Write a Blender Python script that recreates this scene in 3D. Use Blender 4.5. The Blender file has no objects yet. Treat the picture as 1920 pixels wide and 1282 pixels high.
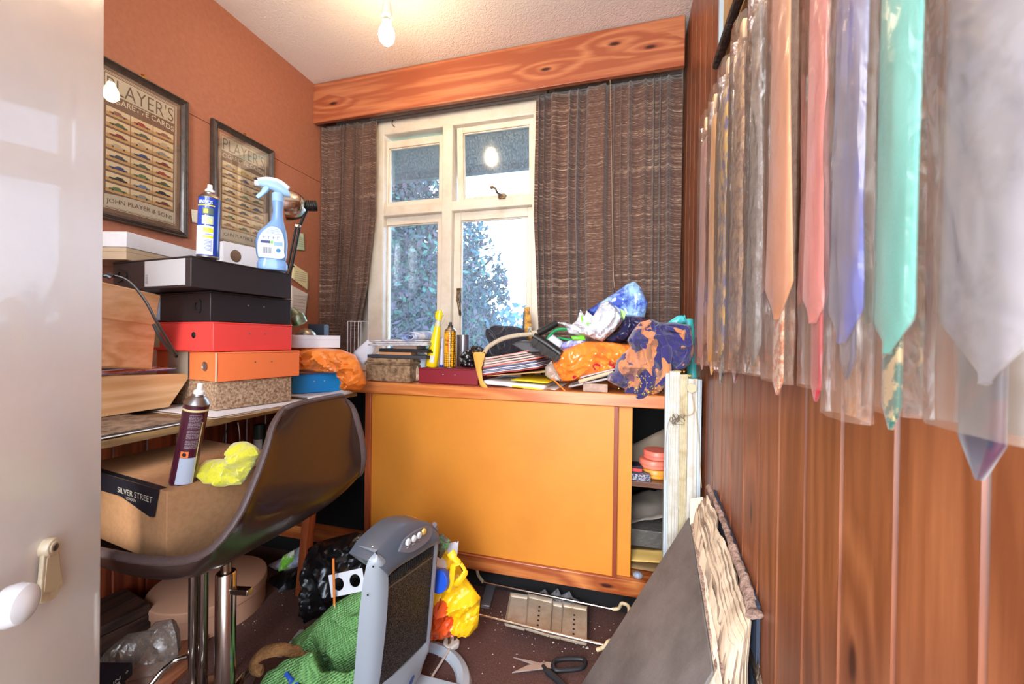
import bpy, bmesh, math, random
from mathutils import Vector, Matrix, noise
import mathutils
R = math.radians
rnd = random.Random(7)
SC = bpy.context.scene
C = SC.collection
EYE = .95                                   # camera height; the floor is z = 0

# ------------------------------------------------------------------ camera
F_PX = 749.54
YAW, PITCH, ROLL = 0.26656246, -0.00606245, 0.01265931
_cy, _sy = math.cos(YAW), math.sin(YAW)
FW = Vector((-_sy * math.cos(PITCH), _cy * math.cos(PITCH), math.sin(PITCH)))
_r0 = Vector((_cy, _sy, 0)); _u0 = _r0.cross(FW)
RT = _r0 * math.cos(ROLL) + _u0 * math.sin(ROLL)
UP = -_r0 * math.sin(ROLL) + _u0 * math.cos(ROLL)
cd = bpy.data.cameras.new('camera'); cam = bpy.data.objects.new('camera', cd); C.objects.link(cam)
cd.sensor_width = 36; cd.lens = F_PX / 1920 * 36; cd.clip_start = .01
cam.matrix_world = Matrix(((RT.x, UP.x, -FW.x, 0), (RT.y, UP.y, -FW.y, 0), (RT.z, UP.z, -FW.z, EYE), (0, 0, 0, 1)))
cd.dof.use_dof = True; cd.dof.focus_distance = 1.25; cd.dof.aperture_fstop = 9
SC.camera = cam

# ------------------------------------------------------------------ world, lights, exposure
SC.view_settings.view_transform = 'Standard'; SC.view_settings.look = 'None'
SC.view_settings.gamma = 1; SC.view_settings.use_curve_mapping = False
SC.view_settings.exposure = 0.68
w = bpy.data.worlds.new('sky'); SC.world = w; w.use_nodes = True
nt = w.node_tree; bg = nt.nodes['Background']
tc = nt.nodes.new('ShaderNodeTexCoord'); sx = nt.nodes.new('ShaderNodeSeparateXYZ'); cr = nt.nodes.new('ShaderNodeValToRGB')
nt.links.new(tc.outputs['Generated'], sx.inputs[0]); nt.links.new(sx.outputs['Z'], cr.inputs[0])
cr.color_ramp.elements[0].color = (.84, .92, 1, 1); cr.color_ramp.elements[1].color = (.45, .65, 1, 1)
cr.color_ramp.elements[0].position = 0.0; cr.color_ramp.elements[1].position = .8
nt.links.new(cr.outputs[0], bg.inputs[0]); bg.inputs[1].default_value = 6.5

def area(name, loc, target, sx_, sy_, power, col):
    l = bpy.data.lights.new(name, 'AREA'); l.shape = 'RECTANGLE'; l.size = sx_; l.size_y = sy_
    l.energy = power; l.color = col
    o = bpy.data.objects.new(name, l); C.objects.link(o); o.location = loc
    o.rotation_euler = (Vector(target) - Vector(loc)).to_track_quat('-Z', 'Y').to_euler()
    return o
area('fill_light', (-.4, -1.5, 1.7), (-.6, 1.4, 1.3), 1.0, 1.2, 58, (1, .965, .92))  # added fill behind the camera, stands for no known lamp
area('high_fill_light', (-.5, -1.0, 2.2), (-.5, .9, 0.9), .9, .5, 10, (1, .95, .88))  # second added fill, higher up behind the camera

# ------------------------------------------------------------------ materials
def lin(c):
    if isinstance(c, str):
        c = tuple(int(c[i:i + 2], 16) / 255 for i in (0, 2, 4))
    return tuple((x / 12.92 if x <= .04045 else ((x + .055) / 1.055) ** 2.4) for x in c) + (1,)
_mc = {}
def nodes(m):
    m.use_nodes = True; return m.node_tree, m.node_tree.nodes['Principled BSDF']
def N(t, typ, **k):
    n = t.nodes.new(typ)
    for a, b in k.items():
        if isinstance(a, str) and a.startswith('i_'):
            n.inputs[a[2:].replace('_', ' ')].default_value = b
        else: setattr(n, a, b)
    return n
def coords(t, scale=(1, 1, 1), rot=(0, 0, 0)):
    a = N(t, 'ShaderNodeTexCoord'); b = N(t, 'ShaderNodeMapping'); b.inputs['Scale'].default_value = scale; b.inputs['Rotation'].default_value = rot
    t.links.new(a.outputs['Object'], b.inputs[0]); return b.outputs[0]
def ramp(t, src, stops):
    r = N(t, 'ShaderNodeValToRGB'); e = r.color_ramp.elements
    while len(e) < len(stops): e.new(.5)
    for k, (p, c) in enumerate(stops): e[k].position = p; e[k].color = lin(c) if not isinstance(c, float) else (c, c, c, 1)
    t.links.new(src, r.inputs[0]); return r.outputs[0]
def M(name, col, rough=.5, metal=0, var=None, bump=None, coat=0, spec=.5, sheen=0, alpha=1, crinkle=None, trans=0, sub=0, emit=None):
    if name in _mc: return _mc[name]
    m = bpy.data.materials.new(name); t, b = nodes(m); _mc[name] = m
    b.inputs['Base Color'].default_value = lin(col); b.inputs['Roughness'].default_value = rough
    b.inputs['Metallic'].default_value = metal; b.inputs['Coat Weight'].default_value = coat
    b.inputs['Specular IOR Level'].default_value = spec; b.inputs['Sheen Weight'].default_value = sheen
    b.inputs['Alpha'].default_value = alpha; b.inputs['Transmission Weight'].default_value = trans
    if emit: b.inputs['Emission Color'].default_value = lin(emit[0]); b.inputs['Emission Strength'].default_value = emit[1]
    if var:                                    # (scale, second colour, low, high[, xyz stretch])
        co = coords(t, var[4] if len(var) > 4 else (1, 1, 1))
        n = N(t, 'ShaderNodeTexNoise', i_Scale=var[0], i_Detail=6.0, i_Roughness=.65); t.links.new(co, n.inputs['Vector'])
        t.links.new(ramp(t, n.outputs[0], [(var[2], col), (var[3], var[1])]), b.inputs['Base Color'])
    if bump or crinkle:
        co = coords(t)
        if crinkle:                            # film or paper crumpled into facets
            nn = N(t, 'ShaderNodeTexNoise', i_Scale=crinkle[0] * .5, i_Detail=2.0); t.links.new(co, nn.inputs['Vector'])
            mx = N(t, 'ShaderNodeMixRGB'); mx.inputs[0].default_value = .12; t.links.new(co, mx.inputs[1]); t.links.new(nn.outputs[1], mx.inputs[2])
            n = N(t, 'ShaderNodeTexVoronoi', feature='SMOOTH_F1', i_Scale=crinkle[0]); t.links.new(mx.outputs[0], n.inputs['Vector']); s = crinkle[1]; out = n.outputs[0]
        else:
            n = N(t, 'ShaderNodeTexNoise', i_Scale=bump[0], i_Detail=4.0); t.links.new(co, n.inputs['Vector']); s = bump[1]; out = n.outputs[0]
        bp = N(t, 'ShaderNodeBump', i_Strength=s, i_Distance=.01 if not crinkle else .03); t.links.new(out, bp.inputs['Height']); t.links.new(bp.outputs[0], b.inputs['Normal'])
    return m
def wood(name, c1, c2, grain='Z', rough=.35, coat=.3, scale=1.0, knots=True, boards=None, plain=1.0):
    """c1 pale, c2 dark grain; boards = (axis, pitch, phase) gives every board its own grain and tone"""
    if name in _mc: return _mc[name]
    m = bpy.data.materials.new(name); t, b = nodes(m); _mc[name] = m
    L = t.links.new
    tcn = N(t, 'ShaderNodeTexCoord'); src = tcn.outputs['Object']; tone = None
    if boards:
        ax, pitch, ph = boards
        sp = N(t, 'ShaderNodeSeparateXYZ'); L(src, sp.inputs[0])
        ma = N(t, 'ShaderNodeMath', operation='ADD'); ma.inputs[1].default_value = ph; L(sp.outputs[ax], ma.inputs[0])
        md = N(t, 'ShaderNodeMath', operation='DIVIDE'); md.inputs[1].default_value = pitch; L(ma.outputs[0], md.inputs[0])
        fl = N(t, 'ShaderNodeMath', operation='FLOOR'); L(md.outputs[0], fl.inputs[0])
        wn = N(t, 'ShaderNodeTexWhiteNoise', noise_dimensions='1D'); L(fl.outputs[0], wn.inputs['W']); tone = wn
        vm = N(t, 'ShaderNodeVectorMath', operation='MULTIPLY_ADD'); L(wn.outputs['Color'], vm.inputs[0]); vm.inputs[1].default_value = (3, 3, 3); L(src, vm.inputs[2]); src = vm.outputs[0]
    st = {'X': (.07, 1, 1), 'Y': (1, .07, 1), 'Z': (1, 1, .07)}[grain]
    mp = N(t, 'ShaderNodeMapping'); mp.inputs['Scale'].default_value = [s * scale for s in st]; L(src, mp.inputs[0])
    if knots:                                  # knots are laid out in the plane of the board face
        s3 = N(t, 'ShaderNodeSeparateXYZ'); L(src, s3.inputs[0]); c3 = N(t, 'ShaderNodeCombineXYZ')
        ga, cr_ = {'X': ('X', 'Z'), 'Y': ('Y', 'Z'), 'Z': ('Z', 'Y')}[grain]
        for k_, (ax_, f_) in enumerate(((ga, 2.6), (cr_, 8.0))):
            q_ = N(t, 'ShaderNodeMath', operation='MULTIPLY'); q_.inputs[1].default_value = f_; L(s3.outputs[ax_], q_.inputs[0]); L(q_.outputs[0], c3.inputs[k_])
        vo = N(t, 'ShaderNodeTexVoronoi', i_Scale=1.0, voronoi_dimensions='2D'); L(c3.outputs[0], vo.inputs['Vector'])
        ramp_in = N(t, 'ShaderNodeMapRange'); ramp_in.inputs[1].default_value = .0; ramp_in.inputs[2].default_value = .45; ramp_in.inputs[3].default_value = 1.5; ramp_in.inputs[4].default_value = 0
        sc3 = N(t, 'ShaderNodeSeparateXYZ'); L(vo.outputs['Color'], sc3.inputs[0]); gate = N(t, 'ShaderNodeMath', operation='LESS_THAN'); gate.inputs[1].default_value = .6; L(sc3.outputs[0], gate.inputs[0])
        gi = N(t, 'ShaderNodeMath', operation='SUBTRACT'); gi.inputs[0].default_value = 1; L(gate.outputs[0], gi.inputs[1]); gm_ = N(t, 'ShaderNodeMath', operation='MULTIPLY'); L(ramp_in.outputs[0], gm_.inputs[0]); L(gi.outputs[0], gm_.inputs[1])
    n1 = N(t, 'ShaderNodeTexNoise', i_Scale=7.0, i_Detail=2.0); L(mp.outputs[0], n1.inputs['Vector'])
    mu = N(t, 'ShaderNodeMath', operation='MULTIPLY'); mu.inputs[1].default_value = 9.0; L(n1.outputs[0], mu.inputs[0])
    if knots: m2 = N(t, 'ShaderNodeMath', operation='ADD'); L(mu.outputs[0], m2.inputs[0]); L(gm_.outputs[0], m2.inputs[1]); mu = m2
    fr = N(t, 'ShaderNodeMath', operation='PINGPONG'); fr.inputs[1].default_value = .5; L(mu.outputs[0], fr.inputs[0])
    n2 = N(t, 'ShaderNodeTexNoise', i_Scale=90.0, i_Detail=5.0); L(mp.outputs[0], n2.inputs['Vector'])
    ad = N(t, 'ShaderNodeMath', operation='MULTIPLY_ADD'); L(fr.outputs[0], ad.inputs[0]); ad.inputs[1].default_value = 1.1 * plain; L(n2.outputs[0], ad.inputs[2])
    colr = ramp(t, ad.outputs[0], [(.38, c1), (1.3, c2)])
    if tone:
        hv = N(t, 'ShaderNodeHueSaturation'); L(colr, hv.inputs['Color'])
        mr = N(t, 'ShaderNodeMapRange'); L(tone.outputs[0], mr.inputs[0]); mr.inputs[3].default_value = .8; mr.inputs[4].default_value = 1.15; L(mr.outputs[0], hv.inputs['Value']); colr = hv.outputs[0]
    if knots:
        L(vo.outputs['Distance'], ramp_in.inputs[0]); kf0 = ramp(t, vo.outputs['Distance'], [(.035, 0.0), (.085, 1.0)]); kx_ = N(t, 'ShaderNodeMath', operation='MAXIMUM'); L(kf0, kx_.inputs[0]); L(gate.outputs[0], kx_.inputs[1]); kf = kx_.outputs[0]
        mx = N(t, 'ShaderNodeMixRGB', blend_type='MIX'); L(kf, mx.inputs[0]); mx.inputs[1].default_value = lin('3a1208'); L(colr, mx.inputs[2]); colr = mx.outputs[0]
    L(colr, b.inputs['Base Color']); b.inputs['Roughness'].default_value = rough; b.inputs['Coat Weight'].default_value = coat; b.inputs['Coat Roughness'].default_value = .25
    bp = N(t, 'ShaderNodeBump', i_Strength=.12, i_Distance=.004); L(n2.outputs[0], bp.inputs['Height']); L(bp.outputs[0], b.inputs['Normal'])
    return m
def film(name, col, haze=.35, rough=.25, tint=None, crinkle=(60, .5), gloss=1):
    """thin clear or cloudy plastic: see-through with a milky share and a gloss"""
    if name in _mc: return _mc[name]
    m = bpy.data.materials.new(name); m.use_nodes = True; t = m.node_tree; _mc[name] = m
    t.nodes.remove(t.nodes['Principled BSDF']); out = t.nodes['Material Output']; L = t.links.new
    tr = N(t, 'ShaderNodeBsdfTransparent'); tr.inputs[0].default_value = lin(tint or 'ffffff')
    df = N(t, 'ShaderNodeBsdfDiffuse'); df.inputs[0].default_value = lin(col)
    tl = N(t, 'ShaderNodeBsdfTranslucent'); tl.inputs[0].default_value = lin(col)
    gl = N(t, 'ShaderNodeBsdfGlossy', i_Roughness=rough)
    co = coords(t)
    if crinkle:
        n = N(t, 'ShaderNodeTexNoise', i_Scale=crinkle[0], i_Detail=3.0, i_Distortion=1.0); L(co, n.inputs['Vector'])
        bp = N(t, 'ShaderNodeBump', i_Strength=crinkle[1], i_Distance=.01); L(n.outputs[0], bp.inputs['Height']); L(bp.outputs[0], gl.inputs['Normal']); L(bp.outputs[0], df.inputs['Normal'])
    a = N(t, 'ShaderNodeMixShader'); a.inputs[0].default_value = .4; L(df.outputs[0], a.inputs[1]); L(tl.outputs[0], a.inputs[2])
    b = N(t, 'ShaderNodeMixShader'); b.inputs[0].default_value = haze; L(tr.outputs[0], b.inputs[1]); L(a.outputs[0], b.inputs[2])
    fr = N(t, 'ShaderNodeFresnel', i_IOR=1.45)
    if crinkle: L(bp.outputs[0], fr.inputs['Normal'])
    if gloss != 1:
        g = N(t, 'ShaderNodeMath', operation='MULTIPLY'); g.inputs[1].default_value = gloss; L(fr.outputs[0], g.inputs[0]); fo = g.outputs[0]
    else: fo = fr.outputs[0]
    c = N(t, 'ShaderNodeMixShader'); L(fo, c.inputs[0]); L(b.outputs[0], c.inputs[1]); L(gl.outputs[0], c.inputs[2])
    L(c.outputs[0], out.inputs['Surface']); return m

# ------------------------------------------------------------------ geometry helpers
def P(x, y, Y=None, X=None, Z=None):
    """the point of the room seen at a photograph pixel on a known plane (Z is height above the floor)"""
    d = RT * ((x - 960) / F_PX) - UP * ((y - 641) / F_PX) + FW
    k = Y / d.y if Y is not None else X / d.x if X is not None else (Z - EYE) / d.z
    return Vector((d.x * k, d.y * k, d.z * k + EYE))
def BM(): return bmesh.new()
def box(bm, a, b, mi=0):
    """axis-aligned box between corners a and b"""
    x0, x1 = sorted((a[0], b[0])); y0, y1 = sorted((a[1], b[1])); z0, z1 = sorted((a[2], b[2]))
    return hexa(bm, [(x0, y0, z0), (x1, y0, z0), (x1, y1, z0), (x0, y1, z0)], [(x0, y0, z1), (x1, y0, z1), (x1, y1, z1), (x0, y1, z1)], mi)
def hexa(bm, lo, hi, mi=0):
    n = len(lo); vl = [bm.verts.new(p) for p in lo]; vh = [bm.verts.new(p) for p in hi]
    fs = [bm.faces.new(vl[::-1]), bm.faces.new(vh)] + [bm.faces.new((vl[i], vl[(i + 1) % n], vh[(i + 1) % n], vh[i])) for i in range(n)]
    for f in fs: f.material_index = mi
    return vl + vh
def obox(bm, corner, u, v, w_, mi=0):
    """box from a corner and three edge vectors"""
    c, u, v, w_ = map(Vector, (corner, u, v, w_))
    return hexa(bm, [c, c + u, c + u + v, c + v], [p + w_ for p in (c, c + u, c + u + v, c + v)], mi)
def extr(bm, pts, vec, mi=0):
    vec = Vector(vec); return hexa(bm, [Vector(p) for p in pts], [Vector(p) + vec for p in pts], mi)
def lathe(bm, prof, seg=32, mat=None, mi=0, squash=1.0, cap=True):
    rings = []
    for r, z in prof:
        rings.append([bm.verts.new((r * math.cos(2 * math.pi * k / seg), r * squash * math.sin(2 * math.pi * k / seg), z)) for k in range(seg)])
    fs = []
    for a, b in zip(rings, rings[1:]):
        for k in range(seg): fs.append(bm.faces.new((a[k], a[(k + 1) % seg], b[(k + 1) % seg], b[k])))
    if cap: fs += [bm.faces.new(rings[0][::-1]), bm.faces.new(rings[-1])]
    for f in fs: f.material_index = mi
    vs = [v for r_ in rings for v in r_]
    if mat is not None: bmesh.ops.transform(bm, matrix=mat, verts=vs)
    return vs
def spline(pts, n=8):
    pts = [Vector(p) for p in pts]; out = []
    q = [pts[0] * 2 - pts[1]] + pts + [pts[-1] * 2 - pts[-2]]
    for i in range(1, len(q) - 2):
        for k in range(n):
            t = k / n; a, b, c, d = q[i - 1:i + 3]
            out.append(.5 * ((2 * b) + (c - a) * t + (2 * a - 5 * b + 4 * c - d) * t * t + (3 * b - a - 3 * c + d) * t ** 3))
    out.append(pts[-1]); return out
def tube(bm, pts, r, seg=10, smooth=6, mi=0, flat=1.0, closed=False):
    if smooth: pts = spline(pts, smooth)
    pts = [Vector(p) for p in pts]; rings = []; up = None
    for i, p in enumerate(pts):
        d = (pts[min(i + 1, len(pts) - 1)] - pts[max(i - 1, 0)]).normalized()
        if up is None: up = d.orthogonal().normalized()
        up = (up - d * up.dot(d)).normalized(); s = d.cross(up)
        rr = r[i * (len(r) - 1) // (len(pts) - 1)] if isinstance(r, (list, tuple)) else r
        rings.append([bm.verts.new(p + up * rr * math.cos(a) + s * rr * flat * math.sin(a)) for a in [2 * math.pi * k / seg for k in range(seg)]])
    for a, b in zip(rings, rings[1:]):
        for k in range(seg): bm.faces.new((a[k], a[(k + 1) % seg], b[(k + 1) % seg], b[k])).material_index = mi
    bm.faces.new(rings[0][::-1]).material_index = mi; bm.faces.new(rings[-1]).material_index = mi
def rootloc(p):
    v = Vector((0, 0, 0))
    while p is not None: v += p.location; p = p.parent
    return v
def O(name, bm, m, parent=None, local=False, smooth=True, bev=0, sol=0, sub=0, label=None, kind=None, seg=2):
    me = bpy.data.meshes.new(name)
    bmesh.ops.recalc_face_normals(bm, faces=bm.faces[:])
    loc = Vector((0, 0, 0))
    if not local:
        if parent is not None: off = rootloc(parent)
        else:
            vs = [v.co for v in bm.verts]
            off = Vector(((min(v.x for v in vs) + max(v.x for v in vs)) / 2, (min(v.y for v in vs) + max(v.y for v in vs)) / 2, min(v.z for v in vs)))
            loc = off
        bmesh.ops.translate(bm, vec=-off, verts=bm.verts[:])
    if smooth:
        for f in bm.faces: f.smooth = True
        for e in bm.edges:
            if len(e.link_faces) == 2 and e.calc_face_angle(0) > .6: e.smooth = False
    bm.to_mesh(me); bm.free()
    for x in (m if isinstance(m, (list, tuple)) else [m]): me.materials.append(x)
    o = bpy.data.objects.new(name, me); C.objects.link(o); o.location = loc
    if parent is not None: o.parent = parent
    if sol: d = o.modifiers.new('thickness', 'SOLIDIFY'); d.thickness = sol; d.offset = 0
    if bev: d = o.modifiers.new('bevel', 'BEVEL'); d.width = bev; d.segments = seg; d.limit_method = 'ANGLE'; d.angle_limit = .6
    if sub: d = o.modifiers.new('subdivision', 'SUBSURF'); d.levels = sub; d.render_levels = sub
    if label: o['label'] = label
    if kind: o['kind'] = kind
    return o
def tag(o, label, cat, group=None, kind=None):
    o['label'] = label; o['category'] = cat
    if group: o['group'] = group
    if kind: o['kind'] = kind
    return o
def thing(name, label, cat, loc, rot=(0, 0, 0), group=None):
    o = bpy.data.objects.new(name, None); C.objects.link(o); o.location = loc; o.rotation_euler = rot; o.empty_display_size = .05
    return tag(o, label, cat, group)
def struct(name, bm, m, **k): return O(name, bm, m, kind='structure', **k)
def ev_mesh(o):
    dg = bpy.context.evaluated_depsgraph_get(); me = bpy.data.meshes.new_from_object(o.evaluated_get(dg)); bpy.data.objects.remove(o); return me
def frame3(u, v): u = Vector(u).normalized(); v = Vector(v).normalized(); return u, v, u.cross(v).normalized()
def text(name, s, origin, u, v, m, parent, width=None, height=None, thick=.0004, bend=None, local=False, spacing=1.0, bold=0, arch=0):
    """lettering as a mesh; origin = its lower-left corner"""
    cu = bpy.data.curves.new('t', 'FONT'); cu.body = s; cu.size = 1; cu.space_character = spacing; cu.offset = bold; cu.resolution_u = 3
    o = bpy.data.objects.new('t', cu); C.objects.link(o); bpy.context.view_layer.update(); me = ev_mesh(o)
    xs = [p.co.x for p in me.vertices]; ys = [p.co.y for p in me.vertices]
    sx_ = (width / (max(xs) - min(xs))) if width else None; sy_ = (height / (max(ys) - min(ys))) if height else sx_
    sx_ = sx_ or sy_
    bm = BM(); bm.from_mesh(me); bpy.data.meshes.remove(me)
    u, v, n = frame3(u, v) if not bend else (None,) * 3; x0, y0 = min(xs), min(ys); o3 = Vector(origin)
    W = (max(xs) - min(xs)) * sx_
    for p in bm.verts:
        a = (p.co.x - x0) * sx_; b = (p.co.y - y0) * sy_
        if arch: b += arch * (1 - (2 * a / W - 1) ** 2)
        if bend: r, a0 = bend; th = a0 + a / r; p.co = Vector((math.cos(th) * r, math.sin(th) * r, b)) + o3
        else: p.co = o3 + u * a + v * b + n * thick
    return O(name, bm, m, parent, local=local, smooth=False)
def flat(name, loops, origin, u, v, thick, m, parent=None, bev=0, local=False, kind=None, label=None):
    """sheet with holes: loops of (u, v) points, extruded by thick along u x v"""
    cu = bpy.data.curves.new('f', 'CURVE'); cu.dimensions = '2D'; cu.fill_mode = 'BOTH'; cu.extrude = thick / 2
    for lp in loops:
        s = cu.splines.new('POLY'); s.points.add(len(lp) - 1); s.use_cyclic_u = True
        for k, (a, b) in enumerate(lp): s.points[k].co = (a, b, 0, 1)
    o = bpy.data.objects.new('f', cu); C.objects.link(o); bpy.context.view_layer.update(); me = ev_mesh(o)
    bm = BM(); bm.from_mesh(me); bpy.data.meshes.remove(me)
    bmesh.ops.remove_doubles(bm, verts=bm.verts[:], dist=1e-6)
    u, v, n = frame3(u, v); o3 = Vector(origin)
    for p in bm.verts: c = p.co.copy(); p.co = o3 + u * c.x + v * c.y + n * (c.z + thick / 2)
    return O(name, bm, m, parent, smooth=False, bev=bev, local=local, kind=kind, label=label)
def ell(cx, cy, a, b, n=24, rev=False): return [(cx + a * math.cos(2 * math.pi * k / n), cy + b * math.sin(2 * math.pi * k / n)) for k in range(n)]
def rect(x0, y0, x1, y1): return [(x0, y0), (x1, y0), (x1, y1), (x0, y1)]
def inside(p, poly):
    c = False; n = len(poly)
    for i in range(n):
        a, b = poly[i], poly[i - 1]
        if (a[1] > p[1]) != (b[1] > p[1]) and p[0] < (b[0] - a[0]) * (p[1] - a[1]) / (b[1] - a[1]) + a[0]: c = not c
    return c
def dist_poly(p, poly):
    m = 9
    for i in range(len(poly)):
        ax, ay = poly[i - 1]; bx, by = poly[i]; dx, dy = bx - ax, by - ay; L2 = dx * dx + dy * dy or 1e-9
        t = max(0, min(1, ((p[0] - ax) * dx + (p[1] - ay) * dy) / L2)); m = min(m, math.hypot(p[0] - ax - t * dx, p[1] - ay - t * dy))
    return m
def puff(px, Y, T, amp=.01, freq=14, step=.008, ridge=.6, seed=0, jag=.0, Yb=None, tilt=0):
    """a crumpled, stuffed body: silhouette points seen at depth Y, swelling T to the front and back, with folds.
    Returns a bmesh in room coordinates. tilt leans the body: metres of depth gained per metre of height."""
    pts = [P(x, y, Y=Y) for x, y in px]; poly = [(p.x, p.z) for p in pts]
    sm = []                                            # resample the outline
    for i in range(len(poly)):
        a, b = poly[i], poly[(i + 1) % len(poly)]; L_ = math.hypot(b[0] - a[0], b[1] - a[1]); k = max(1, int(L_ / step))
        for j in range(k):
            t = j / k; q = (a[0] + (b[0] - a[0]) * t, a[1] + (b[1] - a[1]) * t)
            nv = noise.noise_vector(Vector((q[0] * freq * 2.5, q[1] * freq * 2.5, seed))) * jag
            sm.append((q[0] + nv.x, q[1] + nv.y))
    xs = [p[0] for p in sm]; zs = [p[1] for p in sm]; x = min(xs); inner = []; Rm = 0
    r_ = random.Random(seed)
    row = 0
    z = min(zs)
    while z < max(zs):
        x = min(xs) + (row % 2) * step * .5
        while x < max(xs):
            q = (x + r_.uniform(-.2, .2) * step, z + r_.uniform(-.2, .2) * step)
            if inside(q, sm):
                d = dist_poly(q, sm)
                if d > step * .45: inner.append((q, d)); Rm = max(Rm, d)
            x += step
        z += step * .87; row += 1
    Rr = max(Rm * .9, 1e-4)
    allp = [(q, 0) for q in sm] + inner
    n = len(sm)
    res = mathutils.geometry.delaunay_2d_cdt([Vector(q) for q, _ in allp], [], [list(range(n))], 1, 1e-7)
    vs, _, fs = res[0], res[1], res[2]; ov = res[3]
    bm = BM(); zc = sum(zs) / len(zs); fr = []; bk = []
    for i, q in enumerate(vs):
        src = ov[i][0] if ov[i] else None; d = allp[src][1] if src is not None else dist_poly(q, sm)
        k = min(1, d / Rr); w_ = T * math.sqrt(max(0, 1 - (1 - k) ** 2))
        c = Vector((q[0] * freq, seed * 3.1, q[1] * freq))
        dist = noise.noise_vector(c * .7) * .8
        c = c + dist; f1 = noise.noise(c); rg = lambda s, o: max(0, 1 - 2.6 * abs(noise.noise(c * s + Vector((o, 1, 2))))) ** 1.6
        fold = ((1 - ridge) * f1 + ridge * (1.5 * rg(1.1, 5) + .9 * rg(2.3, 9) + .4 * rg(4.6, 3) - 1.0) + .12 * noise.noise(c * 6)) * amp * min(1, d / (step * 2))
        yy = Y + (q[1] - zc) * tilt
        edge = d < 1e-9
        a = bm.verts.new((q[0], yy - w_ - fold, q[1])); fr.append(a)
        bk.append(a if edge else bm.verts.new((q[0], yy + w_ * .8 - fold * .3, q[1])))
    for f in fs:
        try: bm.faces.new([fr[i] for i in f])
        except ValueError: pass
        try: bm.faces.new([bk[i] for i in reversed(f)])
        except ValueError: pass
    return bm
def sheet(corners, nx=10, ny=8, amp=.003, freq=20, seed=0, curl=0):
    """a limp sheet between four corners, softly buckled"""
    a, b, c, d = map(Vector, corners); n = (b - a).cross(d - a).normalized(); bm = BM(); g = []
    for j in range(ny + 1):
        row = []
        for i in range(nx + 1):
            s, t = i / nx, j / ny; p = a.lerp(b, s).lerp(d.lerp(c, s), t)
            h = noise.noise(Vector((p.x, p.y, p.z * .15)) * freq + Vector((seed, 0, 0))) * amp + curl * (s * s)
            row.append(bm.verts.new(p + n * h))
        g.append(row)
    for j in range(ny):
        for i in range(nx): bm.faces.new((g[j][i], g[j][i + 1], g[j + 1][i + 1], g[j + 1][i]))
    return bm
def Rz(a): return Matrix.Rotation(a, 4, 'Z')

# ------------------------------------------------------------------ palette
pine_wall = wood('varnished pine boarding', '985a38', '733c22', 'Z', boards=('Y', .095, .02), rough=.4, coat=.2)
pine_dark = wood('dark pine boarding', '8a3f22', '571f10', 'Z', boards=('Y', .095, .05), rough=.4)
pine_x = wood('pelmet pine', 'c27c52', '9c5234', 'X', scale=.9, coat=.3, plain=1.2)
pine_counter = wood('counter pine', 'd98746', 'b65c24', 'X', scale=1.2, knots=False)
pine_rail = wood('rail pine', 'c97c41', '944720', 'X', scale=1.0)
pine_post = wood('post pine', 'b05a30', '843a1c', 'Z', knots=False)
light_wood = wood('pale wood', 'e2bd92', 'c89a68', 'Y', knots=False, rough=.5, coat=.1)
peg_wood = wood('peg wood', 'ecc9a0', 'd8a878', 'Z', knots=False, rough=.5, coat=.1)
white_paint = M('aged cream gloss paint', 'e6dccb', .32, var=(9, 'cfc0a6', .45, .8), bump=(40, .06), coat=.25)
door_paint = M('door gloss paint', 'e6ddd2', .3, var=(3, 'ddd2c6', .4, .75), bump=(25, .08), coat=.3)
black = M('black plastic', '151414', .42)
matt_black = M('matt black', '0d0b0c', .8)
white_card = M('white card', 'cfcdd0', .6, var=(14, 'bfbcc0', .5, .8))
paper = M('white paper', 'dedcdc', .75, var=(30, 'c4c0be', .5, .8))
cream_paper = M('aged paper', 'd9c3a5', .85, var=(22, '9d8469', .45, .75), bump=(120, .5))
chrome = M('chrome', 'c9c2b8', .16, 1)
steel = M('brushed steel', 'a9a39b', .35, 1, var=(40, '8d877f', .4, .7))
grey_hair = M('dust', 'bdb6ad', .9)
hall_paint = M('hall wall paint', 'd9cfc2', .7)

# ------------------------------------------------------------------ room shell
XL, XR, YB, YF, ZC = -1.57, .25, 1.92, -.2, EYE + 1.325
DESK_Z, CT_Z = EYE - .212, EYE - .174
CF = 1.36                                    # front of the built-in cupboard
bm = BM(); box(bm, (XL - .1, -1.6, -.06), (XR + .8, YB + .1, 0))
carpet = M('brown carpet', '6a453b', .95, var=(220, '47291f', .35, .7), bump=(420, .6))
struct('floor', bm, carpet, smooth=False)
m = bpy.data.materials.new('textured ceiling'); t, b = nodes(m); _mc['ceil'] = m
b.inputs['Base Color'].default_value = lin('ece3dc'); b.inputs['Roughness'].default_value = .85
co = coords(t); n = N(t, 'ShaderNodeTexNoise', i_Scale=95.0, i_Detail=3.0, i_Distortion=1.2); t.links.new(co, n.inputs['Vector'])
bp = N(t, 'ShaderNodeBump', i_Strength=.8, i_Distance=.006); t.links.new(n.outputs[0], bp.inputs['Height']); t.links.new(bp.outputs[0], b.inputs['Normal'])
bm = BM(); box(bm, (XL - .1, YF - .1, ZC), (XR + .1, YB + .1, ZC + .08)); struct('ceiling', bm, m, smooth=False)
hard = M('hardboard', 'a56a50', .62, var=(60, '9b6048', .35, .72), bump=(150, .12), spec=.35)
SEAM = EYE + .83
bm = BM(); box(bm, (XL - .1, YF, DESK_Z), (XL, YB, SEAM - .0015)); box(bm, (XL - .1, YF, SEAM + .0015), (XL + .0005, YB, ZC)); box(bm, (XL - .1, YF, SEAM - .0015), (XL - .004, YB, SEAM + .0015))
struct('wall_left', bm, hard, smooth=False)
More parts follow.
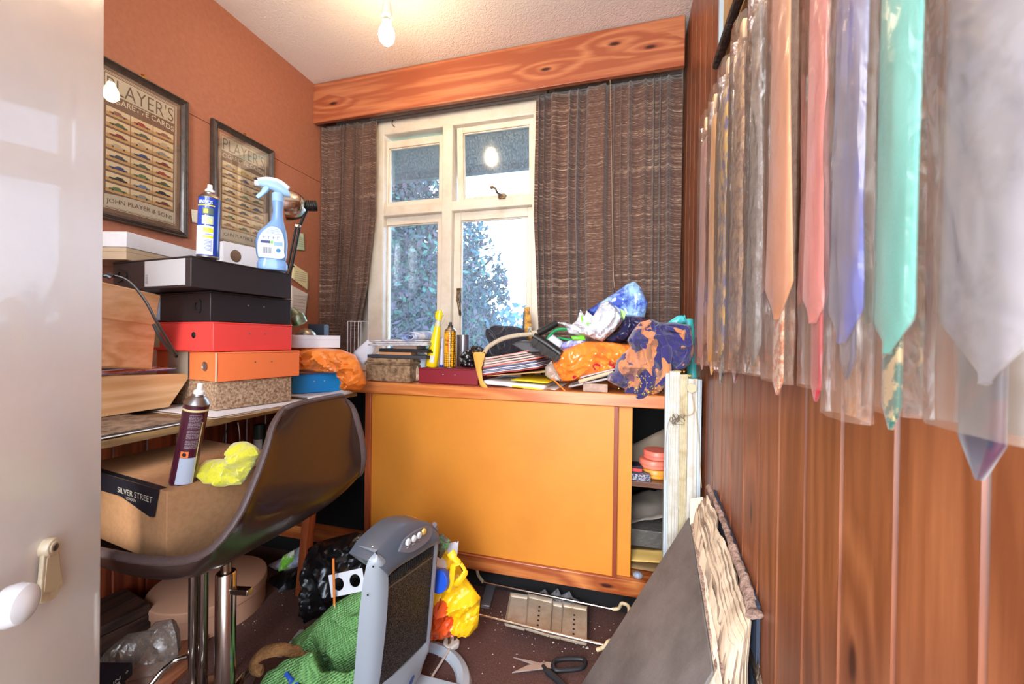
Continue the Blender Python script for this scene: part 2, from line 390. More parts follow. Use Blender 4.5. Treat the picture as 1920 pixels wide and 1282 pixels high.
def boarding(bm, x, sgn, y0, y1, z0, z1, pitch, phase, g=.004, thick=.05):
    """tongue-and-groove boards: an outline with V grooves pulled up the height"""
    ys = []; k = math.ceil((y0 + phase) / pitch)
    prof = [(x, y0)]
    while k * pitch - phase < y1:
        yy = k * pitch - phase
        if yy - g > y0 and yy + g < y1: prof += [(x, yy - g), (x + sgn * g, yy - g * .25), (x + sgn * g, yy + g * .25), (x, yy + g)]
        k += 1
    prof += [(x, y1)]
    lo = [bm.verts.new((a, b_, z0)) for a, b_ in prof]; hi = [bm.verts.new((a, b_, z1)) for a, b_ in prof]
    for i in range(len(prof) - 1): bm.faces.new((lo[i], lo[i + 1], hi[i + 1], hi[i]))
    b0 = [bm.verts.new((x + sgn * thick, y, z)) for y in (y0, y1) for z in (z0, z1)]
    bm.faces.new((b0[0], b0[2], b0[3], b0[1])); bm.faces.new([b0[0]] + lo + [b0[2]]); bm.faces.new([b0[1]] + hi + [b0[3]])
    bm.faces.new((lo[0], hi[0], b0[1], b0[0])); bm.faces.new((lo[-1], hi[-1], b0[3], b0[2]))
bm = BM(); boarding(bm, XR, 1, YF, YB, 0, ZC, .095, .02); o = struct('wall_right', bm, pine_wall, smooth=False)
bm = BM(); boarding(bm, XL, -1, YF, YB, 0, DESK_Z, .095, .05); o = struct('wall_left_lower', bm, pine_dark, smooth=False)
# window opening in the back wall
WP = 1.87
def wz(x, y, Y=WP): return P(x, y, Y=Y)
wx0, wx1 = -1.30, -.345; wx0 = wz(712, 300).x - .02; wx1 = wz(1008, 300).x + .015
wz1 = wz(860, 200).z + .045; wz0 = CT_Z + .03
plaster = M('cream wall plaster', 'ddd3c4', .7, bump=(60, .1))
bm = BM(); box(bm, (XL - .1, YB, 0), (wx0, YB + .1, ZC)); box(bm, (wx1, YB, 0), (XR + .1, YB + .1, ZC)); box(bm, (wx0, YB, 0), (wx1, YB + .1, wz0)); box(bm, (wx0, YB, wz1), (wx1, YB + .1, ZC))
struct('wall_back', bm, plaster, smooth=False)
# wall the camera looks through: doorway behind the lens
bm = BM(); box(bm, (XL - .1, YF - .1, 0), (-.86, YF, ZC)); box(bm, (.14, YF - .1, 0), (XR + .1, YF, ZC)); box(bm, (-.86, YF - .1, 2.05), (.14, YF, ZC))
struct('wall_front', bm, hall_paint, smooth=False)

# ------------------------------------------------------------------ window
fr_ = []
W = bpy.data.objects.new('window_1', None); C.objects.link(W); W.location = ((wx0 + wx1) / 2, WP, wz0); W['kind'] = 'structure'
mulL, mulR = wz(831, 400).x, wz(850, 400).x; trB, trT = wz(840, 398).z, wz(840, 380).z
fd0, fd1 = WP - .02, WP + .06
bm = BM()
box(bm, (wx0 - .03, fd0, wz0), (wz(727, 350).x - .012, fd1, wz1)); box(bm, (wz(1000, 330).x, fd0, wz0), (wx1 + .03, fd1, wz1)); box(bm, (wx0, fd0 + .0015, wz(840, 240).z), (wx1, fd1, wz1 + .01)); box(bm, (wx0, fd0 - .006, wz0 - .005), (wx1, fd1, wz0 + .05))
box(bm, (mulL, fd0 + .001, wz0), (mulR, fd1, wz1)); box(bm, (wx0, fd0 + .002, trB), (wx1, fd1, trT))
O('window_frame', bm, white_paint, W, bev=.004)
def casement(name, x0, x1, z0, z1, st, tiltx=0, y=WP + .012):
    """a sash with four rails, glazing bead and its pane"""
    s = .032 if st is None else st
    bm = BM(); vs = []
    for a, b_ in (((x0, y, z0), (x0 + s, y + .035, z1)), ((x1 - s, y, z0), (x1, y + .035, z1)), ((x0 + s, y + .0007, z0), (x1 - s, y + .034, z0 + s)), ((x0 + s, y + .0007, z1 - s * 1.2), (x1 - s, y + .034, z1))): vs += box(bm, a, b_)
    q = .006
    for a, b_ in (((x0 + s, y + .008, z0 + s), (x0 + s + q, y + .02, z1 - s * 1.2)), ((x1 - s - q, y + .008, z0 + s), (x1 - s, y + .02, z1 - s * 1.2)), ((x0 + s, y + .008, z0 + s), (x1 - s, y + .02, z0 + s + q)), ((x0 + s, y + .008, z1 - s * 1.2 - q), (x1 - s, y + .02, z1 - s * 1.2))): box(bm, a, b_)
    g = BM(); box(g, (x0 + s, y + .02, z0 + s), (x1 - s, y + .0235, z1 - s * 1.2))
    if tiltx:
        for q_ in (bm, g): bmesh.ops.rotate(q_, cent=(0, y, z1), matrix=Matrix.Rotation(tiltx, 3, 'X'), verts=q_.verts[:])
    c = O(name, bm, white_paint, W, bev=.002)
    O('pane', g, glass, c, smooth=False)
    return c
m = film('window glass', 'bccad0', .10, .10, tint='e6f0f8', crinkle=None, gloss=1.6); glass = m
# condensation and dirt: milky specks over the pane
t = m.node_tree; mixb = [x for x in t.nodes if x.type == 'MIX_SHADER' and abs(x.inputs[0].default_value - .10) < 1e-4][0]
co = coords(t, (1, 1, .6)); n = N(t, 'ShaderNodeTexNoise', i_Scale=170.0, i_Detail=4.0); t.links.new(co, n.inputs['Vector'])
rr = N(t, 'ShaderNodeMapRange'); t.links.new(n.outputs[0], rr.inputs[0]); rr.inputs[1].default_value = .42; rr.inputs[2].default_value = .75; rr.inputs[3].default_value = .03; rr.inputs[4].default_value = .38; t.links.new(rr.outputs[0], mixb.inputs[0])
xl0 = wz(716, 350).x; xl1 = mulL; xr0 = mulR; xr1 = wz(1003, 330).x
ztop = wz(840, 236).z
casement('fixed_light', xl0, xl1, trT, wz(828, 250).z, .03)
casement('lower_light', xl0 - .01, xl1, wz0 + .045, trB, .034)
cs = casement('fanlight', xr0 + .008, xr1, trT - .005, ztop, .032, tiltx=R(4))
cl = casement('opening_casement', xr0, xr1, wz0 + .045, trB, .036)
brass_old = M('tarnished painted brass', '8f7a5c', .45, .6, var=(60, '4d3a28', .4, .6))
bm = BM(); a = P(942, 366, Y=WP - .02); tube(bm, [P(922, 350, Y=WP - .05), P(929, 354, Y=WP - .055), P(933, 362, Y=WP - .045), a], .005); lathe(bm, [(0.001, -.004), (.009, -.003), (.009, .003), (.001, .004)], 12, Matrix.Translation(P(922, 351, Y=WP - .052)) @ Matrix.Rotation(R(90), 4, 'X'))
box(bm, P(934, 372, Y=WP - .03), P(950, 366, Y=WP - .002)); O('fanlight_stay', bm, brass_old, W, bev=.001)
bm = BM(); tube(bm, [P(861, 545, Y=WP - .01), P(859, 560, Y=WP - .04), P(862, 580, Y=WP - .045), P(863, 592, Y=WP - .03)], [.006, .008, .007, .004]); box(bm, P(856, 540, Y=WP - .012), P(866, 566, Y=WP + .002)); O('casement_handle', bm, brass_old, W, bev=.001)
bm = BM(); tube(bm, [P(737, 224, Y=WP - .03), P(735, 232, Y=WP - .035), P(740, 238, Y=WP - .03)], .002, 6); O('curtain_hook', bm, brass_old, W)
bm = BM(); box(bm, (wx0 - .04, WP - .055, wz0 - .03), (wx1 + .04, YB, wz0 - .002)); struct('window_sill', bm, white_paint, bev=.004)
bm = BM(); box(bm, (wx0 - .06, YB - .03, wz0), (wx0 - .03, YB, wz1)); box(bm, (wx1 + .03, YB - .03, wz0), (wx1 + .06, YB, wz1)); box(bm, (wx0 - .06, YB - .03, wz1), (wx1 + .06, YB, wz1 + .03)); struct('trim_1', bm, white_paint, bev=.003)

# ------------------------------------------------------------------ outside
bm = BM(); box(bm, (-3.2, YB + .12, EYE + 1.13), (2.0, 2.45, EYE + 1.16)); box(bm, (-3.2, 2.44, EYE + 1.075), (2.0, 2.48, EYE + 1.22))
o = struct('roof_eaves', bm, M('shaded soffit', '4a4d52', .8), smooth=False)  # shade under the eaves is put into this dark grey
bm = BM(); box(bm, (-30, 2.2, -2.9), (25, 40, -2.8)); struct('ground_outside', bm, M('garden grass', '5a7a50', .9, var=(2, '35513a', .4, .7)), smooth=False)
def tree(name, label, cx, cy, cz, rx, ry, rz, n, cols, seed, size=.1, zt=-2.8):
    r = random.Random(seed); t_ = thing(name, label, 'tree', (cx, cy, zt))
    bm = BM(); tube(bm, [(cx, cy, zt), (cx + .1, cy, (zt + cz) / 2), (cx, cy + .1, cz + rz * .5)], [.22, .16, .05], 10); 
    for k in range(34):
        a = r.uniform(0, 6.28); e = r.uniform(-.3, .9); z0 = r.uniform(cz - rz * .7, cz + rz * .4)
        d = Vector((math.cos(a) * rx * .85, math.sin(a) * ry * .7, e * rz * .6)); s = Vector((cx, cy, z0))
        tube(bm, [s, s + d * .5 + Vector((0, 0, .15)), s + d], [.05, .03, .008], 6, 3)
    O('trunk', bm, M('bark', '3a2d2a', .9), t_)
    me = bpy.data.meshes.new('foliage'); vs = []; fs = []; mi = []
    cl_ = [(Vector((r.gauss(0, .45), r.gauss(0, .45), r.gauss(0, .45)))) for _ in range(70)]
    k = 0
    while k < n:
        c = r.choice(cl_); p = c + Vector((r.gauss(0, .17), r.gauss(0, .17), r.gauss(0, .17)))
        if p.length > 1.15: continue
        q = Vector((p.x * rx, p.y * ry, p.z * rz)); s = size * r.uniform(.5, 1.2)
        a = Vector((r.gauss(0, 1), r.gauss(0, 1), r.gauss(0, 1))).normalized(); b_ = a.orthogonal().normalized(); 
        q += Vector((0, 0, cz - zt)); i0 = len(vs)
        vs += [q - a * s, q + b_ * s * .45, q + a * s, q - b_ * s * .45]; fs.append((i0, i0 + 1, i0 + 2, i0 + 3)); mi.append(r.choices(range(len(cols)), [5, 3, 2][:len(cols)])[0]); k += 1
    me.from_pydata(vs, [], fs)
    for i, c in enumerate(cols): me.materials.append(c)
    me.polygons.foreach_set('material_index', mi)
    o = bpy.data.objects.new('foliage', me); C.objects.link(o); o.parent = t_; o['kind'] = 'stuff'
    return t_
lf1 = M('leaf blue green', '35606a', .55); lf2 = M('leaf dark', '202a2e', .6); lf3 = M('leaf plum brown', '4a3a48', .6); lf4 = M('leaf mid green', '336452', .55)
tree('garden_tree', 'tall leafy plum and green tree filling the left window panes', -4.55, 6.6, 1.3, 1.95, 1.1, 3.4, 48000, [lf2, lf3, lf4], 1, .08)
tree('garden_tree', 'blue-green leafy tree behind the right lower pane, sky on its right', -4.35, 10.2, 1.0, 1.35, .95, 3.1, 18000, [lf1, lf2, lf3], 5, .12)
bm = BM(); r = random.Random(4)
hd = thing('hedge', 'low bluish hedge along the bottom of the right pane', 'hedge', (-.4, 8.3, -2.8))
me = bpy.data.meshes.new('foliage'); vs = []; fs = []
for k in range(7000):
    q = Vector((r.uniform(-2.1, 4), r.uniform(-.35, .35), r.uniform(0, 4.25 + .25 * math.sin(r.random() * 6)))); a = Vector((r.gauss(0, 1), r.gauss(0, 1), r.gauss(0, 1))).normalized(); b_ = a.orthogonal().normalized(); i0 = len(vs); s = .11
    vs += [q - a * s, q + b_ * s * .6, q + a * s, q - b_ * s * .6]; fs.append((i0, i0 + 1, i0 + 2, i0 + 3))
me.from_pydata(vs, [], fs); me.materials.append(M('hedge leaf', '5f86a0', .7)); bm.free()
o = bpy.data.objects.new('foliage', me); C.objects.link(o); o.parent = hd; o['kind'] = 'stuff'

# ------------------------------------------------------------------ pelmet, curtains, bulb
PY = 1.745
a = P(568.6, 161, Y=PY); b_ = P(1285.4, 27, Y=PY); c = P(570.3, 233.5, Y=PY)
bm = BM(); box(bm, (XL + .001, PY, EYE + .64 * PY), (XR - .018, PY + .022, EYE + .757 * PY)); o = O('pelmet_board', bm, pine_x, bev=.002)
tag(o, 'long orange pine pelmet board above the window', 'pelmet')
m = bpy.data.materials.new('striped curtain weave'); t, b = nodes(m); _mc['curtain'] = m; L = t.links.new
co = coords(t, (1.6, 1.6, 1)); n = N(t, 'ShaderNodeTexNoise', i_Scale=3.0, i_Detail=2.0); L(co, n.inputs['Vector'])
co2 = coords(t, (.25, .25, 48)); n2 = N(t, 'ShaderNodeTexNoise', i_Scale=7.5, i_Detail=3.0, i_Roughness=.7); L(co2, n2.inputs['Vector'])
co3 = coords(t, (30, 30, 160)); n3 = N(t, 'ShaderNodeTexNoise', i_Scale=2.0, i_Detail=2.0); L(co3, n3.inputs['Vector'])
ad = N(t, 'ShaderNodeMath', operation='MULTIPLY_ADD'); ad.inputs[1].default_value = .35; L(n3.outputs[0], ad.inputs[0]); L(n2.outputs[0], ad.inputs[2])
L(ramp(t, ad.outputs[0], [(.45, '38241e'), (.62, '543a30'), (.76, '6f5244'), (.83, 'b09a82')]), b.inputs['Base Color']); b.inputs['Roughness'].default_value = .95; b.inputs['Sheen Weight'].default_value = .2
bp = N(t, 'ShaderNodeBump', i_Strength=.5, i_Distance=.003); L(ad.outputs[0], bp.inputs['Height']); L(bp.outputs[0], b.inputs['Normal'])
curt = m
def curtain(label, rows, nf, Y, seed, amp=.022):
    """rows: (y_left_px, y_right_px, x_left, x_right) down the drop; folds run all the way down"""
    bm = BM(); nx, ny = 170, 40; g = []
    zs = [r_[0] for r_ in rows]
    for j in range(ny + 1):
        z = zs[0] + (zs[-1] - zs[0]) * j / ny
        k = next(i for i in range(len(rows) - 1) if z >= rows[i + 1][0] - 1e-9); f = (rows[k][0] - z) / (rows[k][0] - rows[k + 1][0])
        x0 = rows[k][1] + (rows[k + 1][1] - rows[k][1]) * f; x1 = rows[k][2] + (rows[k + 1][2] - rows[k][2]) * f; row = []
        for i in range(nx + 1):
            u = i / nx; ph = u * nf + .55 * math.sin(u * 9 + seed) + .35 * math.sin(u * 23 + seed * 2) + .12 * noise.noise(Vector((u * 7, j / ny * 1.5, seed)))
            s = math.sin(2 * math.pi * ph); depth = amp * (.62 + .8 * noise.noise(Vector((u * nf * .6, 3, seed)))) * (.7 + .5 * j / ny)
            y = Y - depth * (abs(s) ** .7 * (1 if s > 0 else -1)) + .006 * noise.noise(Vector((u * 20, j * .2, seed)))
            x = x0 + (x1 - x0) * u + .006 * math.cos(2 * math.pi * ph)
            row.append(bm.verts.new((x, y, z)))
        g.append(row)
    for j in range(ny):
        for i in range(nx): bm.faces.new((g[j][i], g[j][i + 1], g[j + 1][i + 1], g[j + 1][i]))
    o = O('curtain', bm, curt, sol=.0015); tag(o, label, 'curtain'); return o
zt = EYE + 1.12; cY = 1.805
cx = lambda x, y: P(x, y, Y=cY).x
curtain('brown striped curtain on the left of the window, drawn narrow', [(zt, XL + .01, cx(708, 225)), (P(700, 400, Y=cY).z, XL + .01, cx(706, 400)), (P(690, 540, Y=cY).z, XL + .01, cx(690, 540)), (P(670, 610, Y=cY).z, XL + .015, cx(674, 610)), (CT_Z + .01, XL + .02, cx(652, 700))], 8.5, cY, 2)
curtain('wide brown striped curtain on the right of the window', [(zt, cx(1006, 175), XR - .012), (P(1008, 400, Y=cY).z, cx(1002, 400), XR - .01), (CT_Z + .01, cx(1012, 640), XR - .01)], 12.5, cY, 6, .030)
bm = BM(); tube(bm, [(XL + .02, cY + .02, zt + .01), (XR - .02, cY + .02, zt + .01)], .007, 8, 0); o = O('curtain_rail', bm, M('grey rail', '6c6660', .5)); tag(o, 'thin curtain rail hidden behind the pelmet board', 'curtain rail')
bk = 1.29; BL = P(725, 65, Y=bk)
bt = thing('pendant_bulb', 'bare lit light bulb hanging in a white lampholder from ceiling', 'light bulb', (BL.x, BL.y, ZC))
LB = Vector((0, 0, BL.z - ZC))
bm = BM(); lathe(bm, [(.002, -.036), (.014, -.033), (.025, -.02), (.029, -.003), (.027, .012), (.019, .03), (.0135, .042), (.0125, .05)], 32, Matrix.Translation(LB))
bulbm = M('glowing bulb glass', 'ffffff', .3, emit=('ffdcae', 130)); O('bulb', bm, bulbm, bt, local=True)
bm = BM(); lathe(bm, [(.0135, .05), (.0135, .066)], 20, Matrix.Translation(LB)); O('bulb_cap', bm, steel, bt, local=True)
bm = BM(); lathe(bm, [(.017, .06), (.019, .062), (.019, .078), (.016, .08), (.016, .105), (.012, .118), (.004, .125)], 24, Matrix.Translation(LB)); O('lampholder', bm, M('white plastic', 'ece8e2', .35), bt, local=True)
bm = BM(); tube(bm, [(0, 0, LB.z + .12), (0, 0, -.01)], .0028, 8, 0); O('cord', bm, M('white plastic', 'ece8e2', .35), bt, local=True)
bm = BM(); lathe(bm, [(.04, -.001), (.04, -.012), (.03, -.022), (.006, -.026)], 28); O('ceiling_rose', bm, M('white plastic', 'ece8e2', .35), bt, local=True)

# ------------------------------------------------------------------ pictures on the left wall
frame_m = M('dark reeded frame wood', '4b3c33', .4, var=(60, '2b211c', .4, .7), coat=.3)
gold_lip = M('brown frame lip', '7e6551', .4)
mat_m = M('print brown ground', '7b5b41', .7, var=(20, '6d5038', .4, .7))
pan_m = M('print pale panel', 'c4b9a0', .7); card_m = M('print card cream', 'dcc9a0', .7); card2 = M('print card sand', 'c79b5c', .7); line_m = M('print cream line', 'd8cdb4', .7)
ink = M('print brown ink', '5c4433', .7); inkc = M('print cream ink', 'd8cbb2', .7)
carcols = [M('print car %d' % i, c, .7) for i, c in enumerate(['6e2f2c', '4a5c3a', '7a2a26', 'b7a98a', '3b4352', '2d3d73', '1f2326', '5c7448', '8a5a4a', '5f7ea3', '8f8f86', 'b6a23c', '9c3b34', '4c5a50'])]
CARD_ORDER = {1: [8, 1, 2, 3, 4, 5, 6, 7, 12, 13, 3, 5, 13, 7, 9, 10, 8, 3, 10, 2, 12, 1, 6, 0], 2: [10, 4, 3, 6, 13, 6, 1, 8, 11, 5, 3, 7, 13, 4, 0, 1, 4, 10, 4, 1, 5, 6, 3, 6]}
def picture(label, y0, y1, z0, z1, which):
    t_ = thing('framed_print', label, 'picture', (XL, (y0 + y1) / 2, z0), group='framed car card prints')
    fw = .024; x = XL + .001
    prof = [(.0, 0), (.014, 0), (.018, .002), (.0185, .005), (.0155, .007), (.0185, .010), (.0155, .012), (.018, .015), (.014, .018), (.010, .024), (0, .024)]
    bm = BM(); cor = [(y0, z0, 1, 1), (y1, z0, -1, 1), (y1, z1, -1, -1), (y0, z1, 1, -1)]; rings = []
    for (yy, zz, sy, sz) in cor: rings.append([bm.verts.new((x + h, yy + sy * w_, zz + sz * w_)) for h, w_ in prof])
    for i in range(4):
        a, b_ = rings[i], rings[(i + 1) % 4]
        for k in range(len(prof)): bm.faces.new((a[k], b_[k], b_[(k + 1) % len(prof)], a[(k + 1) % len(prof)]))
    O('frame', bm, frame_m, t_)
    bm = BM(); box(bm, (x, y0 + fw - .004, z0 + fw - .004), (x + .006, y1 - fw + .004, z1 - fw + .004)); pr = O('print', bm, mat_m, t_, smooth=False)
    iy0, iy1, iz0, iz1 = y0 + fw + .012, y1 - fw - .012, z0 + fw + .014, z1 - fw - .012; H = iz1 - iz0; Wd = iy1 - iy0; e = x + .0062
    Q = lambda f: iz1 - H * f
    def pl(bm, a, b_, c_, d_, lift=0, mi=0): box(bm, (e - .0004, a, b_), (e + .0003 + lift, c_, d_), mi)
    bm = BM()
    for g in (0, .004):
        th = .0012
        pl(bm, iy0 + g, iz0 + g, iy0 + g + th, iz1 - g); pl(bm, iy1 - g - th, iz0 + g, iy1 - g, iz1 - g); pl(bm, iy0 + g, iz0 + g, iy1 - g, iz0 + g + th); pl(bm, iy0 + g, iz1 - g - th, iy1 - g, iz1 - g)
    O('border_lines', bm, line_m, pr, smooth=False)
    bm = BM(); pl(bm, iy0 + .008, Q(.155), iy1 - .008, Q(.02)); 
    n_ = 16                                         # the lower banner with its waved top
    vs = [(e + .0003, iy0 + .008, Q(.985)), (e + .0003, iy1 - .008, Q(.985))] + [(e + .0003, iy1 - .008 - (Wd - .016) * k / n_, Q(.905) + .006 * math.sin(k / n_ * math.pi) + .003) for k in range(n_ + 1)]
    f = bm.faces.new([bm.verts.new(p) for p in vs]); O('title_panel', bm, pan_m, pr, smooth=False)
    u, v = (0, 1, 0), (0, 0, 1); e2 = e + .0006
    text('lettering', "PLAYER'S", (e2, iy0 + .012, Q(.145)), u, v, ink, pr, width=Wd - .024, height=H * .112, bold=-.008)
    text('lettering', 'CIGARETTE CARDS', (e2, iy0 + .01, Q(.225)), u, v, inkc, pr, width=Wd - .02, height=H * .042, arch=.008, bold=.01)
    text('lettering', 'JOHN PLAYER & SONS', (e2, iy0 + .012, Q(.972)), u, v, ink, pr, width=Wd - .024, height=H * .042, arch=.006, bold=.005)
    r = random.Random(which); gy0 = iy0 + .01; gw = Wd - .02; gz1 = Q(.25); gz0 = Q(.89); rh = (gz1 - gz0) / 8
    bm = BM()
    for i in range(24):
        c_, rw = i // 8, i % 8; a = gy0 + gw * c_ / 3 + .001; b2 = gy0 + gw * (c_ + 1) / 3 - .001; zt_ = gz1 - rh * rw - .001; zb = gz1 - rh * (rw + 1) + .006
        pl(bm, a, zb, b2, zt_); pl(bm, a + .0005, zb + .0005, b2 - .0005, zb + (zt_ - zb) * .38, .0002, 1)
        w_ = (b2 - a) * .78; h_ = (zt_ - zb) * .5; ox = a + (b2 - a) * .11; oz = zb + (zt_ - zb) * .2; mi = 2 + CARD_ORDER[which][i] % len(carcols)
        s = r.random()
        sh = [(0, .18), (.06, .12), (.94, .12), (1, .3), (.97, .5), (.7, .56), (.62 - .1 * s, 1), (.3 - .1 * s, 1 - .1 * s), (.2, .6), (.02, .5)]
        if r.random() < .5: sh = [(1 - p, q) for p, q in sh][::-1]
        bm.faces.new([bm.verts.new((e + .0009, ox + p * w_, oz + q * h_)) for p, q in sh]).material_index = mi
        for wx_ in (.2, .8): bm.faces.new([bm.verts.new((e + .0011, ox + wx_ * w_ + .0028 * math.cos(k * .785), oz + .2 * h_ + .0028 * math.sin(k * .785))) for k in range(8)]).material_index = 8
    O('car_cards', bm, [card_m, card2] + carcols, pr, smooth=False)
    g = film('picture glass', 'ffffff', .02, .02, crinkle=None, gloss=.45); bm = BM(); box(bm, (x + .009, y0 + fw - .006, z0 + fw - .006), (x + .0105, y1 - fw + .006, z1 - fw + .006)); O('glass', bm, g, t_, smooth=False)
    bm = BM(); ym = (y0 + y1) / 2; tube(bm, [(XL + .002, ym, z1 + .012), (XL + .012, ym + .003, z1 + .01), (XL + .012, ym + .006, z1 + .001)], .0022, 6); box(bm, (XL, ym - .006, z1 - .001), (XL + .006, ym + .012, z1 + .006)); O('hook', bm, M('brass', 'b98d3e', .3, 1), t_)
picture('larger-looking reed-framed car card print nearest the white door', .826, 1.114, EYE + .36, EYE + .862, 1)
picture('reed-framed car card print nearer the window, behind the spray bottle', 1.204, 1.492, EYE + .352, EYE + .854, 2)
def note(label, pxs, colr, seed, pin=None, lines=True, cat='paper note', name='paper_note'):
    pts = [P(x, y, X=XL + .006) for x, y in pxs]; bm = sheet(pts, 8, 8, .004, 14, seed); 
    o = O(name, bm, M('note ' + colr, colr, .8, var=(30, 'b8b09a', .55, .9)), sol=.0006); tag(o, label, cat)
    if lines:
        bm = BM(); a, b_, c_, d_ = pts
        for k in range(5):
            f = .25 + k * .13; p = a.lerp(d_, f).lerp(b_.lerp(c_, f), .15); q = a.lerp(d_, f).lerp(b_.lerp(c_, f), .8); box(bm, (XL + .0095, p.y, (p.z + q.z) / 2 - .0008), (XL + .0105, q.y, (p.z + q.z) / 2 + .0008))
        O('writing', bm, M('faded ink', '8f8f98', .8), o, smooth=False)
    if pin:
        p = P(pin[0], pin[1], X=XL + .012); bm = BM(); lathe(bm, [(.004, 0), (.005, .002), (.003, .005), (.001, .006)], 12, Matrix.Translation(p) @ Matrix.Rotation(R(90), 4, 'Y')); O('drawing_pin', bm, M('dark pin', '3a1f14', .4), o)
note('small white card tucked behind the blue polish can', [(358, 392), (372, 394), (374, 420), (361, 416)], 'd8d2c0', 1, lines=False)
note('pale green note pinned beside the lamp stem by the curtain', [(556, 436), (570, 438), (572, 470), (556, 468)], 'b9cfae', 2)
note('yellow-headed card hanging on the wall beside the left curtain', [(549, 494), (579, 513), (579, 545), (546, 521)], 'e3dba8', 3, pin=(550, 499))
note('curling white sheet hanging below the yellow card', [(545, 534), (580, 552), (574, 592), (545, 590)], 'd6d0c8', 4)

# ------------------------------------------------------------------ the open white door on the left
e0 = Vector((-.882, .49, 0)); ddir = Vector((-.515, .857, 0)).normalized(); dn = Vector((.857, .515, 0))
D = bpy.data.objects.new('door_1', None); C.objects.link(D); D.location = (e0.x, e0.y, 0); D['kind'] = 'structure'
bm = BM(); obox(bm, e0 + Vector((0, 0, .012)), -ddir * .76, -dn * .036, Vector((0, 0, 2.0))); O('door_leaf', bm, door_paint, D, bev=.003)
ivory = M('yellowed ivory enamel', 'd9c6a2', .35, var=(40, 'b59a70', .45, .75), coat=.2)
def on_door(px, py):
    d = P(px, py, Y=1) - Vector((0, 0, EYE)); k = (e0.dot(dn)) / d.dot(dn); return d * k + Vector((0, 0, EYE))
kc = on_door(84, 1027)
up3 = Vector((0, 0, 1)); es = thing_es = None
E_ = 1
sc_ = .055 / .118
def esc_shape(s): return [(a * s * 2.2, b_ * s * 1.45) for a, b_ in [(-.0065, -.004), (-.0095, -.048), (-.004, -.054), (.003, -.055), (.0095, -.048), (.0055, -.004)]]
cover = flat('escutcheon_cover', [esc_shape(1.0)], kc + dn * .003, -ddir * -1, up3, .006, ivory, D, bev=.0015)
flat('cover_face', [esc_shape(.72)], kc + dn * .0092 - up3 * .007, ddir, up3, .001, M('worn ivory face', 'cdb890', .4), cover)
bm = BM(); mt = Matrix.Translation(kc) @ dn.to_track_quat('Z', 'Y').to_matrix().to_4x4(); lathe(bm, [(.0135, 0), (.0135, .009), (.012, .0115)], 28, mt); lathe(bm, [(.009, .0115), (.008, .0125)], 20, mt); O('keyhole_boss', bm, ivory, D, bev=.0005)
bm = BM(); lathe(bm, [(.006, .0124), (.005, .0135), (.001, .014)], 16, mt); O('rivet', bm, steel, D)
kn = on_door(-62, 1146) 
bm = BM(); mt = Matrix.Translation(kn) @ dn.to_track_quat('Z', 'Y').to_matrix().to_4x4(); lathe(bm, [(.022, 0), (.022, .004), (.010, .007), (.0085, .022), (.014, .028), (.0235, .036), (.0255, .046), (.022, .056), (.012, .061), (.002, .062)], 40, mt)
O('door_knob', bm, M('white enamel knob', 'e4e2de', .15, coat=.6), D)

# ------------------------------------------------------------------ built-in cupboard under the window
orange_pnl = M('orange laminate', 'cf842e', .42, var=(5, 'c87c2a', .4, .7), spec=.4)
brown_strip = M('brown lacquered strip', '84391c', .4)
K = thing('sideboard_cupboard', 'built-in low cupboard with big orange sliding door under window', 'cupboard', ((XL + XR) / 2, (CF + YB) / 2, 0))
kx = lambda x, y=850: P(x, y, Y=CF).x
zr0, zr1 = EYE - .838, EYE - .785; zt0 = EYE - .2165
bm = BM(); box(bm, (XL + .001, CF, zt0), (XR - .004, YB - .001, CT_Z)); O('counter_top', bm, pine_counter, K, bev=.003)
bm = BM(); box(bm, (XL + .001, CF + .002, zr0), (XR - .004, CF + .05, zr1)); O('bottom_rail', bm, pine_rail, K, bev=.003)
bm = BM(); box(bm, (kx(683.5), CF + .002, zr1 - .001), (kx(693.5), CF + .05, zt0 + .001)); O('post', bm, pine_post, K, bev=.001)
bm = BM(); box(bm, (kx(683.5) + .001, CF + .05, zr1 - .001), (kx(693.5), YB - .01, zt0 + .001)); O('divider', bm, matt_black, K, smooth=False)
bm = BM(); box(bm, (kx(693), CF + .012, zr1 + .0005), (kx(1151.5), CF + .02, zt0 - .001)); dr = O('sliding_door', bm, orange_pnl, K, bev=.001)
bm = BM(); box(bm, (kx(1150.5), CF + .007, zr1 + .0005), (kx(1158.5), CF + .014, zt0 - .001)); O('door_edge_strip', bm, brown_strip, K, bev=.001)
bm = BM(); box(bm, (kx(1158), CF + .024, zr1 + .0005), (kx(1185.5), CF + .032, zt0 - .001)); O('sliding_door', bm, orange_pnl, K, bev=.001)
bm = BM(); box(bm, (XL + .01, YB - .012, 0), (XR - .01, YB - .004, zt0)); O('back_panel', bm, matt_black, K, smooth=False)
bm = BM(); box(bm, (XL + .001, CF + .05, zr1 - .018), (kx(693), YB - .013, zr1 - .001)); box(bm, (kx(693), CF + .05, zr1 - .018), (kx(1160), YB - .013, zr1 - .001)); O('inner_floor', bm, matt_black, K, smooth=False)  # divider, back panel and this floor are blackened to paint in the inner shade
bm = BM(); box(bm, (kx(1160), CF + .05, zr1 - .018), (XR - .005, YB - .013, zr1 - .0005)); O('bay_floor', bm, pine_rail, K, smooth=False)
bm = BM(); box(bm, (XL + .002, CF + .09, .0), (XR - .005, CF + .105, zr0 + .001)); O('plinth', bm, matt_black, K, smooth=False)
bm = BM(); zs_ = P(1215, 905, Y=CF + .03).z; box(bm, (kx(1160), CF + .035, zs_ - .018), (XR - .006, YB - .013, zs_)); O('inner_shelf', bm, wood('dusty shelf', '7c5038', '54301f', 'X', knots=False), K, bev=.001)
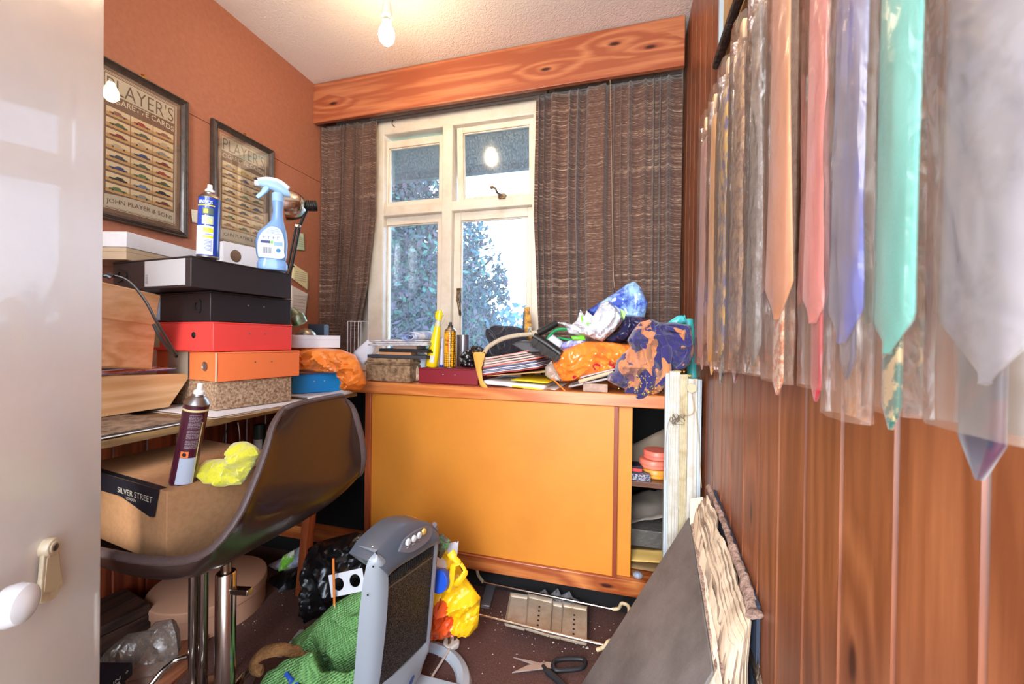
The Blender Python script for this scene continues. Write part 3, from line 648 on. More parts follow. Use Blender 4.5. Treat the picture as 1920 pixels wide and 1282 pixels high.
bm = BM(); box(bm, P(494, 800, Y=CF - .0) , (P(505, 800, Y=CF).x, CF + .03, zr1)); O('post', bm, pine_post, K, bev=.001)
# things in the open right bay
def disc(px, py, r_, h, colr, label, Y=1.47, grp='round tape tins in the open cupboard bay'):
    c = P(px, 870, Y=Y); c.z = py; t_ = thing('tape_tin', label, 'tin', c, (0, 0, 0), grp)
    bm = BM(); lathe(bm, [(r_ * .9, 0), (r_, h * .12), (r_, h * .45)], 36); O('base', bm, M('tin ' + colr, colr, .4), t_, local=True, bev=.001)
    bm = BM(); lathe(bm, [(r_ * 1.01, h * .46), (r_ * 1.01, h * .8), (r_ * .93, h), (r_ * .2, h * 1.02)], 36); O('lid', bm, M('tin ' + colr, colr, .4), t_, local=True, bev=.001)
    return t_
dz = P(1230, 905, Y=1.46).z
disc(1229, zs_ + .0006, .047, .030, 'd9902f', 'yellow round tin at the foot of the pile in cupboard'); 
disc(1226, zs_ + .0315, .049, .030, 'e07860', 'salmon round tin in the middle of the pile with green mark')
disc(1232, zs_ + .0625, .047, .029, 'e0705c', 'salmon round tin on top of the pile in the cupboard')
def small_box(name, label, cat, corner, u, v, h, m, grp=None, bev=.001):
    bm = BM(); obox(bm, corner, u, v, (0, 0, h)); o = O(name, bm, m, bev=bev); return tag(o, label, cat, grp)
g = P(1187, 897, Y=1.42); o = small_box('playing_card_box', 'small silver patterned box beside the round tins on shelf', 'box', (g.x - .03, 1.40, zs_ + .0006), (.085, 0, 0), (0, .06, 0), .022, M('silver pattern', '9b97a5', .4, var=(160, '2f2b3c', .45, .55)))
o = small_box('carton', 'small black and red carton lying on the silver box', 'box', (g.x - .045, 1.41, zs_ + .0235), (.075, .01, 0), (-.01, .055, 0), .02, M('black carton', '26212a', .4)); bm = BM(); box(bm, (g.x - .02, 1.4085, zs_ + .028), (g.x + .028, 1.4095, zs_ + .038)); O('label', bm, M('red label', 'c8322d', .5), o, smooth=False, label='red label strip')
bm = sheet([(kx(1187) - .02, 1.60, zs_ + .002), (kx(1250) + .06, 1.60, zs_ + .002), (kx(1250) + .06, 1.66, zs_ + .15), (kx(1187) - .02, 1.66, zs_ + .04)], 6, 6, .002); o = O('cardboard_sheet', bm, M('grey card', '8a7a68', .8), sol=.002); tag(o, 'sloping grey card behind the round tins in the cupboard', 'card')
zb_ = zr1
def leaf(label, c, u, v, col_, lift, seed, name='paper_sheet', grp=None, cat='paper', amp=.006):
    c = Vector(c); u = Vector(u); v = Vector(v); bm = sheet([c, c + u, c + u + v, c + v], 8, 8, amp, 18, seed); o = O(name, bm, M('sheet ' + col_, col_, .7, var=(24, '9c8f80', .6, .95)), sol=.0012); return tag(o, label, cat, grp)
leaf('bent yellow envelope on the cupboard floor beside the blind', (kx(1187), 1.42, zb_ + .035), (.2, 0, .02), (0, .07, .01), 'd8b060', 0, 1, 'envelope', cat='envelope')
leaf('brown paper under the yellow envelope in the cupboard', (kx(1187), 1.42, zb_ + .012), (.2, 0, .0), (0, .2, .01), '8e7048', 0, 2)
bm = BM(); obox(bm, (kx(1187), 1.50, zb_ + .05), (.2, 0, 0), (0, .28, .0), (0, 0, .06)); o = O('storage_tray', bm, film('smoky plastic', '9a948c', .45, .3), bev=.003); tag(o, 'cloudy grey plastic tray of papers in cupboard bottom', 'tray')
leaf('grey papers heaped above the plastic tray in cupboard', (kx(1187), 1.52, zb_ + .115), (.2, 0, .06), (0, .25, .03), '8f8378', 0, 3, amp=.02)
bm = BM(); lathe(bm, [(.0, 0), (.014, .003), (.017, .010), (.008, .017), (0, .018)], 9, Matrix.Translation((kx(1200), 1.39, zb_))); o = O('crumpled_foil', bm, M('bluish foil', 'a9b3c4', .3, .3), smooth=False); tag(o, 'scrap of bluish foil at the front of cupboard floor', 'litter')

# ------------------------------------------------------------------ desk along the left wall
DX = -1.0
desk_edge = wood('split chipboard edge', 'a5824f', '5e4426', 'Y', rough=.8, coat=0, knots=False)
desk = thing('desk', 'long built-in desk shelf with split wooden edge along left wall', 'desk', ((XL + DX) / 2, .6, 0))
bm = BM(); box(bm, (XL + .003, YF + .02, DESK_Z - .018), (DX - .014, CF - .003, DESK_Z)); O('desk_top', bm, wood('desk top ply', '8c6a44', '5c4128', 'Y', rough=.7, coat=0, knots=False), desk)
bm = BM(); n_ = 60; up_ = []; 
pr_ = []
for k in range(n_ + 1):
    y = YF + .02 + (CF - .004 - YF - .02) * k / n_; j = .0022 * noise.noise(Vector((y * 30, 1, 0))); j2 = .004 * noise.noise(Vector((y * 22, 4, 0)))
    pr_.append([bm.verts.new(p) for p in ((DX - .0145, y, DESK_Z - .001 + j), (DX + j2, y, DESK_Z - .002 + j), (DX + .001 + j2, y, DESK_Z - .017 + j2), (DX - .0145, y, DESK_Z - .018))])
for a, b_ in zip(pr_, pr_[1:]):
    for i in range(4): bm.faces.new((a[i], b_[i], b_[(i + 1) % 4], a[(i + 1) % 4]))
bm.faces.new(pr_[0]); bm.faces.new(pr_[-1][::-1]); O('edge_strip', bm, desk_edge, desk)
for y in (.05, 1.2):
    bm = BM(); hexa(bm, [(DX - .14, y, 0), (DX - .11, y, 0), (DX - .11, y + .035, 0), (DX - .14, y + .035, 0)], [(DX - .07, y, DESK_Z - .018), (DX - .035, y, DESK_Z - .018), (DX - .035, y + .035, DESK_Z - .018), (DX - .07, y + .035, DESK_Z - .018)]); O('leg', bm, pine_post, desk, bev=.002)
# papers squashed on the desk
def slab(name, label, cat, c, ang, w_, d, h, mats, grp=None, n=1, jit=.003, warp=.002):
    """pile of paper: several thin warped leaves in one stack"""
    bm = BM(); r = random.Random(int(c[0] * 1e4) & 255); cc = Vector(c)
    u = Vector((math.cos(ang), math.sin(ang), 0)); v = Vector((-math.sin(ang), math.cos(ang), 0)); th = h / n
    for k in range(n):
        o_ = cc + u * r.uniform(-jit, jit) + v * r.uniform(-jit, jit) + Vector((0, 0, th * k)); vs = obox(bm, o_, u * w_, v * d, (0, 0, th * .8), k % len(mats))
    return tag(O(name, bm, mats, smooth=False), label, cat, grp)
dirty = M('brown old papers', '8a7158', .9, var=(40, '4a3426', .4, .65))
slab('paper_pile', 'squashed grubby papers along desk edge under the wooden tray', 'papers', (DX - .33, .10, DESK_Z + .0005), 0, .325, .62, .010, [dirty, paper, cream_paper, matt_black], n=5, jit=.008)
slab('paper_pile', 'thin torn papers under the mottled file on desk', 'papers', (DX - .3, .80, DESK_Z + .0005), R(-4), .30, .3, .005, [cream_paper, dirty, paper], n=3, jit=.008)
slab('paper_pile', 'white printed leaflets at the desk end by the chair back', 'papers', (DX - .30, 1.12, DESK_Z + .0005), R(6), .285, .18, .006, [paper, M('leaflet', 'cfcbd0', .5), dirty], n=4, jit=.008)
leaf('white leaflet with pink marks drooping over the desk end', P(575, 745, X=DX - .02), (.0, .20, .004), (.03, .0, -.012), 'd8d4d6', 0, 5, 'leaflet', cat='leaflet', amp=.004)
leaf('torn brown paper flap sticking out over desk edge', (DX - .06, .80, DESK_Z + .001), (.075, .01, -.002), (.03, .16, 0), '9c7f5c', 0, 6, amp=.004)

# ------------------------------------------------------------------ box files
def boxfile(label, c0, c1, z0, z1, depth, colr, rough=.5, handle='tab', rivets=True, zc1=None, lab=None, grp='box files stacked on the desk', corner_wear=False, wear=None, u_dir=None):
    """c0 near corner, c1 far end of the short face (x, y); the spine runs away to the left"""
    c0, c1 = Vector((*c0, z0)), Vector((*c1, z0)); u = (c1 - c0).normalized(); v = Vector((-u.y, u.x, 0)); w_ = (c1 - c0).length; h = z1 - z0
    t_ = thing('box_file', label, 'box file', (c0 + (c1 - c0) * .5 + v * depth * .5), (0, 0, 0), grp)
    body = M('file ' + colr, colr, rough, var=(8, colr, .4, .6), spec=.4)
    bm = BM(); obox(bm, c0 + Vector((0, 0, .0006)), u * w_, v * depth, (0, 0, h - .005)); b_ = O('box_body', bm, body, t_, bev=.0018)
    bm = BM(); obox(bm, c0 + Vector((0, 0, h - .0045)) - u * .001 - v * .001, u * (w_ + .002), v * (depth + .002), (0, 0, .0040)); O('lid', bm, body, t_, bev=.0012)
    if rivets:
        for f in (.42, .62):
            bm = BM(); p = c0 + u * w_ * f + Vector((0, 0, h * .62)); lathe(bm, [(.0023, 0), (.0023, .0012), (.001, .0018)], 12, Matrix.Translation(p) @ (-v).to_track_quat('Z', 'Y').to_matrix().to_4x4()); O('rivet', bm, steel, t_)
    sp = lambda f, g, lift=.0006: c0 + v * depth * f + Vector((0, 0, h * g)) - u * lift      # point on the spine
    q = (-u).to_track_quat('Z', 'Y').to_matrix().to_4x4()
    if handle == 'tab':
        f = lab['tab'] if lab and 'tab' in lab else .25
        tri = [(-.012, -.010), (.026, -.019), (.030, -.012), (.030, .014), (.024, .020), (-.012, .010), (-.016, 0)]
        s = 1 if (lab or {}).get('flip') else -1
        p = sp(f, .5)
        flat('finger_tab', [[(s * a, b2) for a, b2 in tri], ell(s * .014, 0, .009, .011, 18)], p, -v, Vector((0, 0, 1)), .003, black, t_, bev=.0006)
    if handle == 'ring':
        bm = BM(); p = sp(.17, .5); lathe(bm, [(.012, 0), (.0135, .002), (.011, .003), (.0098, .001), (.0096, -.004), (.001, -.0045)], 28, Matrix.Translation(p) @ q); O('ring_hole', bm, [steel], t_)
        bm = BM(); lathe(bm, [(.0095, .0003), (.001, .0006)], 20, Matrix.Translation(p) @ q); O('hole_inside', bm, M('hole brown', '5f3f36', .8), t_)
    if handle == 'hole':
        bm = BM(); p = sp(.25, .55); lathe(bm, [(.009, .0004), (.007, .002), (.001, .0026)], 20, Matrix.Translation(p) @ q); O('finger_hole', bm, black, t_)
    if lab and 'rect' in lab:
        f0, f1, g0, g1 = lab['rect']; a = sp(f1, g0, .0014); bm = BM(); obox(bm, a, v * depth * (f0 - f1), (0, 0, h * (g1 - g0)), u * .0008); lb = O('spine_label', bm, M('label ' + lab['col'], lab['col'], .3), t_, smooth=False, label='pale spine label')
        if lab.get('bars'):
            bm = BM()
            for k in range(9): obox(bm, sp(f1 - .012 , g0 + .10 + k * .035, .0018), v * depth * -.03, (0, 0, h * .018), u * .0003)
            O('bar_code', bm, M('label print', '6f6c70', .6), lb, smooth=False)
        if lab.get('strip'):
            bm = BM(); obox(bm, sp(f0 + .012, g0, .0020), v * -depth * .016, (0, 0, h * (g1 - g0)), u * .0003); O('index_strip', bm, matt_black, lb, smooth=False)
    return t_
zm = EYE - .127
boxfile('mottled brown worn box file at the foot of desk pile', (-1.07, .842), (-1.018, 1.05), DESK_Z + .006, zm, .3, 'a58a6e', .85, handle=None, rivets=False)
_mc['file a58a6e'].node_tree.nodes['Principled BSDF'].inputs['Roughness'].default_value = .9
mm = _mc['file a58a6e'].node_tree; rp = [x for x in mm.nodes if x.type == 'VALTORGB'][0]; rp.color_ramp.elements[0].color = lin('ae9377'); rp.color_ramp.elements[1].color = lin('77553b'); [x for x in mm.nodes if x.type == 'TEX_NOISE'][0].inputs['Scale'].default_value = 130
boxfile('orange box file with torn corner and metal ring hole', (-1.058, .836), (-1.008, 1.072), zm + .0005, EYE - .0445, .34, 'e3733f', .45, handle='ring', lab={'rect': (.42, .78, .03, .97), 'col': '9b8b78', 'strip': 1})
bm = BM(); c = Vector((-1.0588, .8345, zm)); tube(bm, [c + Vector((0, 0, .002)), c + Vector((.0015, -.001, .04)), c + Vector((0, 0, .08))], .0022, 6); tear = O('torn_corner', bm, M('torn board', 'c8a98a', .9), bpy.data.objects['box_file.001'], label='torn bare card corner')
boxfile('bright red box file between orange and black ones', (-1.067, .832), (-1.040, 1.072), EYE - .044, EYE + .0385, .33, 'd8403a', .42, handle='hole', lab={'rect': (.72, .98, .1, .95), 'col': 'a9b08a'})
boxfile('lower black box file resting on the red one', (-1.078, .832), (-1.050, 1.078), EYE + .039, EYE + .1225, .34, '1e191b', .42, lab={'tab': .2, 'flip': 1, 'rect': (.66, .95, .06, .95), 'col': '8f9bab'})
boxfile('topmost black box file with a grey bar-coded spine label', (-1.058, .766), (-1.034, 1.062), EYE + .1232, EYE + .204, .33, '2a2324', .4, rivets=False, lab={'tab': .84, 'rect': (.06, .56, .08, .92), 'col': 'a3a1a2', 'bars': 1})
boxfile('bright blue box file under the orange bag at desk end', (-1.130, 1.170), (-1.026, 1.305), DESK_Z + .007, EYE - .137, .07, '1685c8', .35, handle=None)
Z1 = EYE + .2045
# white shoe-box lid and the white box with finger holes
B = thing('shoe_box', 'white flat shoe box on the black file nearest the door', 'box', (-1.40, .88, Z1 + .012))
c0 = Vector((-1.305, .775, Z1 + .022)); u = Vector((-.05, .2, 0)).normalized(); v = Vector((-u.y, u.x, 0))
bm = BM(); obox(bm, c0, u * .24, v * .2, (0, 0, .012)); O('box_body', bm, M('buff board', 'b09a80', .8), B, bev=.001)
bm = BM(); obox(bm, c0 - u * .002 - v * .002 + Vector((0, 0, .0125)), u * .244, v * .204, (0, 0, .042)); O('lid', bm, white_card, B, bev=.0015)
bm = BM(); obox(bm, c0 + Vector((-.0, .0, -.0215)), u * .2, v * .16, (0, 0, .0212)); o = O('buff_card_wedge', bm, M('buff board', 'b09a80', .8), bev=.001); tag(o, 'folded buff card wedged beneath the white shoe box', 'card')
B = thing('white_box', 'open white box with round finger holes behind the spray bottle', 'box', (-1.25, 1.03, Z1))
a = P(418, 500, Y=.97); a.z = Z1 + .0006; d_ = Vector((.03, .2, 0)).normalized(); vv = Vector((-d_.y, d_.x, 0)); h = .092
fr = flat('front_panel', [rect(0, 0, .21, h), ell(.038, .052, .018, .020, 20), ell(.165, .052, .018, .020, 20)], a, d_, (0, 0, 1), .002, white_card, B)
bm = BM(); obox(bm, a + d_ * .001, d_ * .002, vv * .10, (0, 0, h)); O('side_panel', bm, white_card, B, smooth=False)
bm = BM(); obox(bm, a + d_ * .207, d_ * .002, vv * .10, (0, 0, h)); O('side_panel', bm, white_card, B, smooth=False)
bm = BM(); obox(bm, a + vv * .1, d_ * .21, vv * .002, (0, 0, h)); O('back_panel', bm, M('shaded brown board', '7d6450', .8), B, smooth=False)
bm = BM(); obox(bm, a + vv * .002, d_ * .21, vv * .1, (0, 0, .002)); O('bottom_panel', bm, M('buff board', 'b09a80', .8), B, smooth=False)
bm = BM(); obox(bm, a + Vector((0, 0, h - .004)), d_ * .21, vv * .03 , (0, 0, .002)); O('top_flap', bm, white_card, B, smooth=False)

# ------------------------------------------------------------------ cans and bottles
def can(label, px0, px1, Y, z0, r_, bodyc, nozzle='f0eee8', name='spray_can', cat='spray can', cap_shape=None, waist=0, rings=steel):
    """aerosol standing at z0; px0 = pixel of its foot, px1 = pixel of its nozzle"""
    foot = P(*px0, Y=Y); foot.z = z0; top = P(*px1, Y=Y); H = top.z - z0; lean = (top.x - foot.x) / H
    t_ = thing(name, label, cat, foot, (0, math.atan(lean), 0))
    hb = H * .80
    prof = [(r_ * .94, 0), (r_, .003), (r_, hb * .2)]
    if waist: prof = [(r_ * .98, 0), (r_ * 1.04, .003), (r_ * 1.02, hb * .12), (r_ * (1 - waist), hb * .45), (r_ * .97, hb * .8)]
    prof += [(r_ * .985, hb)]
    bm = BM(); lathe(bm, prof, 40); bd = O('can_body', bm, bodyc, t_, local=True)
    bm = BM(); lathe(bm, [(r_ * 1.0, hb), (r_ * 1.03, hb + .002), (r_ * .97, hb + .004), (r_ * .78, hb + H * .05), (r_ * .52, hb + H * .075), (r_ * .55, hb + H * .085), (r_ * .45, hb + H * .1)], 40); O('shoulder', bm, rings, t_, local=True)
    bm = BM(); lathe(bm, [(r_ * 1.0, -.0005), (r_ * 1.03, .002), (r_ * .99, .004)], 40); O('bottom_rim', bm, rings, t_, local=True)
    bm = BM(); lathe(bm, [(r_ * .42, hb + H * .1), (r_ * .42, hb + H * .13), (r_ * .24, hb + H * .14), (r_ * .22, H), (r_ * .05, H * 1.005)], 24); O('nozzle', bm, M('nozzle ' + nozzle, nozzle, .45), t_, local=True)
    return t_, bd, H, hb
def wrap(name, r_, z0, z1, a0, a1, m, parent, lift=.0004, n=20, label=None, rf=None):
    """a patch of label on a round body; angles in degrees, 270 faces the camera side"""
    bm = BM(); p = []
    for k in range(n + 1):
        a = R(a0 + (a1 - a0) * k / n); p.append([bm.verts.new(((rf(z) if rf else r_) + lift) * Vector((math.cos(a), math.sin(a), 0)) + Vector((0, 0, z))) for z in [z0 + (z1 - z0) * j / 8 for j in range(9)]])
    for a, b_ in zip(p, p[1:]):
        for j in range(8): bm.faces.new((a[j], b_[j], b_[j + 1], a[j + 1]))
    return O(name, bm, m, parent, local=True, label=label)
navy = M('can royal blue', '1b3f9c', .25, coat=.4)
t_, bd, H, hb = can('blue aerosol polish can on the topmost black file', (390, 482), (394, 347), .805, Z1, .0245, navy)
va = 305                                              # the side turned to the camera
yel = M('label yellow', 'e8c81e', .4); wht = M('label white', 'dfe2ea', .4); grn = M('label green', '5c8a4a', .5); lav = M('label blue bars', '5f6fae', .5)
wrap('paper_label', .0245, H * .03, hb * .52, va - 62, va + 40, wht, bd, .0006)
wrap('yellow_band', .0245, hb * .855, hb * .875, va - 50, va + 45, yel, bd, .0008)
wrap('picture_panel', .0245, hb * .71, hb * .82, va - 18, va + 38, M('panel dark olive', '4c5a4a', .5), bd, .0008); wrap('picture_panel', .0245, hb * .545, hb * .69, va - 18, va + 38, M('panel pale green', 'a9b79a', .5), bd, .0008)
wrap('picture_panel', .0245, hb * .73, hb * .80, va - 10, va + 12, yel, bd, .0010); wrap('picture_panel', .0245, hb * .56, hb * .64, va + 8, va + 30, M('cloth yellow', 'cfc67a', .6), bd, .0010)
wrap('yellow_panel', .0245, hb * .41, hb * .49, va - 10, va + 38, yel, bd, .0010); wrap('yellow_panel', .0245, hb * .315, hb * .355, va - 10, va + 38, yel, bd, .0010); wrap('dark_line', .0245, hb * .37, hb * .385, va, va + 38, lav, bd, .0010)
for k in range(9): wrap('bar', .0245, hb * (.10 + k * .022), hb * (.112 + k * .022), va - 6, va + 34, lav, bd, .0010)
text('lettering', '& PROTECTS', (0, 0, hb * .89), None, None, wht, bd, width=.032, height=.0085, bend=(.0256, R(va - 40)), local=True, bold=.02)
# maroon aerosol on the cardboard box
BZ = EYE - .297
mar = M('can maroon', '451226', .28, coat=.4)
t_, bd, H, hb = can('maroon leather-spray can standing on the cardboard box', (342, 908), (377, 714), .605, BZ, .0215, mar, waist=.06)
rfm = lambda z: .0215 * (1.02 - .08 * min(1, max(0, z / (hb * .45))) if z < hb * .45 else .94 + .03 * min(1, (z - hb * .45) / (hb * .35)))
va = 310; gold = M('label pale gold', 'd8c48c', .45)
wrap('gold_band', .0215, hb * .93, hb * .955, 180, 400, gold, bd, .0008, rf=rfm, n=40)
wrap('grey_label', .0215, hb * .03, hb * .36, va - 20, va + 52, M('label grey', 'aab0bd', .5), bd, .0008, rf=rfm)
wrap('hazard_square', .0215, hb * .365, hb * .44, va - 20, va + 16, M('hazard orange', 'e8702c', .5), bd, .0009, rf=rfm)
fl = BM(); fp = [(0, -.004), (.003, -.0025), (.0033, .001), (.0016, .0045), (.001, .002), (-.0005, .0062), (-.003, .002), (-.0032, -.0015)]
a0 = R(va - 2); fl.faces.new([fl.verts.new(Vector((math.cos(a0 + x / .0215) * .0222, math.sin(a0 + x / .0215) * .0222, hb * .402 + z))) for x, z in fp]); O('flame_mark', fl, matt_black, bd, local=True, smooth=False)
wrap('gold_edge', .0215, hb * .03, hb * .8, va + 52, va + 58, gold, bd, .0009, rf=rfm, n=4); wrap('gold_edge', .0215, hb * .05, hb * .55, va - 88, va - 82, gold, bd, .0009, rf=rfm, n=4)
rows = [hb * (.885 - k * .0178) for k in range(24)]
for k, z in enumerate(rows):
    if k in (10, 17): continue
    text('small_print', ['leave blended waxes to', 'nourish & restore all', 'shake well before use', 'hold the can upright'][k % 4] if k % 2 else ['apply to a soft cloth and', 'light spray onto leather', 'buff with a clean cloth'][k % 3], (0, 0, z), None, None, M('label print pale', 'cdbfc2', .5), bd, width=.0215 * R(58) * (.92 + .08 * (k % 3) / 2), height=.0021, bend=(rfm(z) + .0008, R(va - 8)), local=True)
# pale blue trigger spray
def loft(bm, secs, seg=24, mi=0):
    """secs: (z, cx, half width x, half depth y, power)"""
    rings = []
    for z, cx_, a, b_, *rest in secs:
        p_ = rest[0] if rest else 2.0; ring = []
        for k in range(seg):
            t_ = 2 * math.pi * k / seg; c, s = math.cos(t_), math.sin(t_); ring.append(bm.verts.new((cx_ + a * abs(c) ** (2 / p_) * (1 if c > 0 else -1), b_ * abs(s) ** (2 / p_) * (1 if s > 0 else -1), z)))
        rings.append(ring)
    for a, b_ in zip(rings, rings[1:]):
        for k in range(seg): bm.faces.new((a[k], a[(k + 1) % seg], b_[(k + 1) % seg], b_[k])).material_index = mi
    bm.faces.new(rings[0][::-1]); bm.faces.new(rings[-1])
f_ = P(511, 503, Y=1.0); f_.z = Z1
bl = M('pale blue bottle plastic', '7fa9dc', .3, coat=.3, sub=0); blt = M('pale blue trigger plastic', 'a3cdee', .35); wt = M('white trigger plastic', 'e6ecf2', .35)
T_ = thing('trigger_spray_bottle', 'pale blue trigger spray bottle on the right end of files', 'spray bottle', f_, (0, 0, R(38)))
bm = BM(); loft(bm, [(0, 0, .038, .022, 3), (.004, 0, .041, .024, 3), (.02, 0, .041, .024, 3), (.03, -.001, .036, .022, 2.6), (.045, -.002, .041, .024, 2.6), (.085, -.003, .044, .025, 2.5), (.115, 0, .039, .023, 2.4), (.138, .008, .025, .018, 2.2), (.155, .012, .017, .0145, 2), (.185, .013, .0135, .013, 2), (.205, .013, .0155, .0145, 2), (.215, .013, .0165, .015, 2)], 36); bd = O('bottle', bm, bl, T_, local=True)
bm = BM(); loft(bm, [(.212, .013, .0145, .0145), (.214, .013, .0165, .0165), (.236, .013, .0165, .0165), (.24, .013, .014, .0145)], 28); O('collar', bm, blt, T_, local=True)
bm = BM(); sec = [(-.042, .262, .007, .007), (-.036, .265, .0105, .0095), (-.015, .264, .013, .0125), (.01, .258, .0145, .0165), (.035, .248, .013, .0155), (.046, .240, .009, .007)]; rings = []
for x, z, b_, hgt in sec: rings.append([bm.verts.new((x, b_ * math.cos(k * math.pi / 8), z + hgt * math.sin(k * math.pi / 8))) for k in range(16)])
for a, b_ in zip(rings, rings[1:]):
    for k in range(16): bm.faces.new((a[k], a[(k + 1) % 16], b_[(k + 1) % 16], b_[k]))
bm.faces.new(rings[0]); bm.faces.new(rings[-1][::-1]); O('spray_head', bm, blt, T_, local=True)
bm = BM(); lathe(bm, [(.0085, -.008), (.0085, .004), (.0055, .006)], 18, Matrix.Translation((-.044, 0, .263)) @ Matrix.Rotation(R(-90), 4, 'Y')); 
tube(bm, [(-.040, 0, .271), (-.015, 0, .278), (.015, 0, .276), (.042, 0, .258)], .0055, 12, 6, flat=1.6); O('nozzle', bm, wt, T_, local=True)
bm = BM(); tube(bm, [(-.016, 0, .255), (-.026, 0, .238), (-.042, 0, .219)], [.008, .0065, .005], 12, 6, flat=1.3); O('trigger', bm, blt, T_, local=True)
out = [(-.033 + .0, .035), (.030, .035), (.034, .06), (.034, .09), (.026, .118), (.014, .128), (-.004, .128), (-.022, .112), (-.033, .09), (-.036, .06)]
out = [(p.x, p.y) for p in spline([Vector((a, b_, 0)) for a, b_ in out + [out[0]]], 5)][:-1]
lb = flat('label', [out], (0, -.0262, 0), (1, 0, 0), (0, 0, 1), .0008, M('label sky', 'cfe0f4', .4), bd, local=True)
def lrect(nm, r4, m, y=-.0273, par=lb): bm = BM(); box(bm, (r4[0], y, r4[1]), (r4[2], y + .0006, r4[3])); O(nm, bm, m, par, local=True, smooth=False)
lrect('navy_mark', (-.028, .078, -.003, .086), M('label navy', '2a2a66', .5)); lrect('green_mark', (-.002, .077, .005, .086), M('label lime', '8cc84a', .5)); lrect('text_block', (.007, .072, .03, .084), M('label mid blue', '8fb4dd', .5)); lrect('white_panel', (-.026, .042, .004, .070), wht)
for k in range(9): lrect('bar', (-.022 + k * .0026, .047, -.0209 + k * .0026, .066), matt_black, -.0279)
bm = BM(); lathe(bm, [(.006, 0), (.006, .0008)], 20, Matrix.Translation((.019, -.0268, .058)) @ Matrix.Rotation(R(90), 4, 'X')); O('round_mark', bm, M('label teal', '2a7fb0', .5), lb, local=True)
for k in range(4): lrect('pictogram', (-.024 + k * .013, .095 + .003 * (k % 2), -.015 + k * .013, .0962 + .003 * (k % 2)), M('label ink', '5a6f94', .5)); lrect('pictogram', (-.02 + k * .012, .091, -.0185 + k * .012, .1), M('label ink', '5a6f94', .5))
for k in range(5): lrect('small_print', (-.008 - k * .002, .121 - k * .0032, .018 + k * .002, .1218 - k * .0032), M('label ink', '5a6f94', .5))

# ------------------------------------------------------------------ desk lamp by the curtain
LM = thing('desk_lamp', 'black desk lamp with chrome dome shade behind spray bottle', 'lamp', (-1.38, 1.26, DESK_Z))
lp = lambda x, y, Y=1.36: P(x, y, Y=Y)
hd_ = P(545, 385, Y=1.33)
bm = BM(); q = Vector((-.75, -.62, -.12)).to_track_quat('Z', 'Y').to_matrix().to_4x4(); lathe(bm, [(.002, -.060), (.03, -.052), (.05, -.032), (.06, -.004), (.062, .022), (.060, .022), (.057, -.004), (.045, -.030), (.02, -.05)], 36, Matrix.Translation(hd_) @ q, cap=False); O('lamp_shade', bm, chrome, LM)
bm = BM(); lathe(bm, [(.004, -.10), (.02, -.097), (.021, -.060), (.016, -.056)], 24, Matrix.Translation(hd_) @ q)
for k in range(5): lathe(bm, [(.0225, -.094 + k * .008), (.0235, -.092 + k * .008), (.0225, -.090 + k * .008)], 24, Matrix.Translation(hd_) @ q)
O('socket_housing', bm, black, LM)
bm = BM(); lathe(bm, [(.001, -.035), (.022, -.03), (.026, -.01), (.018, .008), (.001, .012)], 20, Matrix.Translation(hd_) @ q); O('lamp_bulb', bm, M('unlit bulb', 'b8c8c0', .1, coat=.5), LM)
j1 = lp(562, 424); j0 = lp(543, 512); j0.z -= .0
bm = BM(); tube(bm, [j1, lp(548, 495), Vector((-1.38, 1.26, DESK_Z + .03))], .0055, 8, 0); tube(bm, [j1 + Vector((-.018, 0, 0)), lp(541, 495), Vector((-1.40, 1.26, DESK_Z + .03))], .0045, 8, 0); tube(bm, [hd_ + Vector((.05, .04, 0)), lp(570, 405), j1], .006, 8, 0); O('arm', bm, black, LM)
bm = BM(); lathe(bm, [(.008, -.008), (.009, 0), (.008, .008)], 16, Matrix.Translation(j1 + Vector((0, -.008, 0))) @ Matrix.Rotation(R(90), 4, 'X')); O('joint_screw', bm, chrome, LM)
bm = BM(); lathe(bm, [(.07, 0), (.07, .018), (.06, .026), (.01, .03)], 32, Matrix.Translation((-1.39, 1.26, DESK_Z + .0005))); O('base', bm, black, LM)

# ------------------------------------------------------------------ far end of the desk: bag, white tray, silver bits
bagm = M('orange carrier film', 'ec8a34', .42, var=(10, 'de7424', .35, .75), crinkle=(26, .3), coat=.15)
bm = puff([(540, 650), (560, 646), (588, 651), (640, 655), (663, 664), (676, 692), (685, 720), (674, 732), (645, 732), (643, 700), (596, 697), (562, 697), (546, 690)], 1.235, .045, .022, 14, .005, .85, 11)
tag(O('carrier_bag', bm, bagm), 'crumpled orange carrier bag draped over the blue box file', 'carrier bag')
B = thing('flat_box', 'white flat box lying on orange bag beside left curtain', 'box', P(590, 650, Y=1.24))
c0 = P(541, 652, Y=1.16); c1 = P(638, 656, Y=1.28); u = (c1 - c0); u.z = 0; vv = Vector((-u.y, u.x, 0)).normalized()
bm = BM(); obox(bm, Vector((c0.x, c0.y, P(590, 652, Y=1.22).z)), u, vv * .16, (0, 0, .046)); O('box_body', bm, white_card, B, bev=.002)
bm = BM(); obox(bm, Vector((c0.x, c0.y, P(590, 652, Y=1.22).z + .030)) - vv * .0012, u * 1.004, vv * .001, (0, 0, .0012)); O('lid_line', bm, M('lid shadow line', 'b9b6bc', .8), B, smooth=False)
zt_ = P(590, 652, Y=1.22).z + .047
bm = BM(); lathe(bm, [(.002, .026), (.02, .022), (.034, .008), (.036, 0)], 28, Matrix.Translation((P(574, 612, Y=1.30).x, 1.30, zt_))); o = O('bowl', bm, M('dull silver', 'a59a88', .3, .8)); tag(o, 'small dull silver bowl upside down on the white flat box', 'bowl')
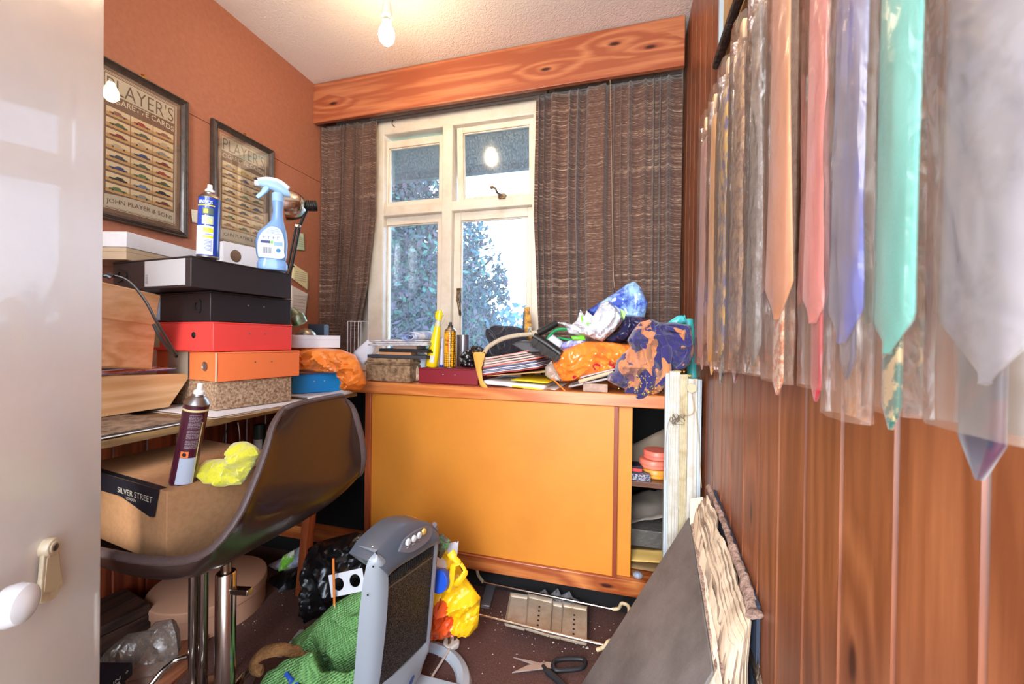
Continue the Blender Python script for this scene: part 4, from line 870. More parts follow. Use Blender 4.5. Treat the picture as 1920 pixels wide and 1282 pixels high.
bm = BM(); c = P(578, 614, Y=1.36); obox(bm, Vector((c.x, c.y, zt_)), (.06, .02, 0), (-.01, .04, 0), (0, 0, .045)); o = O('gift_box', bm, M('dark blue carton', '25303f', .5), bev=.001); tag(o, 'small dark blue carton behind the silver bowl', 'box')
bm = BM(); c = P(556, 603, Y=1.24); tube(bm, [c + Vector((-.03, 0, .045)), c + Vector((0, 0, .02)), c + Vector((.01, .01, -.012))], [.018, .026, .014], 14, 6, flat=.5); o = O('foil_pouch', bm, M('silver green foil', '9aa890', .3, .7, var=(22, '3f8a58', .5, .6))); tag(o, 'shiny silver pouch with green print on the white box', 'pouch')

# ------------------------------------------------------------------ left foreground: wooden box, tray, wallets
TRX, TRZ = -1.22, DESK_Z + .0135
TR = thing('wooden_tray', 'pale wooden tray with an oval hand hole on the desk', 'tray', (-1.36, .62, TRZ))
o_ = Vector((-1.212, .40, TRZ)); u = Vector((-.04, 1, 0)).normalized()
ln = .425
pf = [(0, 0), (ln, 0), (ln + .045, .075), (ln + .048, .088), (.3, .098), (-.05, .10), (-.05, 0)]
flat('side_panel', [pf, [(.165 + .062 * math.copysign(abs(math.cos(a)) ** .7, math.cos(a)), .047 + .016 * math.sin(a)) for a in [2 * math.pi * k / 28 for k in range(28)]]], o_, u, Vector((.12, 0, 1)), .012, light_wood, TR, bev=.002)
bm = BM(); vv = Vector((-u.y, u.x, 0)); obox(bm, o_ + u * .0 + vv * .008 + Vector((0, 0, .0005)), u * ln, vv * .28, (0, 0, .008)); O('bottom', bm, light_wood, TR)
bm = BM(); extr(bm, [o_ + u * (ln - .002) + vv * .008 + Vector((0, 0, .0)), o_ + u * (ln + .008) + vv * .008, o_ + u * (ln + .050) + vv * .002 + Vector((0, 0, .082)), o_ + u * (ln + .040) + vv * .002 + Vector((0, 0, .082))], vv * .27); O('end_panel', bm, light_wood, TR)
cols = ['d9d2e6', 'c8502f', '7266c0', 'e7e1ef', 'e08a4a', '5a58b8']
zz = TRZ + .0995
for k, (lb_, c_, l, y0, y1) in enumerate([('clear purple-edged plastic wallet lowest on the wooden tray', 'b7a9d6', .19, .40, .88), ('orange printed wallet sliding off the wooden tray end', 'e07a44', .2, .45, .93), ('red printed plastic wallet in the tray pile', 'c04a38', .17, .42, .84), ('topmost white plastic wallet beneath the wooden box', 'd6cfe4', .16, .40, .82)]):
    bm = sheet([(-1.215 + .008 * k, y0, zz + k * .0033), (-1.245, min(y1, .862), zz + k * .0033), (-1.245 - l, min(y1, .862), zz + k * .0033), (-1.215 - l, y0, zz + k * .0033)], 16, 8, .0016, 25, 0)
    tag(O('plastic_wallet', bm, M('wallet ' + c_, c_, .15, coat=.8, var=(16, cols[(k + 2) % 6], .46, .54)), sol=.0026), lb_, 'document wallet', 'plastic wallets piled on the wooden tray')
WB = thing('wooden_box', 'sloping pale wooden box with a thick lid beside door', 'wooden box', (-1.25, .7, P(240, 688, Y=.7).z))
V_ = Vector((-.17, -.11, 0))
bm = BM(); extr(bm, [P(120, 682, Y=.55), P(285, 692, Y=.77), P(294, 603, Y=.77), P(120, 585, Y=.55)], V_); O('box_body', bm, light_wood, WB, bev=.002)
bm = BM(); extr(bm, [P(120, 586, Y=.545), P(291, 611, Y=.765), P(302, 553, Y=.765), P(120, 512, Y=.545)], V_ * 1.03); O('lid', bm, light_wood, WB, bev=.003)
bm = BM(); g_ = lambda x, y, d=.5: P(x, y, Y=d)
tube(bm, [g_(150, 520, .56), g_(205, 517, .60), g_(240, 527, .62), g_(270, 560, .63), g_(292, 600, .63), g_(315, 640, .62), g_(331, 668, .61)], .0042, 10, 8, flat=.6); tube(bm, [g_(288, 608, .66), g_(300, 632, .655), g_(318, 655, .64), g_(330, 667, .615)], .0034, 10, 6, flat=.6)
o = O('cable_strap', bm, black); tag(o, 'looped black strap hanging over the pale wooden box', 'strap')
bm = BM(); tube(bm, [g_(195, 517, .585), g_(203, 517, .59), g_(211, 521, .595)], [.004, .0075, .004], 12); o = O('buckle', bm, M('black shiny buckle', '1c1d24', .15)); tag(o, 'small shiny black buckle on top of the wooden box', 'buckle')

# ------------------------------------------------------------------ chair with its cardboard box
CH = thing('swivel_chair', 'brown plastic bucket chair on chrome column pushed under desk', 'chair', (-.90, .73, 0))
shellm = M('dark brown shell plastic', '2e1c16', .3, coat=.25, bump=(90, .015)); rimm = M('worn brown rim', '4b3a36', .5, bump=(300, .25))
rowsC = [((-1.22, EYE - .46), (-1.22, EYE - .425), .17), ((-1.12, EYE - .475), (-1.10, EYE - .422), .205), ((-.98, EYE - .487), (-.96, EYE - .417), .215), ((-.86, EYE - .487), (-.82, EYE - .412), .215),
         ((-.775, EYE - .465), (-.71, EYE - .388), .212), ((-.715, EYE - .415), (-.668, EYE - .34), .188), ((-.69, EYE - .35), (-.658, EYE - .275), .162), ((-.678, EYE - .27), (-.660, EYE - .218), .138), ((-.668, EYE - .20), (-.668, EYE - .178), .120), ((-.662, EYE - .142), (-.678, EYE - .152), .088)]
YC = .745
def row_at(f):
    k = min(int(f), len(rowsC) - 2); t = f - k; a, b_, c_, d_ = [rowsC[max(0, min(len(rowsC) - 1, k + q))] for q in (-1, 0, 1, 2)]
    def cr_(p, q, r_, s): return .5 * (2 * q + (r_ - p) * t + (2 * p - 5 * q + 4 * r_ - s) * t * t + (3 * q - p - 3 * r_ + s) * t ** 3)
    return [cr_(a[i][j], b_[i][j], c_[i][j], d_[i][j]) for i in (0, 1) for j in (0, 1)] + [cr_(a[2], b_[2], c_[2], d_[2])]
bm = BM(); NR, NW = 54, 28; g = []
for j in range(NR + 1):
    x0, z0, x1, z1, hw = row_at(j / NR * (len(rowsC) - 1)); row = []
    for i in range(NW + 1):
        w_ = -1 + 2 * i / NW; k = abs(w_) ** 3.2; row.append(bm.verts.new((x0 + (x1 - x0) * k, YC + .022 * max(0, (j / NR - .55) / .45) ** .7 + hw * math.sin(w_ * math.pi / 2 * .97), z0 + (z1 - z0) * k)))
    g.append(row)
for j in range(NR):
    for i in range(NW): bm.faces.new((g[j][i], g[j][i + 1], g[j + 1][i + 1], g[j + 1][i]))
rim_pts = [g[j][0].co.copy() for j in range(0, NR + 1, 2)] + [g[NR][i].co.copy() for i in range(2, NW, 2)] + [g[j][NW].co.copy() for j in range(NR, -1, -2)] + [g[0][i].co.copy() for i in range(NW - 2, 0, -2)]
O('shell', bm, shellm, CH, sol=.006)
bm = BM(); tube(bm, rim_pts, .0085, 10, 0, flat=.75); O('rim', bm, rimm, CH)
colx, coly = -.885, .725
bm = BM(); lathe(bm, [(.011, .30), (.011, .455)], 24, Matrix.Translation((colx, coly, 0))); O('column', bm, M('dull chrome', 'a3907c', .25, 1), CH)
bm = BM(); lathe(bm, [(.021, .05), (.021, .395), (.019, .398), (.013, .399)], 32, Matrix.Translation((colx, coly, 0))); O('outer_column', bm, chrome, CH)
bm = BM(); obox(bm, (colx + .012, coly - .008, .35), (.06, -.0, .008), (0, .016, 0), (0, 0, .014)); O('height_lever', bm, chrome, CH, bev=.002)
bm = BM(); box(bm, (colx - .06, coly - .06, .450), (colx + .06, coly + .06, .458)); O('seat_plate', bm, black, CH, bev=.002)
bm = BM(); lathe(bm, [(.05, .045), (.048, .06), (.03, .085), (.022, .09)], 32, Matrix.Translation((colx, coly, 0))); O('hub', bm, M('beige hub plastic', 'b7a58e', .4), CH)
for k in range(4):
    a = R(35 + 90 * k); bm = BM(); d = Vector((math.cos(a), math.sin(a), 0)); c = Vector((colx, coly, 0)); tube(bm, [c + Vector((0, 0, .06)) + d * .03, c + d * .11 + Vector((0, 0, .05)), c + d * .19 + Vector((0, 0, .015))], [.016, .014, .011], 12, 5, flat=.7); lg = O('leg', bm, chrome, CH)
    bm = BM(); lathe(bm, [(.016, .0005), (.017, .006), (.012, .012)], 16, Matrix.Translation(c + d * .185)); O('foot', bm, black, lg)
# a second pair of chrome uprights behind the column
ST = thing('chrome_stand', 'pair of slim chrome uprights standing left of chair column', 'stand', (-1.03, .775, 0))
for px in (362, 381):
    q = P(px, 1180, Y=.775); bm = BM(); tube(bm, [Vector((q.x, .775, .012)), Vector((q.x, .775, .48))], .0105, 16, 0); O('upright', bm, chrome, ST)
bm = BM(); lathe(bm, [(.085, .0005), (.085, .008), (.07, .014), (.02, .018)], 32, Matrix.Translation((-1.045, .775, 0))); O('base', bm, M('dull chrome', 'a3907c', .25, 1), ST)
bm = BM(); tube(bm, [P(270, 1300, Y=.70), P(300, 1262, Y=.73), P(328, 1238, Y=.76), P(352, 1230, Y=.775)], .006, 12); O('curved_rail', bm, chrome, ST)
# cardboard box
kraft = M('kraft cardboard', 'a9794f', .8, var=(90, '9a6c44', .4, .7)); 
BX = thing('cardboard_box', 'brown cardboard box with black brand label on the chair', 'box', (-.95, .72, EYE - .443))
c0 = Vector((-.833, .562, EYE - .443)); u = Vector((.04, .265, 0)).normalized(); v = Vector((-u.y, u.x, 0)); hB = .1455
bm = BM(); obox(bm, c0, u * .26, v * .36, (0, 0, hB - .001)); O('box_body', bm, kraft, BX, bev=.0012)
bm = BM(); obox(bm, c0 - u * .0012 - v * .0012 + Vector((0, 0, hB - .0011)), u * .2624, v * .3624, (0, 0, .001)); O('lid', bm, kraft, BX, smooth=False)
bl_ = M('black label card', '14131a', .5)
F3 = lambda s, t_, lift=.0016: c0 + v * s + Vector((0, 0, hB - t_)) - u * (lift + .0012)
bm = BM(); pl_ = [F3(.020, -.0), F3(.38, -.0), F3(.38, .040), F3(.16, .036), F3(.05, .058), F3(.036, .056)]; extr(bm, pl_, -u * .001); lb = O('brand_label', bm, bl_, BX, smooth=False, label='black label flap')
bm = BM(); obox(bm, c0 + v * .02 + u * -.002 + Vector((0, 0, hB + .0001)), u * .012, v * .36, (0, 0, .0006)); O('label_fold', bm, bl_, BX, smooth=False)
bm = BM(); obox(bm, c0 + v * .02 + u * .12 + Vector((0, 0, hB + .0001)), u * .012, v * .10, (0, 0, .0006)); O('tape', bm, bl_, BX, smooth=False)
lt = M('label lettering beige', 'c9bba4', .5)
text('lettering', 'SILVER STREET', F3(.170, .0285, .0030), -v, Vector((0, 0, 1)), lt, lb, width=.130, height=.0112, bold=-.01)
text('lettering', 'LONDON', F3(.136, .0375, .0030), -v, Vector((0, 0, 1)), lt, lb, width=.036, height=.0055, bold=-.01)
# yellow duster
clothy = M('yellow microfibre', 'd9cf2e', .95, var=(30, 'c2b820', .4, .7), bump=(260, .4), sheen=.6)
bm = puff([(378, 880), (386, 862), (412, 860), (434, 862), (430, 842), (438, 830), (455, 827), (478, 838), (484, 852), (470, 880), (452, 908), (428, 910), (402, 902), (382, 892)], .655, .026, .016, 14, .0045, .75, 21)
tag(O('duster', bm, clothy), 'bright yellow microfibre duster crumpled on the cardboard box', 'cloth')
# things under the desk
bm = BM(); q = P(487, 840, Y=1.30); lathe(bm, [(.019, 0), (.021, .003), (.021, .055), (.021, .115), (.019, .118)], 28, Matrix.Translation((q.x, 1.30, q.z - .02))); o = O('hanging_can', bm, M('dark green can', '1d3a30', .4)); tag(o, 'dark green can with red and white label below desk', 'can')
o['label'] = 'dark green can with a red and white label below the desk'
mt_ = M('can label red white', 'c9c4c2', .5, var=(40, 'c23a30', .55, .6)); wrap('label', .021, .0, .06, 200, 340, mt_, o, .0005)
bm = BM(); tube(bm, [P(446, 792, Y=1.1), P(449, 812, Y=1.1), P(450, 832, Y=1.1)], .0016, 6); o = O('hanging_string', bm, M('white plastic', 'ece8e2', .35)); tag(o, 'thin white cord dangling below the desk edge', 'cord')
bm = BM(); tube(bm, [P(428, 800, X=XL + .02), P(420, 820, X=XL + .02), P(417, 850, X=XL + .02), P(417, 880, X=XL + .02)], .0022, 6); o = O('black_cable', bm, black); tag(o, 'black cable running down the dark boards under desk', 'cable')

# ------------------------------------------------------------------ heater
hs = M('heater silver plastic', '8e9499', .4, .05, coat=.2); hdk = M('heater slate plastic', '50555e', .4, .05, coat=.2)
HT = thing('halogen_heater', 'grey and silver electric heater with black mesh front and four buttons', 'heater', (-.50, .92, 0))
A_ = P(727, 1079, Y=.80); B_ = P(816, 1018, Y=.985); D2 = P(712, 1283, Y=.80); C_ = P(801, 1206, Y=.985)
hu = (B_ - A_); hv = (D2 - A_); hn = hu.cross(hv).normalized()
if hn.y > 0: hn = -hn                              # towards the camera and the right
bk_ = -hn
def HP(s, t, d=0): return A_ + hu * s + (hv * (1 - s) + (C_ - B_) * s) * t - hn * d
meshm = bpy.data.materials.new('heater mesh'); t, b = nodes(meshm); _mc['heater mesh'] = meshm
co = coords(t, (1, 1, 1)); br = N(t, 'ShaderNodeTexVoronoi', i_Scale=330.0); t.links.new(co, br.inputs['Vector'])
t.links.new(ramp(t, br.outputs['Distance'], [(.25, '6a5c50'), (.55, '15110f')]), b.inputs['Base Color']); b.inputs['Metallic'].default_value = .5; b.inputs['Roughness'].default_value = .45
bp = N(t, 'ShaderNodeBump', i_Strength=.8, i_Distance=.001, invert=True); t.links.new(br.outputs['Distance'], bp.inputs['Height']); t.links.new(bp.outputs[0], b.inputs['Normal'])
bm = BM(); extr(bm, [HP(0, 0.02), HP(.96, 0.02), HP(.96, .97), HP(0, 1.03)], bk_ * .010); O('mesh_grille', bm, meshm, HT, smooth=False)
for k in range(22):
    s = .04 + k * .041; bm = BM(); extr(bm, [HP(s, .0, -.0015), HP(s + .016, .0, -.0015), HP(s + .016, .085, -.0015), HP(s, .085, -.0015)], bk_ * .002); O('vent_slot', bm, matt_black, HT, smooth=False)
bm = BM(); extr(bm, [HP(-.0, .115, -.001), HP(.96, .115, -.001), HP(.96, .13, -.001), HP(0, .13, -.001)], bk_ * .003); O('grille_bar', bm, M('grille bar', '7a6c60', .4, .6), HT, smooth=False)
# right rim, a slim bar bent round the top corner
bm = BM(); tube(bm, [HP(1.0, 1.05), HP(1.015, .9), HP(1.02, .5), HP(1.02, .1), HP(1.01, -.10), HP(.94, -.20)], .0065, 10, 6, flat=1.4); O('side_rim', bm, M('rim plum grey', '6f686c', .35), HT)
# slate top cap, swelling forward
def P3(x, y, Y): return P(x, y, Y=Y)
top = [(692, 1052, .76), (712, 1022, .80), (745, 990, .865), (770, 979, .91), (800, 978, .955), (814, 988, .975), (818, 1010, .985)]
low = [(728, 1079, .797), (738, 1070, .815), (758, 1056, .85), (778, 1044, .888), (796, 1033, .93), (808, 1024, .96), (816, 1017, .982)]
bm = BM(); tp = spline([P3(*q) for q in top], 5); lo = spline([P3(*q) for q in low], 5); g = []
for a, b_ in zip(tp, lo):
    r_ = []
    for k in range(11):
        f = k / 10; r_.append(bm.verts.new(a.lerp(b_, f) + hn * .016 * math.sin(f * math.pi) ** .6))
    g.append(r_)
for i in range(len(g) - 1):
    for k in range(10): bm.faces.new((g[i][k], g[i + 1][k], g[i + 1][k + 1], g[i][k + 1]))
bkv = [(bm.verts.new(a[0].co + bk_ * .06), bm.verts.new(a[-1].co + bk_ * .05)) for a in g]
for i in range(len(g) - 1): bm.faces.new((g[i][0], g[i + 1][0], bkv[i + 1][0], bkv[i][0])); bm.faces.new((bkv[i][0], bkv[i + 1][0], bkv[i + 1][1], bkv[i][1]))
bm.faces.new([v for v in g[0]] + [bkv[0][1], bkv[0][0]]); bm.faces.new([v for v in g[-1]] + [bkv[-1][1], bkv[-1][0]])
capo = O('top_cap', bm, hdk, HT)
# control plate with four buttons
pl_ = [(737, 1030, .80), (748, 1008, .84), (772, 990, .895), (794, 983, .94), (800, 990, .955), (795, 1006, .935), (776, 1022, .885), (757, 1031, .835)]
pts = spline([P3(*q) for q in pl_ + [pl_[0]]], 4)[:-1]; bm = BM(); extr(bm, [p + hn * .013 for p in pts], hn * .0055); O('control_plate', bm, M('heater plate', '646973', .4), HT)
for i, (x, y, Y) in enumerate([(752, 1011, .835), (763, 1005, .858), (773, 999, .885), (782, 992, .91)]):
    c = P3(x, y, Y) + hn * .019; bm = BM(); lathe(bm, [(.0078, 0), (.0078, .003), (.0065, .005), (.002, .0056)], 20, Matrix.Translation(c) @ hn.to_track_quat('Z', 'Y').to_matrix().to_4x4())
    O('button', bm, M('button ivory' if i < 3 else 'button amber', 'd6d8d8' if i < 3 else 'e0b45a', .35), HT, label='amber button' if i == 3 else None)
    bm = BM(); uu = hu.normalized(); obox(bm, c - uu * .004 - Vector((0, 0, .0125)), uu * .008, Vector((0, 0, -.0018)), hn * .0006); O('button_mark', bm, M('pale print', 'c8c8cc', .6), HT, smooth=False)
# silver left flank
lf = [(703, 1036, .775), (690, 1052, .76), (682, 1085, .755), (676, 1130, .755), (670, 1190, .757), (663, 1278, .765), (655, 1330, .77)]
rt_ = [(706, 1036, .78), (722, 1050, .787), (728, 1079, .797), (727, 1130, .797), (722, 1190, .797), (711, 1283, .797), (700, 1340, .797)]
bm = BM(); a_ = spline([P3(*q) for q in lf], 6); b2 = spline([P3(*q) for q in rt_], 6); g = []
for p, q in zip(a_, b2): g.append([bm.verts.new(p.lerp(q, k / 8) + (hn + Vector((0, -.6, 0))) * .009 * math.sin(k / 8 * math.pi)) for k in range(9)] + [bm.verts.new(q + bk_ * .055), bm.verts.new(p + Vector((-.004, .03, 0)))])
for i in range(len(g) - 1):
    for k in range(11): bm.faces.new((g[i][k], g[i][(k + 1) % 11], g[i + 1][(k + 1) % 11], g[i + 1][k]))
bm.faces.new(g[0]); bm.faces.new(g[-1]); O('side_casing', bm, hs, HT)
for x, y in ((702, 1060), (692, 1113)):
    bm = BM(); lathe(bm, [(.0022, 0), (.0022, .001)], 10, Matrix.Translation(P3(x, y, .757) + Vector((0, -.004, 0))) @ Matrix.Rotation(R(90), 4, 'X')); O('screw', bm, matt_black, HT)
# lower silver panel with its badge
bm = BM(); 
lo1 = [(711, 1284, .80), (735, 1268, .84), (760, 1246, .89), (783, 1221, .945), (800, 1203, .985)]; lo2 = [(690, 1352, .80), (722, 1340, .83), (752, 1315, .87), (778, 1278, .93), (796, 1226, .985)]
p1 = spline([P3(*q) for q in lo1], 5); p2 = spline([P3(*q) for q in lo2], 5); g = []
for a, b_ in zip(p1, p2): g.append([bm.verts.new(a.lerp(b_, k / 6) + hn * .012 * math.sin(k / 6 * math.pi)) for k in range(7)] + [bm.verts.new(b_ + bk_ * .045), bm.verts.new(a + bk_ * .045)])
for i in range(len(g) - 1):
    for k in range(9): bm.faces.new((g[i][k], g[i][(k + 1) % 9], g[i + 1][(k + 1) % 9], g[i + 1][k]))
bm.faces.new(g[0]); bm.faces.new(g[-1]); O('lower_panel', bm, hs, HT)
c = P3(762, 1273, .88) + hn * .014; bm = BM(); lathe(bm, [(.014, 0), (.014, .001)], 28, Matrix.Translation(c) @ hn.to_track_quat('Z', 'Y').to_matrix().to_4x4() @ Matrix.Rotation(R(35), 4, 'Z'), squash=.5); O('badge', bm, M('badge navy', '25336b', .3), HT)
bm = BM(); cb = Vector((-.545, .985, 0)); 
for a0, a1, z in ((.135, .165, 0),):
    lathe(bm, [(.125, .001), (.128, .010), (.145, .018), (.162, .012), (.168, .001)], 48, Matrix.Translation(cb), cap=False, squash=.9)
O('base_ring', bm, M('base pale grey', 'a9b0b6', .4), HT)
bm = BM(); obox(bm, cb + Vector((-.14, -.02, .003)), (.28, 0, 0), (0, .04, 0), (0, 0, .014)); obox(bm, cb + Vector((-.03, -.03, .003)), (.05, 0, 0), (0, .05, 0), (0, 0, .14)); O('base_bar', bm, M('base pale grey', 'a9b0b6', .4), HT, bev=.003)
bm = BM(); tube(bm, [P(843, 1216, Z=.02), P(828, 1240, Z=.012), P(806, 1275, Z=.01), P(785, 1310, Z=.008), P(760, 1350, Z=.008)], .0035, 8); O('power_cord', bm, M('beige flex', 'bba89a', .5), HT)
bm = BM(); tube(bm, [P(791, 1240, Z=.03), P(786, 1262, Z=.02), P(770, 1290, Z=.01), P(750, 1320, Z=.008)], .004, 8); O('power_cord', bm, M('beige flex', 'bba89a', .5), HT)
PG = thing('mains_plug', 'dirty white three pin plug lying on the carpet', 'plug', P(845, 1210, Z=0))
pc = P(845, 1212, Z=.0015); q = Rz(R(60)); bm = BM(); vs = extr(bm, [(x * .001, y * .001, 0) for x, y in ((-24, -14), (-14, -24), (14, -24), (24, -14), (22, 10), (8, 24), (-8, 24), (-22, 10))], (0, 0, .018)); bmesh.ops.transform(bm, matrix=Matrix.Translation(pc) @ q, verts=bm.verts[:]); O('plug_body', bm, M('grubby white plastic', 'c9bfb2', .4), PG, bev=.004)
for a, b_ in ((-.011, -.006), (.011, -.006), (0, .010)):
    bm = BM(); box(bm, (a - .003, b_ - .002, .018), (a + .003, b_ + .002, .034)); bmesh.ops.transform(bm, matrix=Matrix.Translation(pc) @ q, verts=bm.verts[:]); O('pin', bm, M('dull brass pin', '6d5646', .4, .8), PG, smooth=False)

# ------------------------------------------------------------------ yellow bag and what is in it
ybag = M('yellow carrier film', 'f0be10', .4, var=(9, 'e8a80c', .4, .7), crinkle=(18, .45), coat=.1); ored = M('orange red film', 'd4501c', .4, crinkle=(18, .45), coat=.1)
YB_ = thing('yellow_carrier_bag', 'yellow and orange carrier bag full of rubbish behind the heater', 'carrier bag', P(840, 1190, Y=1.15))
bm = puff([(742, 1000), (748, 968), (764, 966), (790, 976), (812, 1015), (842, 1035), (856, 1052), (868, 1078), (884, 1100), (901, 1120), (896, 1175), (880, 1192), (850, 1192), (820, 1198), (797, 1200), (780, 1160), (770, 1080), (715, 1030)], 1.12, .045, .026, 8, .006, .8, 31)
bag = O('bag_film', bm, [ybag, ored], YB_)
for f in bag.data.polygons:
    c = bag.matrix_world @ f.center + YB_.location
    if c.z < .155 + .03 * math.sin(c.x * 60) and c.x < P(852, 1100, Y=1.1).x: f.material_index = 1
bm = BM(); tube(bm, [P3(862, 1055, 1.05), P3(850, 1062, 1.04), P3(846, 1090, 1.035), P3(838, 1110, 1.04)], [.006, .010, .009, .004], 10, 5, flat=.4); tube(bm, [P3(864, 1056, 1.05), P3(872, 1072, 1.05), P3(862, 1088, 1.04), P3(852, 1100, 1.04)], [.005, .009, .010, .004], 10, 5, flat=.4); tube(bm, [P3(845, 1035, 1.05), P3(852, 1046, 1.045), P3(862, 1056, 1.05)], [.012, .008, .006], 10, 5, flat=.4); O('tied_handles', bm, ybag, YB_)
bm = BM(); c = P3(832, 1085, 1.05); lathe(bm, [(.001, 0), (.027, .001), (.030, .006), (.030, .03), (.0, .031)], 32, Matrix.Translation(c) @ Matrix.Rotation(R(75), 4, 'X') @ Matrix.Rotation(R(-10), 4, 'Y')); T_ = thing('tub_with_lid', 'white tub with a royal blue lid sticking out of yellow bag', 'tub', c); O('lid', bm, M('blue lid', '1b49b0', .35), T_, bev=.001)
bm = BM(); lathe(bm, [(.026, -.05), (.027, 0)], 28, Matrix.Translation(P3(826, 1052, 1.09)) @ Matrix.Rotation(R(20), 4, 'Y')); O('tub_body', bm, M('white tub', 'd3d0d2', .4), T_)
def crumple(name, label, cat, px, Y, T, m, seed, amp=.008, step=.006, grp=None, freq=16, jag=0, tilt=0): return tag(O(name, puff(px, Y, T, amp, freq, step, .7, seed, jag=jag, tilt=tilt), m), label, cat, grp)
crumple('paper_wrapper', 'brown and green torn wrapper standing above the yellow bag', 'wrapper', [(814, 1003), (829, 1000), (846, 1014), (840, 1026), (826, 1048), (816, 1040)], 1.07, .008, M('brown green wrapper', '6a5745', .6, var=(60, '5f9a60', .5, .56), crinkle=(60, .4)), 41, .004)
crumple('white_card', 'white carton corner beside the yellow bag and orange door', 'card', [(842, 1018), (860, 1014), (857, 1042), (842, 1052), (834, 1046)], 1.12, .004, white_card, 42, .001)
crumple('plastic_wrap', 'red and lilac wrapper poking over the heater top', 'wrapper', [(752, 972), (762, 966), (778, 977), (784, 982), (770, 990), (755, 990)], 1.03, .010, M('red lilac film', 'c43a34', .3, var=(40, '9a80c0', .5, .55), crinkle=(50, .5)), 43, .005)
crumple('paper_wrapper', 'white crumpled wrapper between heater top and yellow bag', 'wrapper', [(738, 1002), (748, 975), (760, 985), (762, 1000), (740, 1022), (730, 1022)], 1.0, .008, M('white crumpled film', 'd0ccd0', .35, crinkle=(40, .5)), 44, .005)

# ------------------------------------------------------------------ black sacks, green cloth and the rest, left of the heater
sack = M('black sack film', '121113', .3, crinkle=(16, .35), coat=.25, spec=.5)
crumple('bin_bag', 'shiny black bin bag heaped against the cupboard rail', 'bin bag', [(572, 1160), (580, 1080), (578, 1028), (600, 1014), (640, 1004), (668, 997), (690, 1004), (700, 1040), (700, 1100), (665, 1115), (640, 1130), (600, 1180), (580, 1200)], 1.16, .06, sack, 51, .026, .007, freq=7)
crumple('bin_bag', 'lower matt black bin bag left of the wooden desk leg', 'bin bag', [(470, 1150), (480, 1095), (520, 1075), (566, 1060), (572, 1180), (520, 1184), (475, 1180)], 1.27, .07, M('black sack matt film', '0f0e10', .4, crinkle=(16, .35)), 52, .016, .009, freq=8)
crumple('paper_scrap', 'cream paper scrap tucked in the top of shiny black bag', 'paper', [(668, 1013), (684, 1012), (692, 1022), (688, 1026)], 1.098, .004, M('cream scrap', 'd6cbaf', .7), 53, .002)
crumple('printed_packaging', 'white and sky blue plastic packaging with lime green end', 'packaging', [(430, 1140), (440, 1105), (470, 1075), (530, 1045), (566, 1022), (574, 1060), (500, 1080), (480, 1125), (465, 1150)], 1.34, .03, M('white sky film', 'c2d3e8', .35, var=(11, 'e4e4e8', .45, .55), crinkle=(20, .5)), 54, .012)
crumple('printed_packaging', 'lime green folded plastic packaging beside the black bin bag', 'packaging', [(452, 1140), (462, 1105), (486, 1092), (483, 1120), (468, 1152)], 1.28, .012, M('lime film', '6cc02c', .3, crinkle=(24, .5)), 55, .008)
crumple('printed_packaging', 'small lime and white wrapper under the chair back edge', 'packaging', [(522, 1072), (530, 1042), (552, 1030), (550, 1050), (538, 1066)], 1.23, .012, M('lime white film', '7cc83c', .3, var=(30, 'e6e8e0', .52, .56), crinkle=(24, .5)), 56, .006)
gm = bpy.data.materials.new('quilted green pad'); t, b = nodes(gm); _mc['gq'] = gm
co = coords(t, (1, 1, 1), (.3, .6, .2)); wv = N(t, 'ShaderNodeTexWave', i_Scale=48.0, i_Distortion=4.0, i_Detail=2.0); t.links.new(co, wv.inputs['Vector']); wv2 = N(t, 'ShaderNodeTexWave', i_Scale=60.0, i_Distortion=3.0, bands_direction='Z'); t.links.new(co, wv2.inputs['Vector'])
mxx = N(t, 'ShaderNodeMath', operation='ADD'); t.links.new(wv.outputs['Fac'], mxx.inputs[0]); t.links.new(wv2.outputs['Fac'], mxx.inputs[1])
t.links.new(ramp(t, mxx.outputs[0], [(.2, '456f38'), (1.0, '6e9e58')]), b.inputs['Base Color']); b.inputs['Roughness'].default_value = .55
bp = N(t, 'ShaderNodeBump', i_Strength=.6, i_Distance=.003); t.links.new(mxx.outputs[0], bp.inputs['Height']); t.links.new(bp.outputs[0], b.inputs['Normal'])
GM = crumple('rubber_mat', 'green ribbed rubber mat crumpled between black bag and heater', 'mat', [(545, 1200), (585, 1170), (625, 1132), (655, 1115), (690, 1104), (700, 1200), (695, 1330), (560, 1330), (590, 1290), (592, 1225), (560, 1218)], .93, .05, gm, 57, .02, .008, freq=8)
crumple('rubber_mat_offcut', 'lower crumple of green mat with ragged dark edges', 'mat', [(480, 1330), (500, 1262), (536, 1240), (585, 1224), (600, 1260), (640, 1262), (690, 1250), (700, 1340)], .80, .035, gm, 58, .022, .007, freq=12, jag=.008)
ropem = M('brown felt strip', 'a87440', .95, var=(50, '7c5028', .4, .7), bump=(200, .8))
bm = BM(); tube(bm, [P3(590, 1216, .9), P3(560, 1222, .88), P3(530, 1217, .86), P3(500, 1222, .85), P3(480, 1236, .84), P3(476, 1252, .83), P3(492, 1258, .83)], [.012, .014, .016, .016, .016, .015, .010], 14, 6, flat=.55); tag(O('felt_underlay_strip', bm, ropem), 'curled brown felt underlay strip left of the green mat', 'underlay')
bm = BM(); tube(bm, [P3(536, 1262, .77), P3(548, 1278, .76), P3(560, 1300, .75)], [.005, .009, .006], 12, 5, flat=.6); tag(O('blue_plastic_cap', bm, M('blue glossy', '2a50a0', .2, coat=.5)), 'shiny blue plastic piece in the ragged green mat', 'plastic piece')
bm = sheet([P(520, 1232, Z=.02), P(528, 1232, Z=.02), P(570, 1180, Z=.06), P(562, 1180, Z=.06)], 6, 2, .001); tag(O('grey_strip', bm, M('grey strip', '9b9594', .5), sol=.002), 'thin grey strip sloping beside the green mat', 'strip')
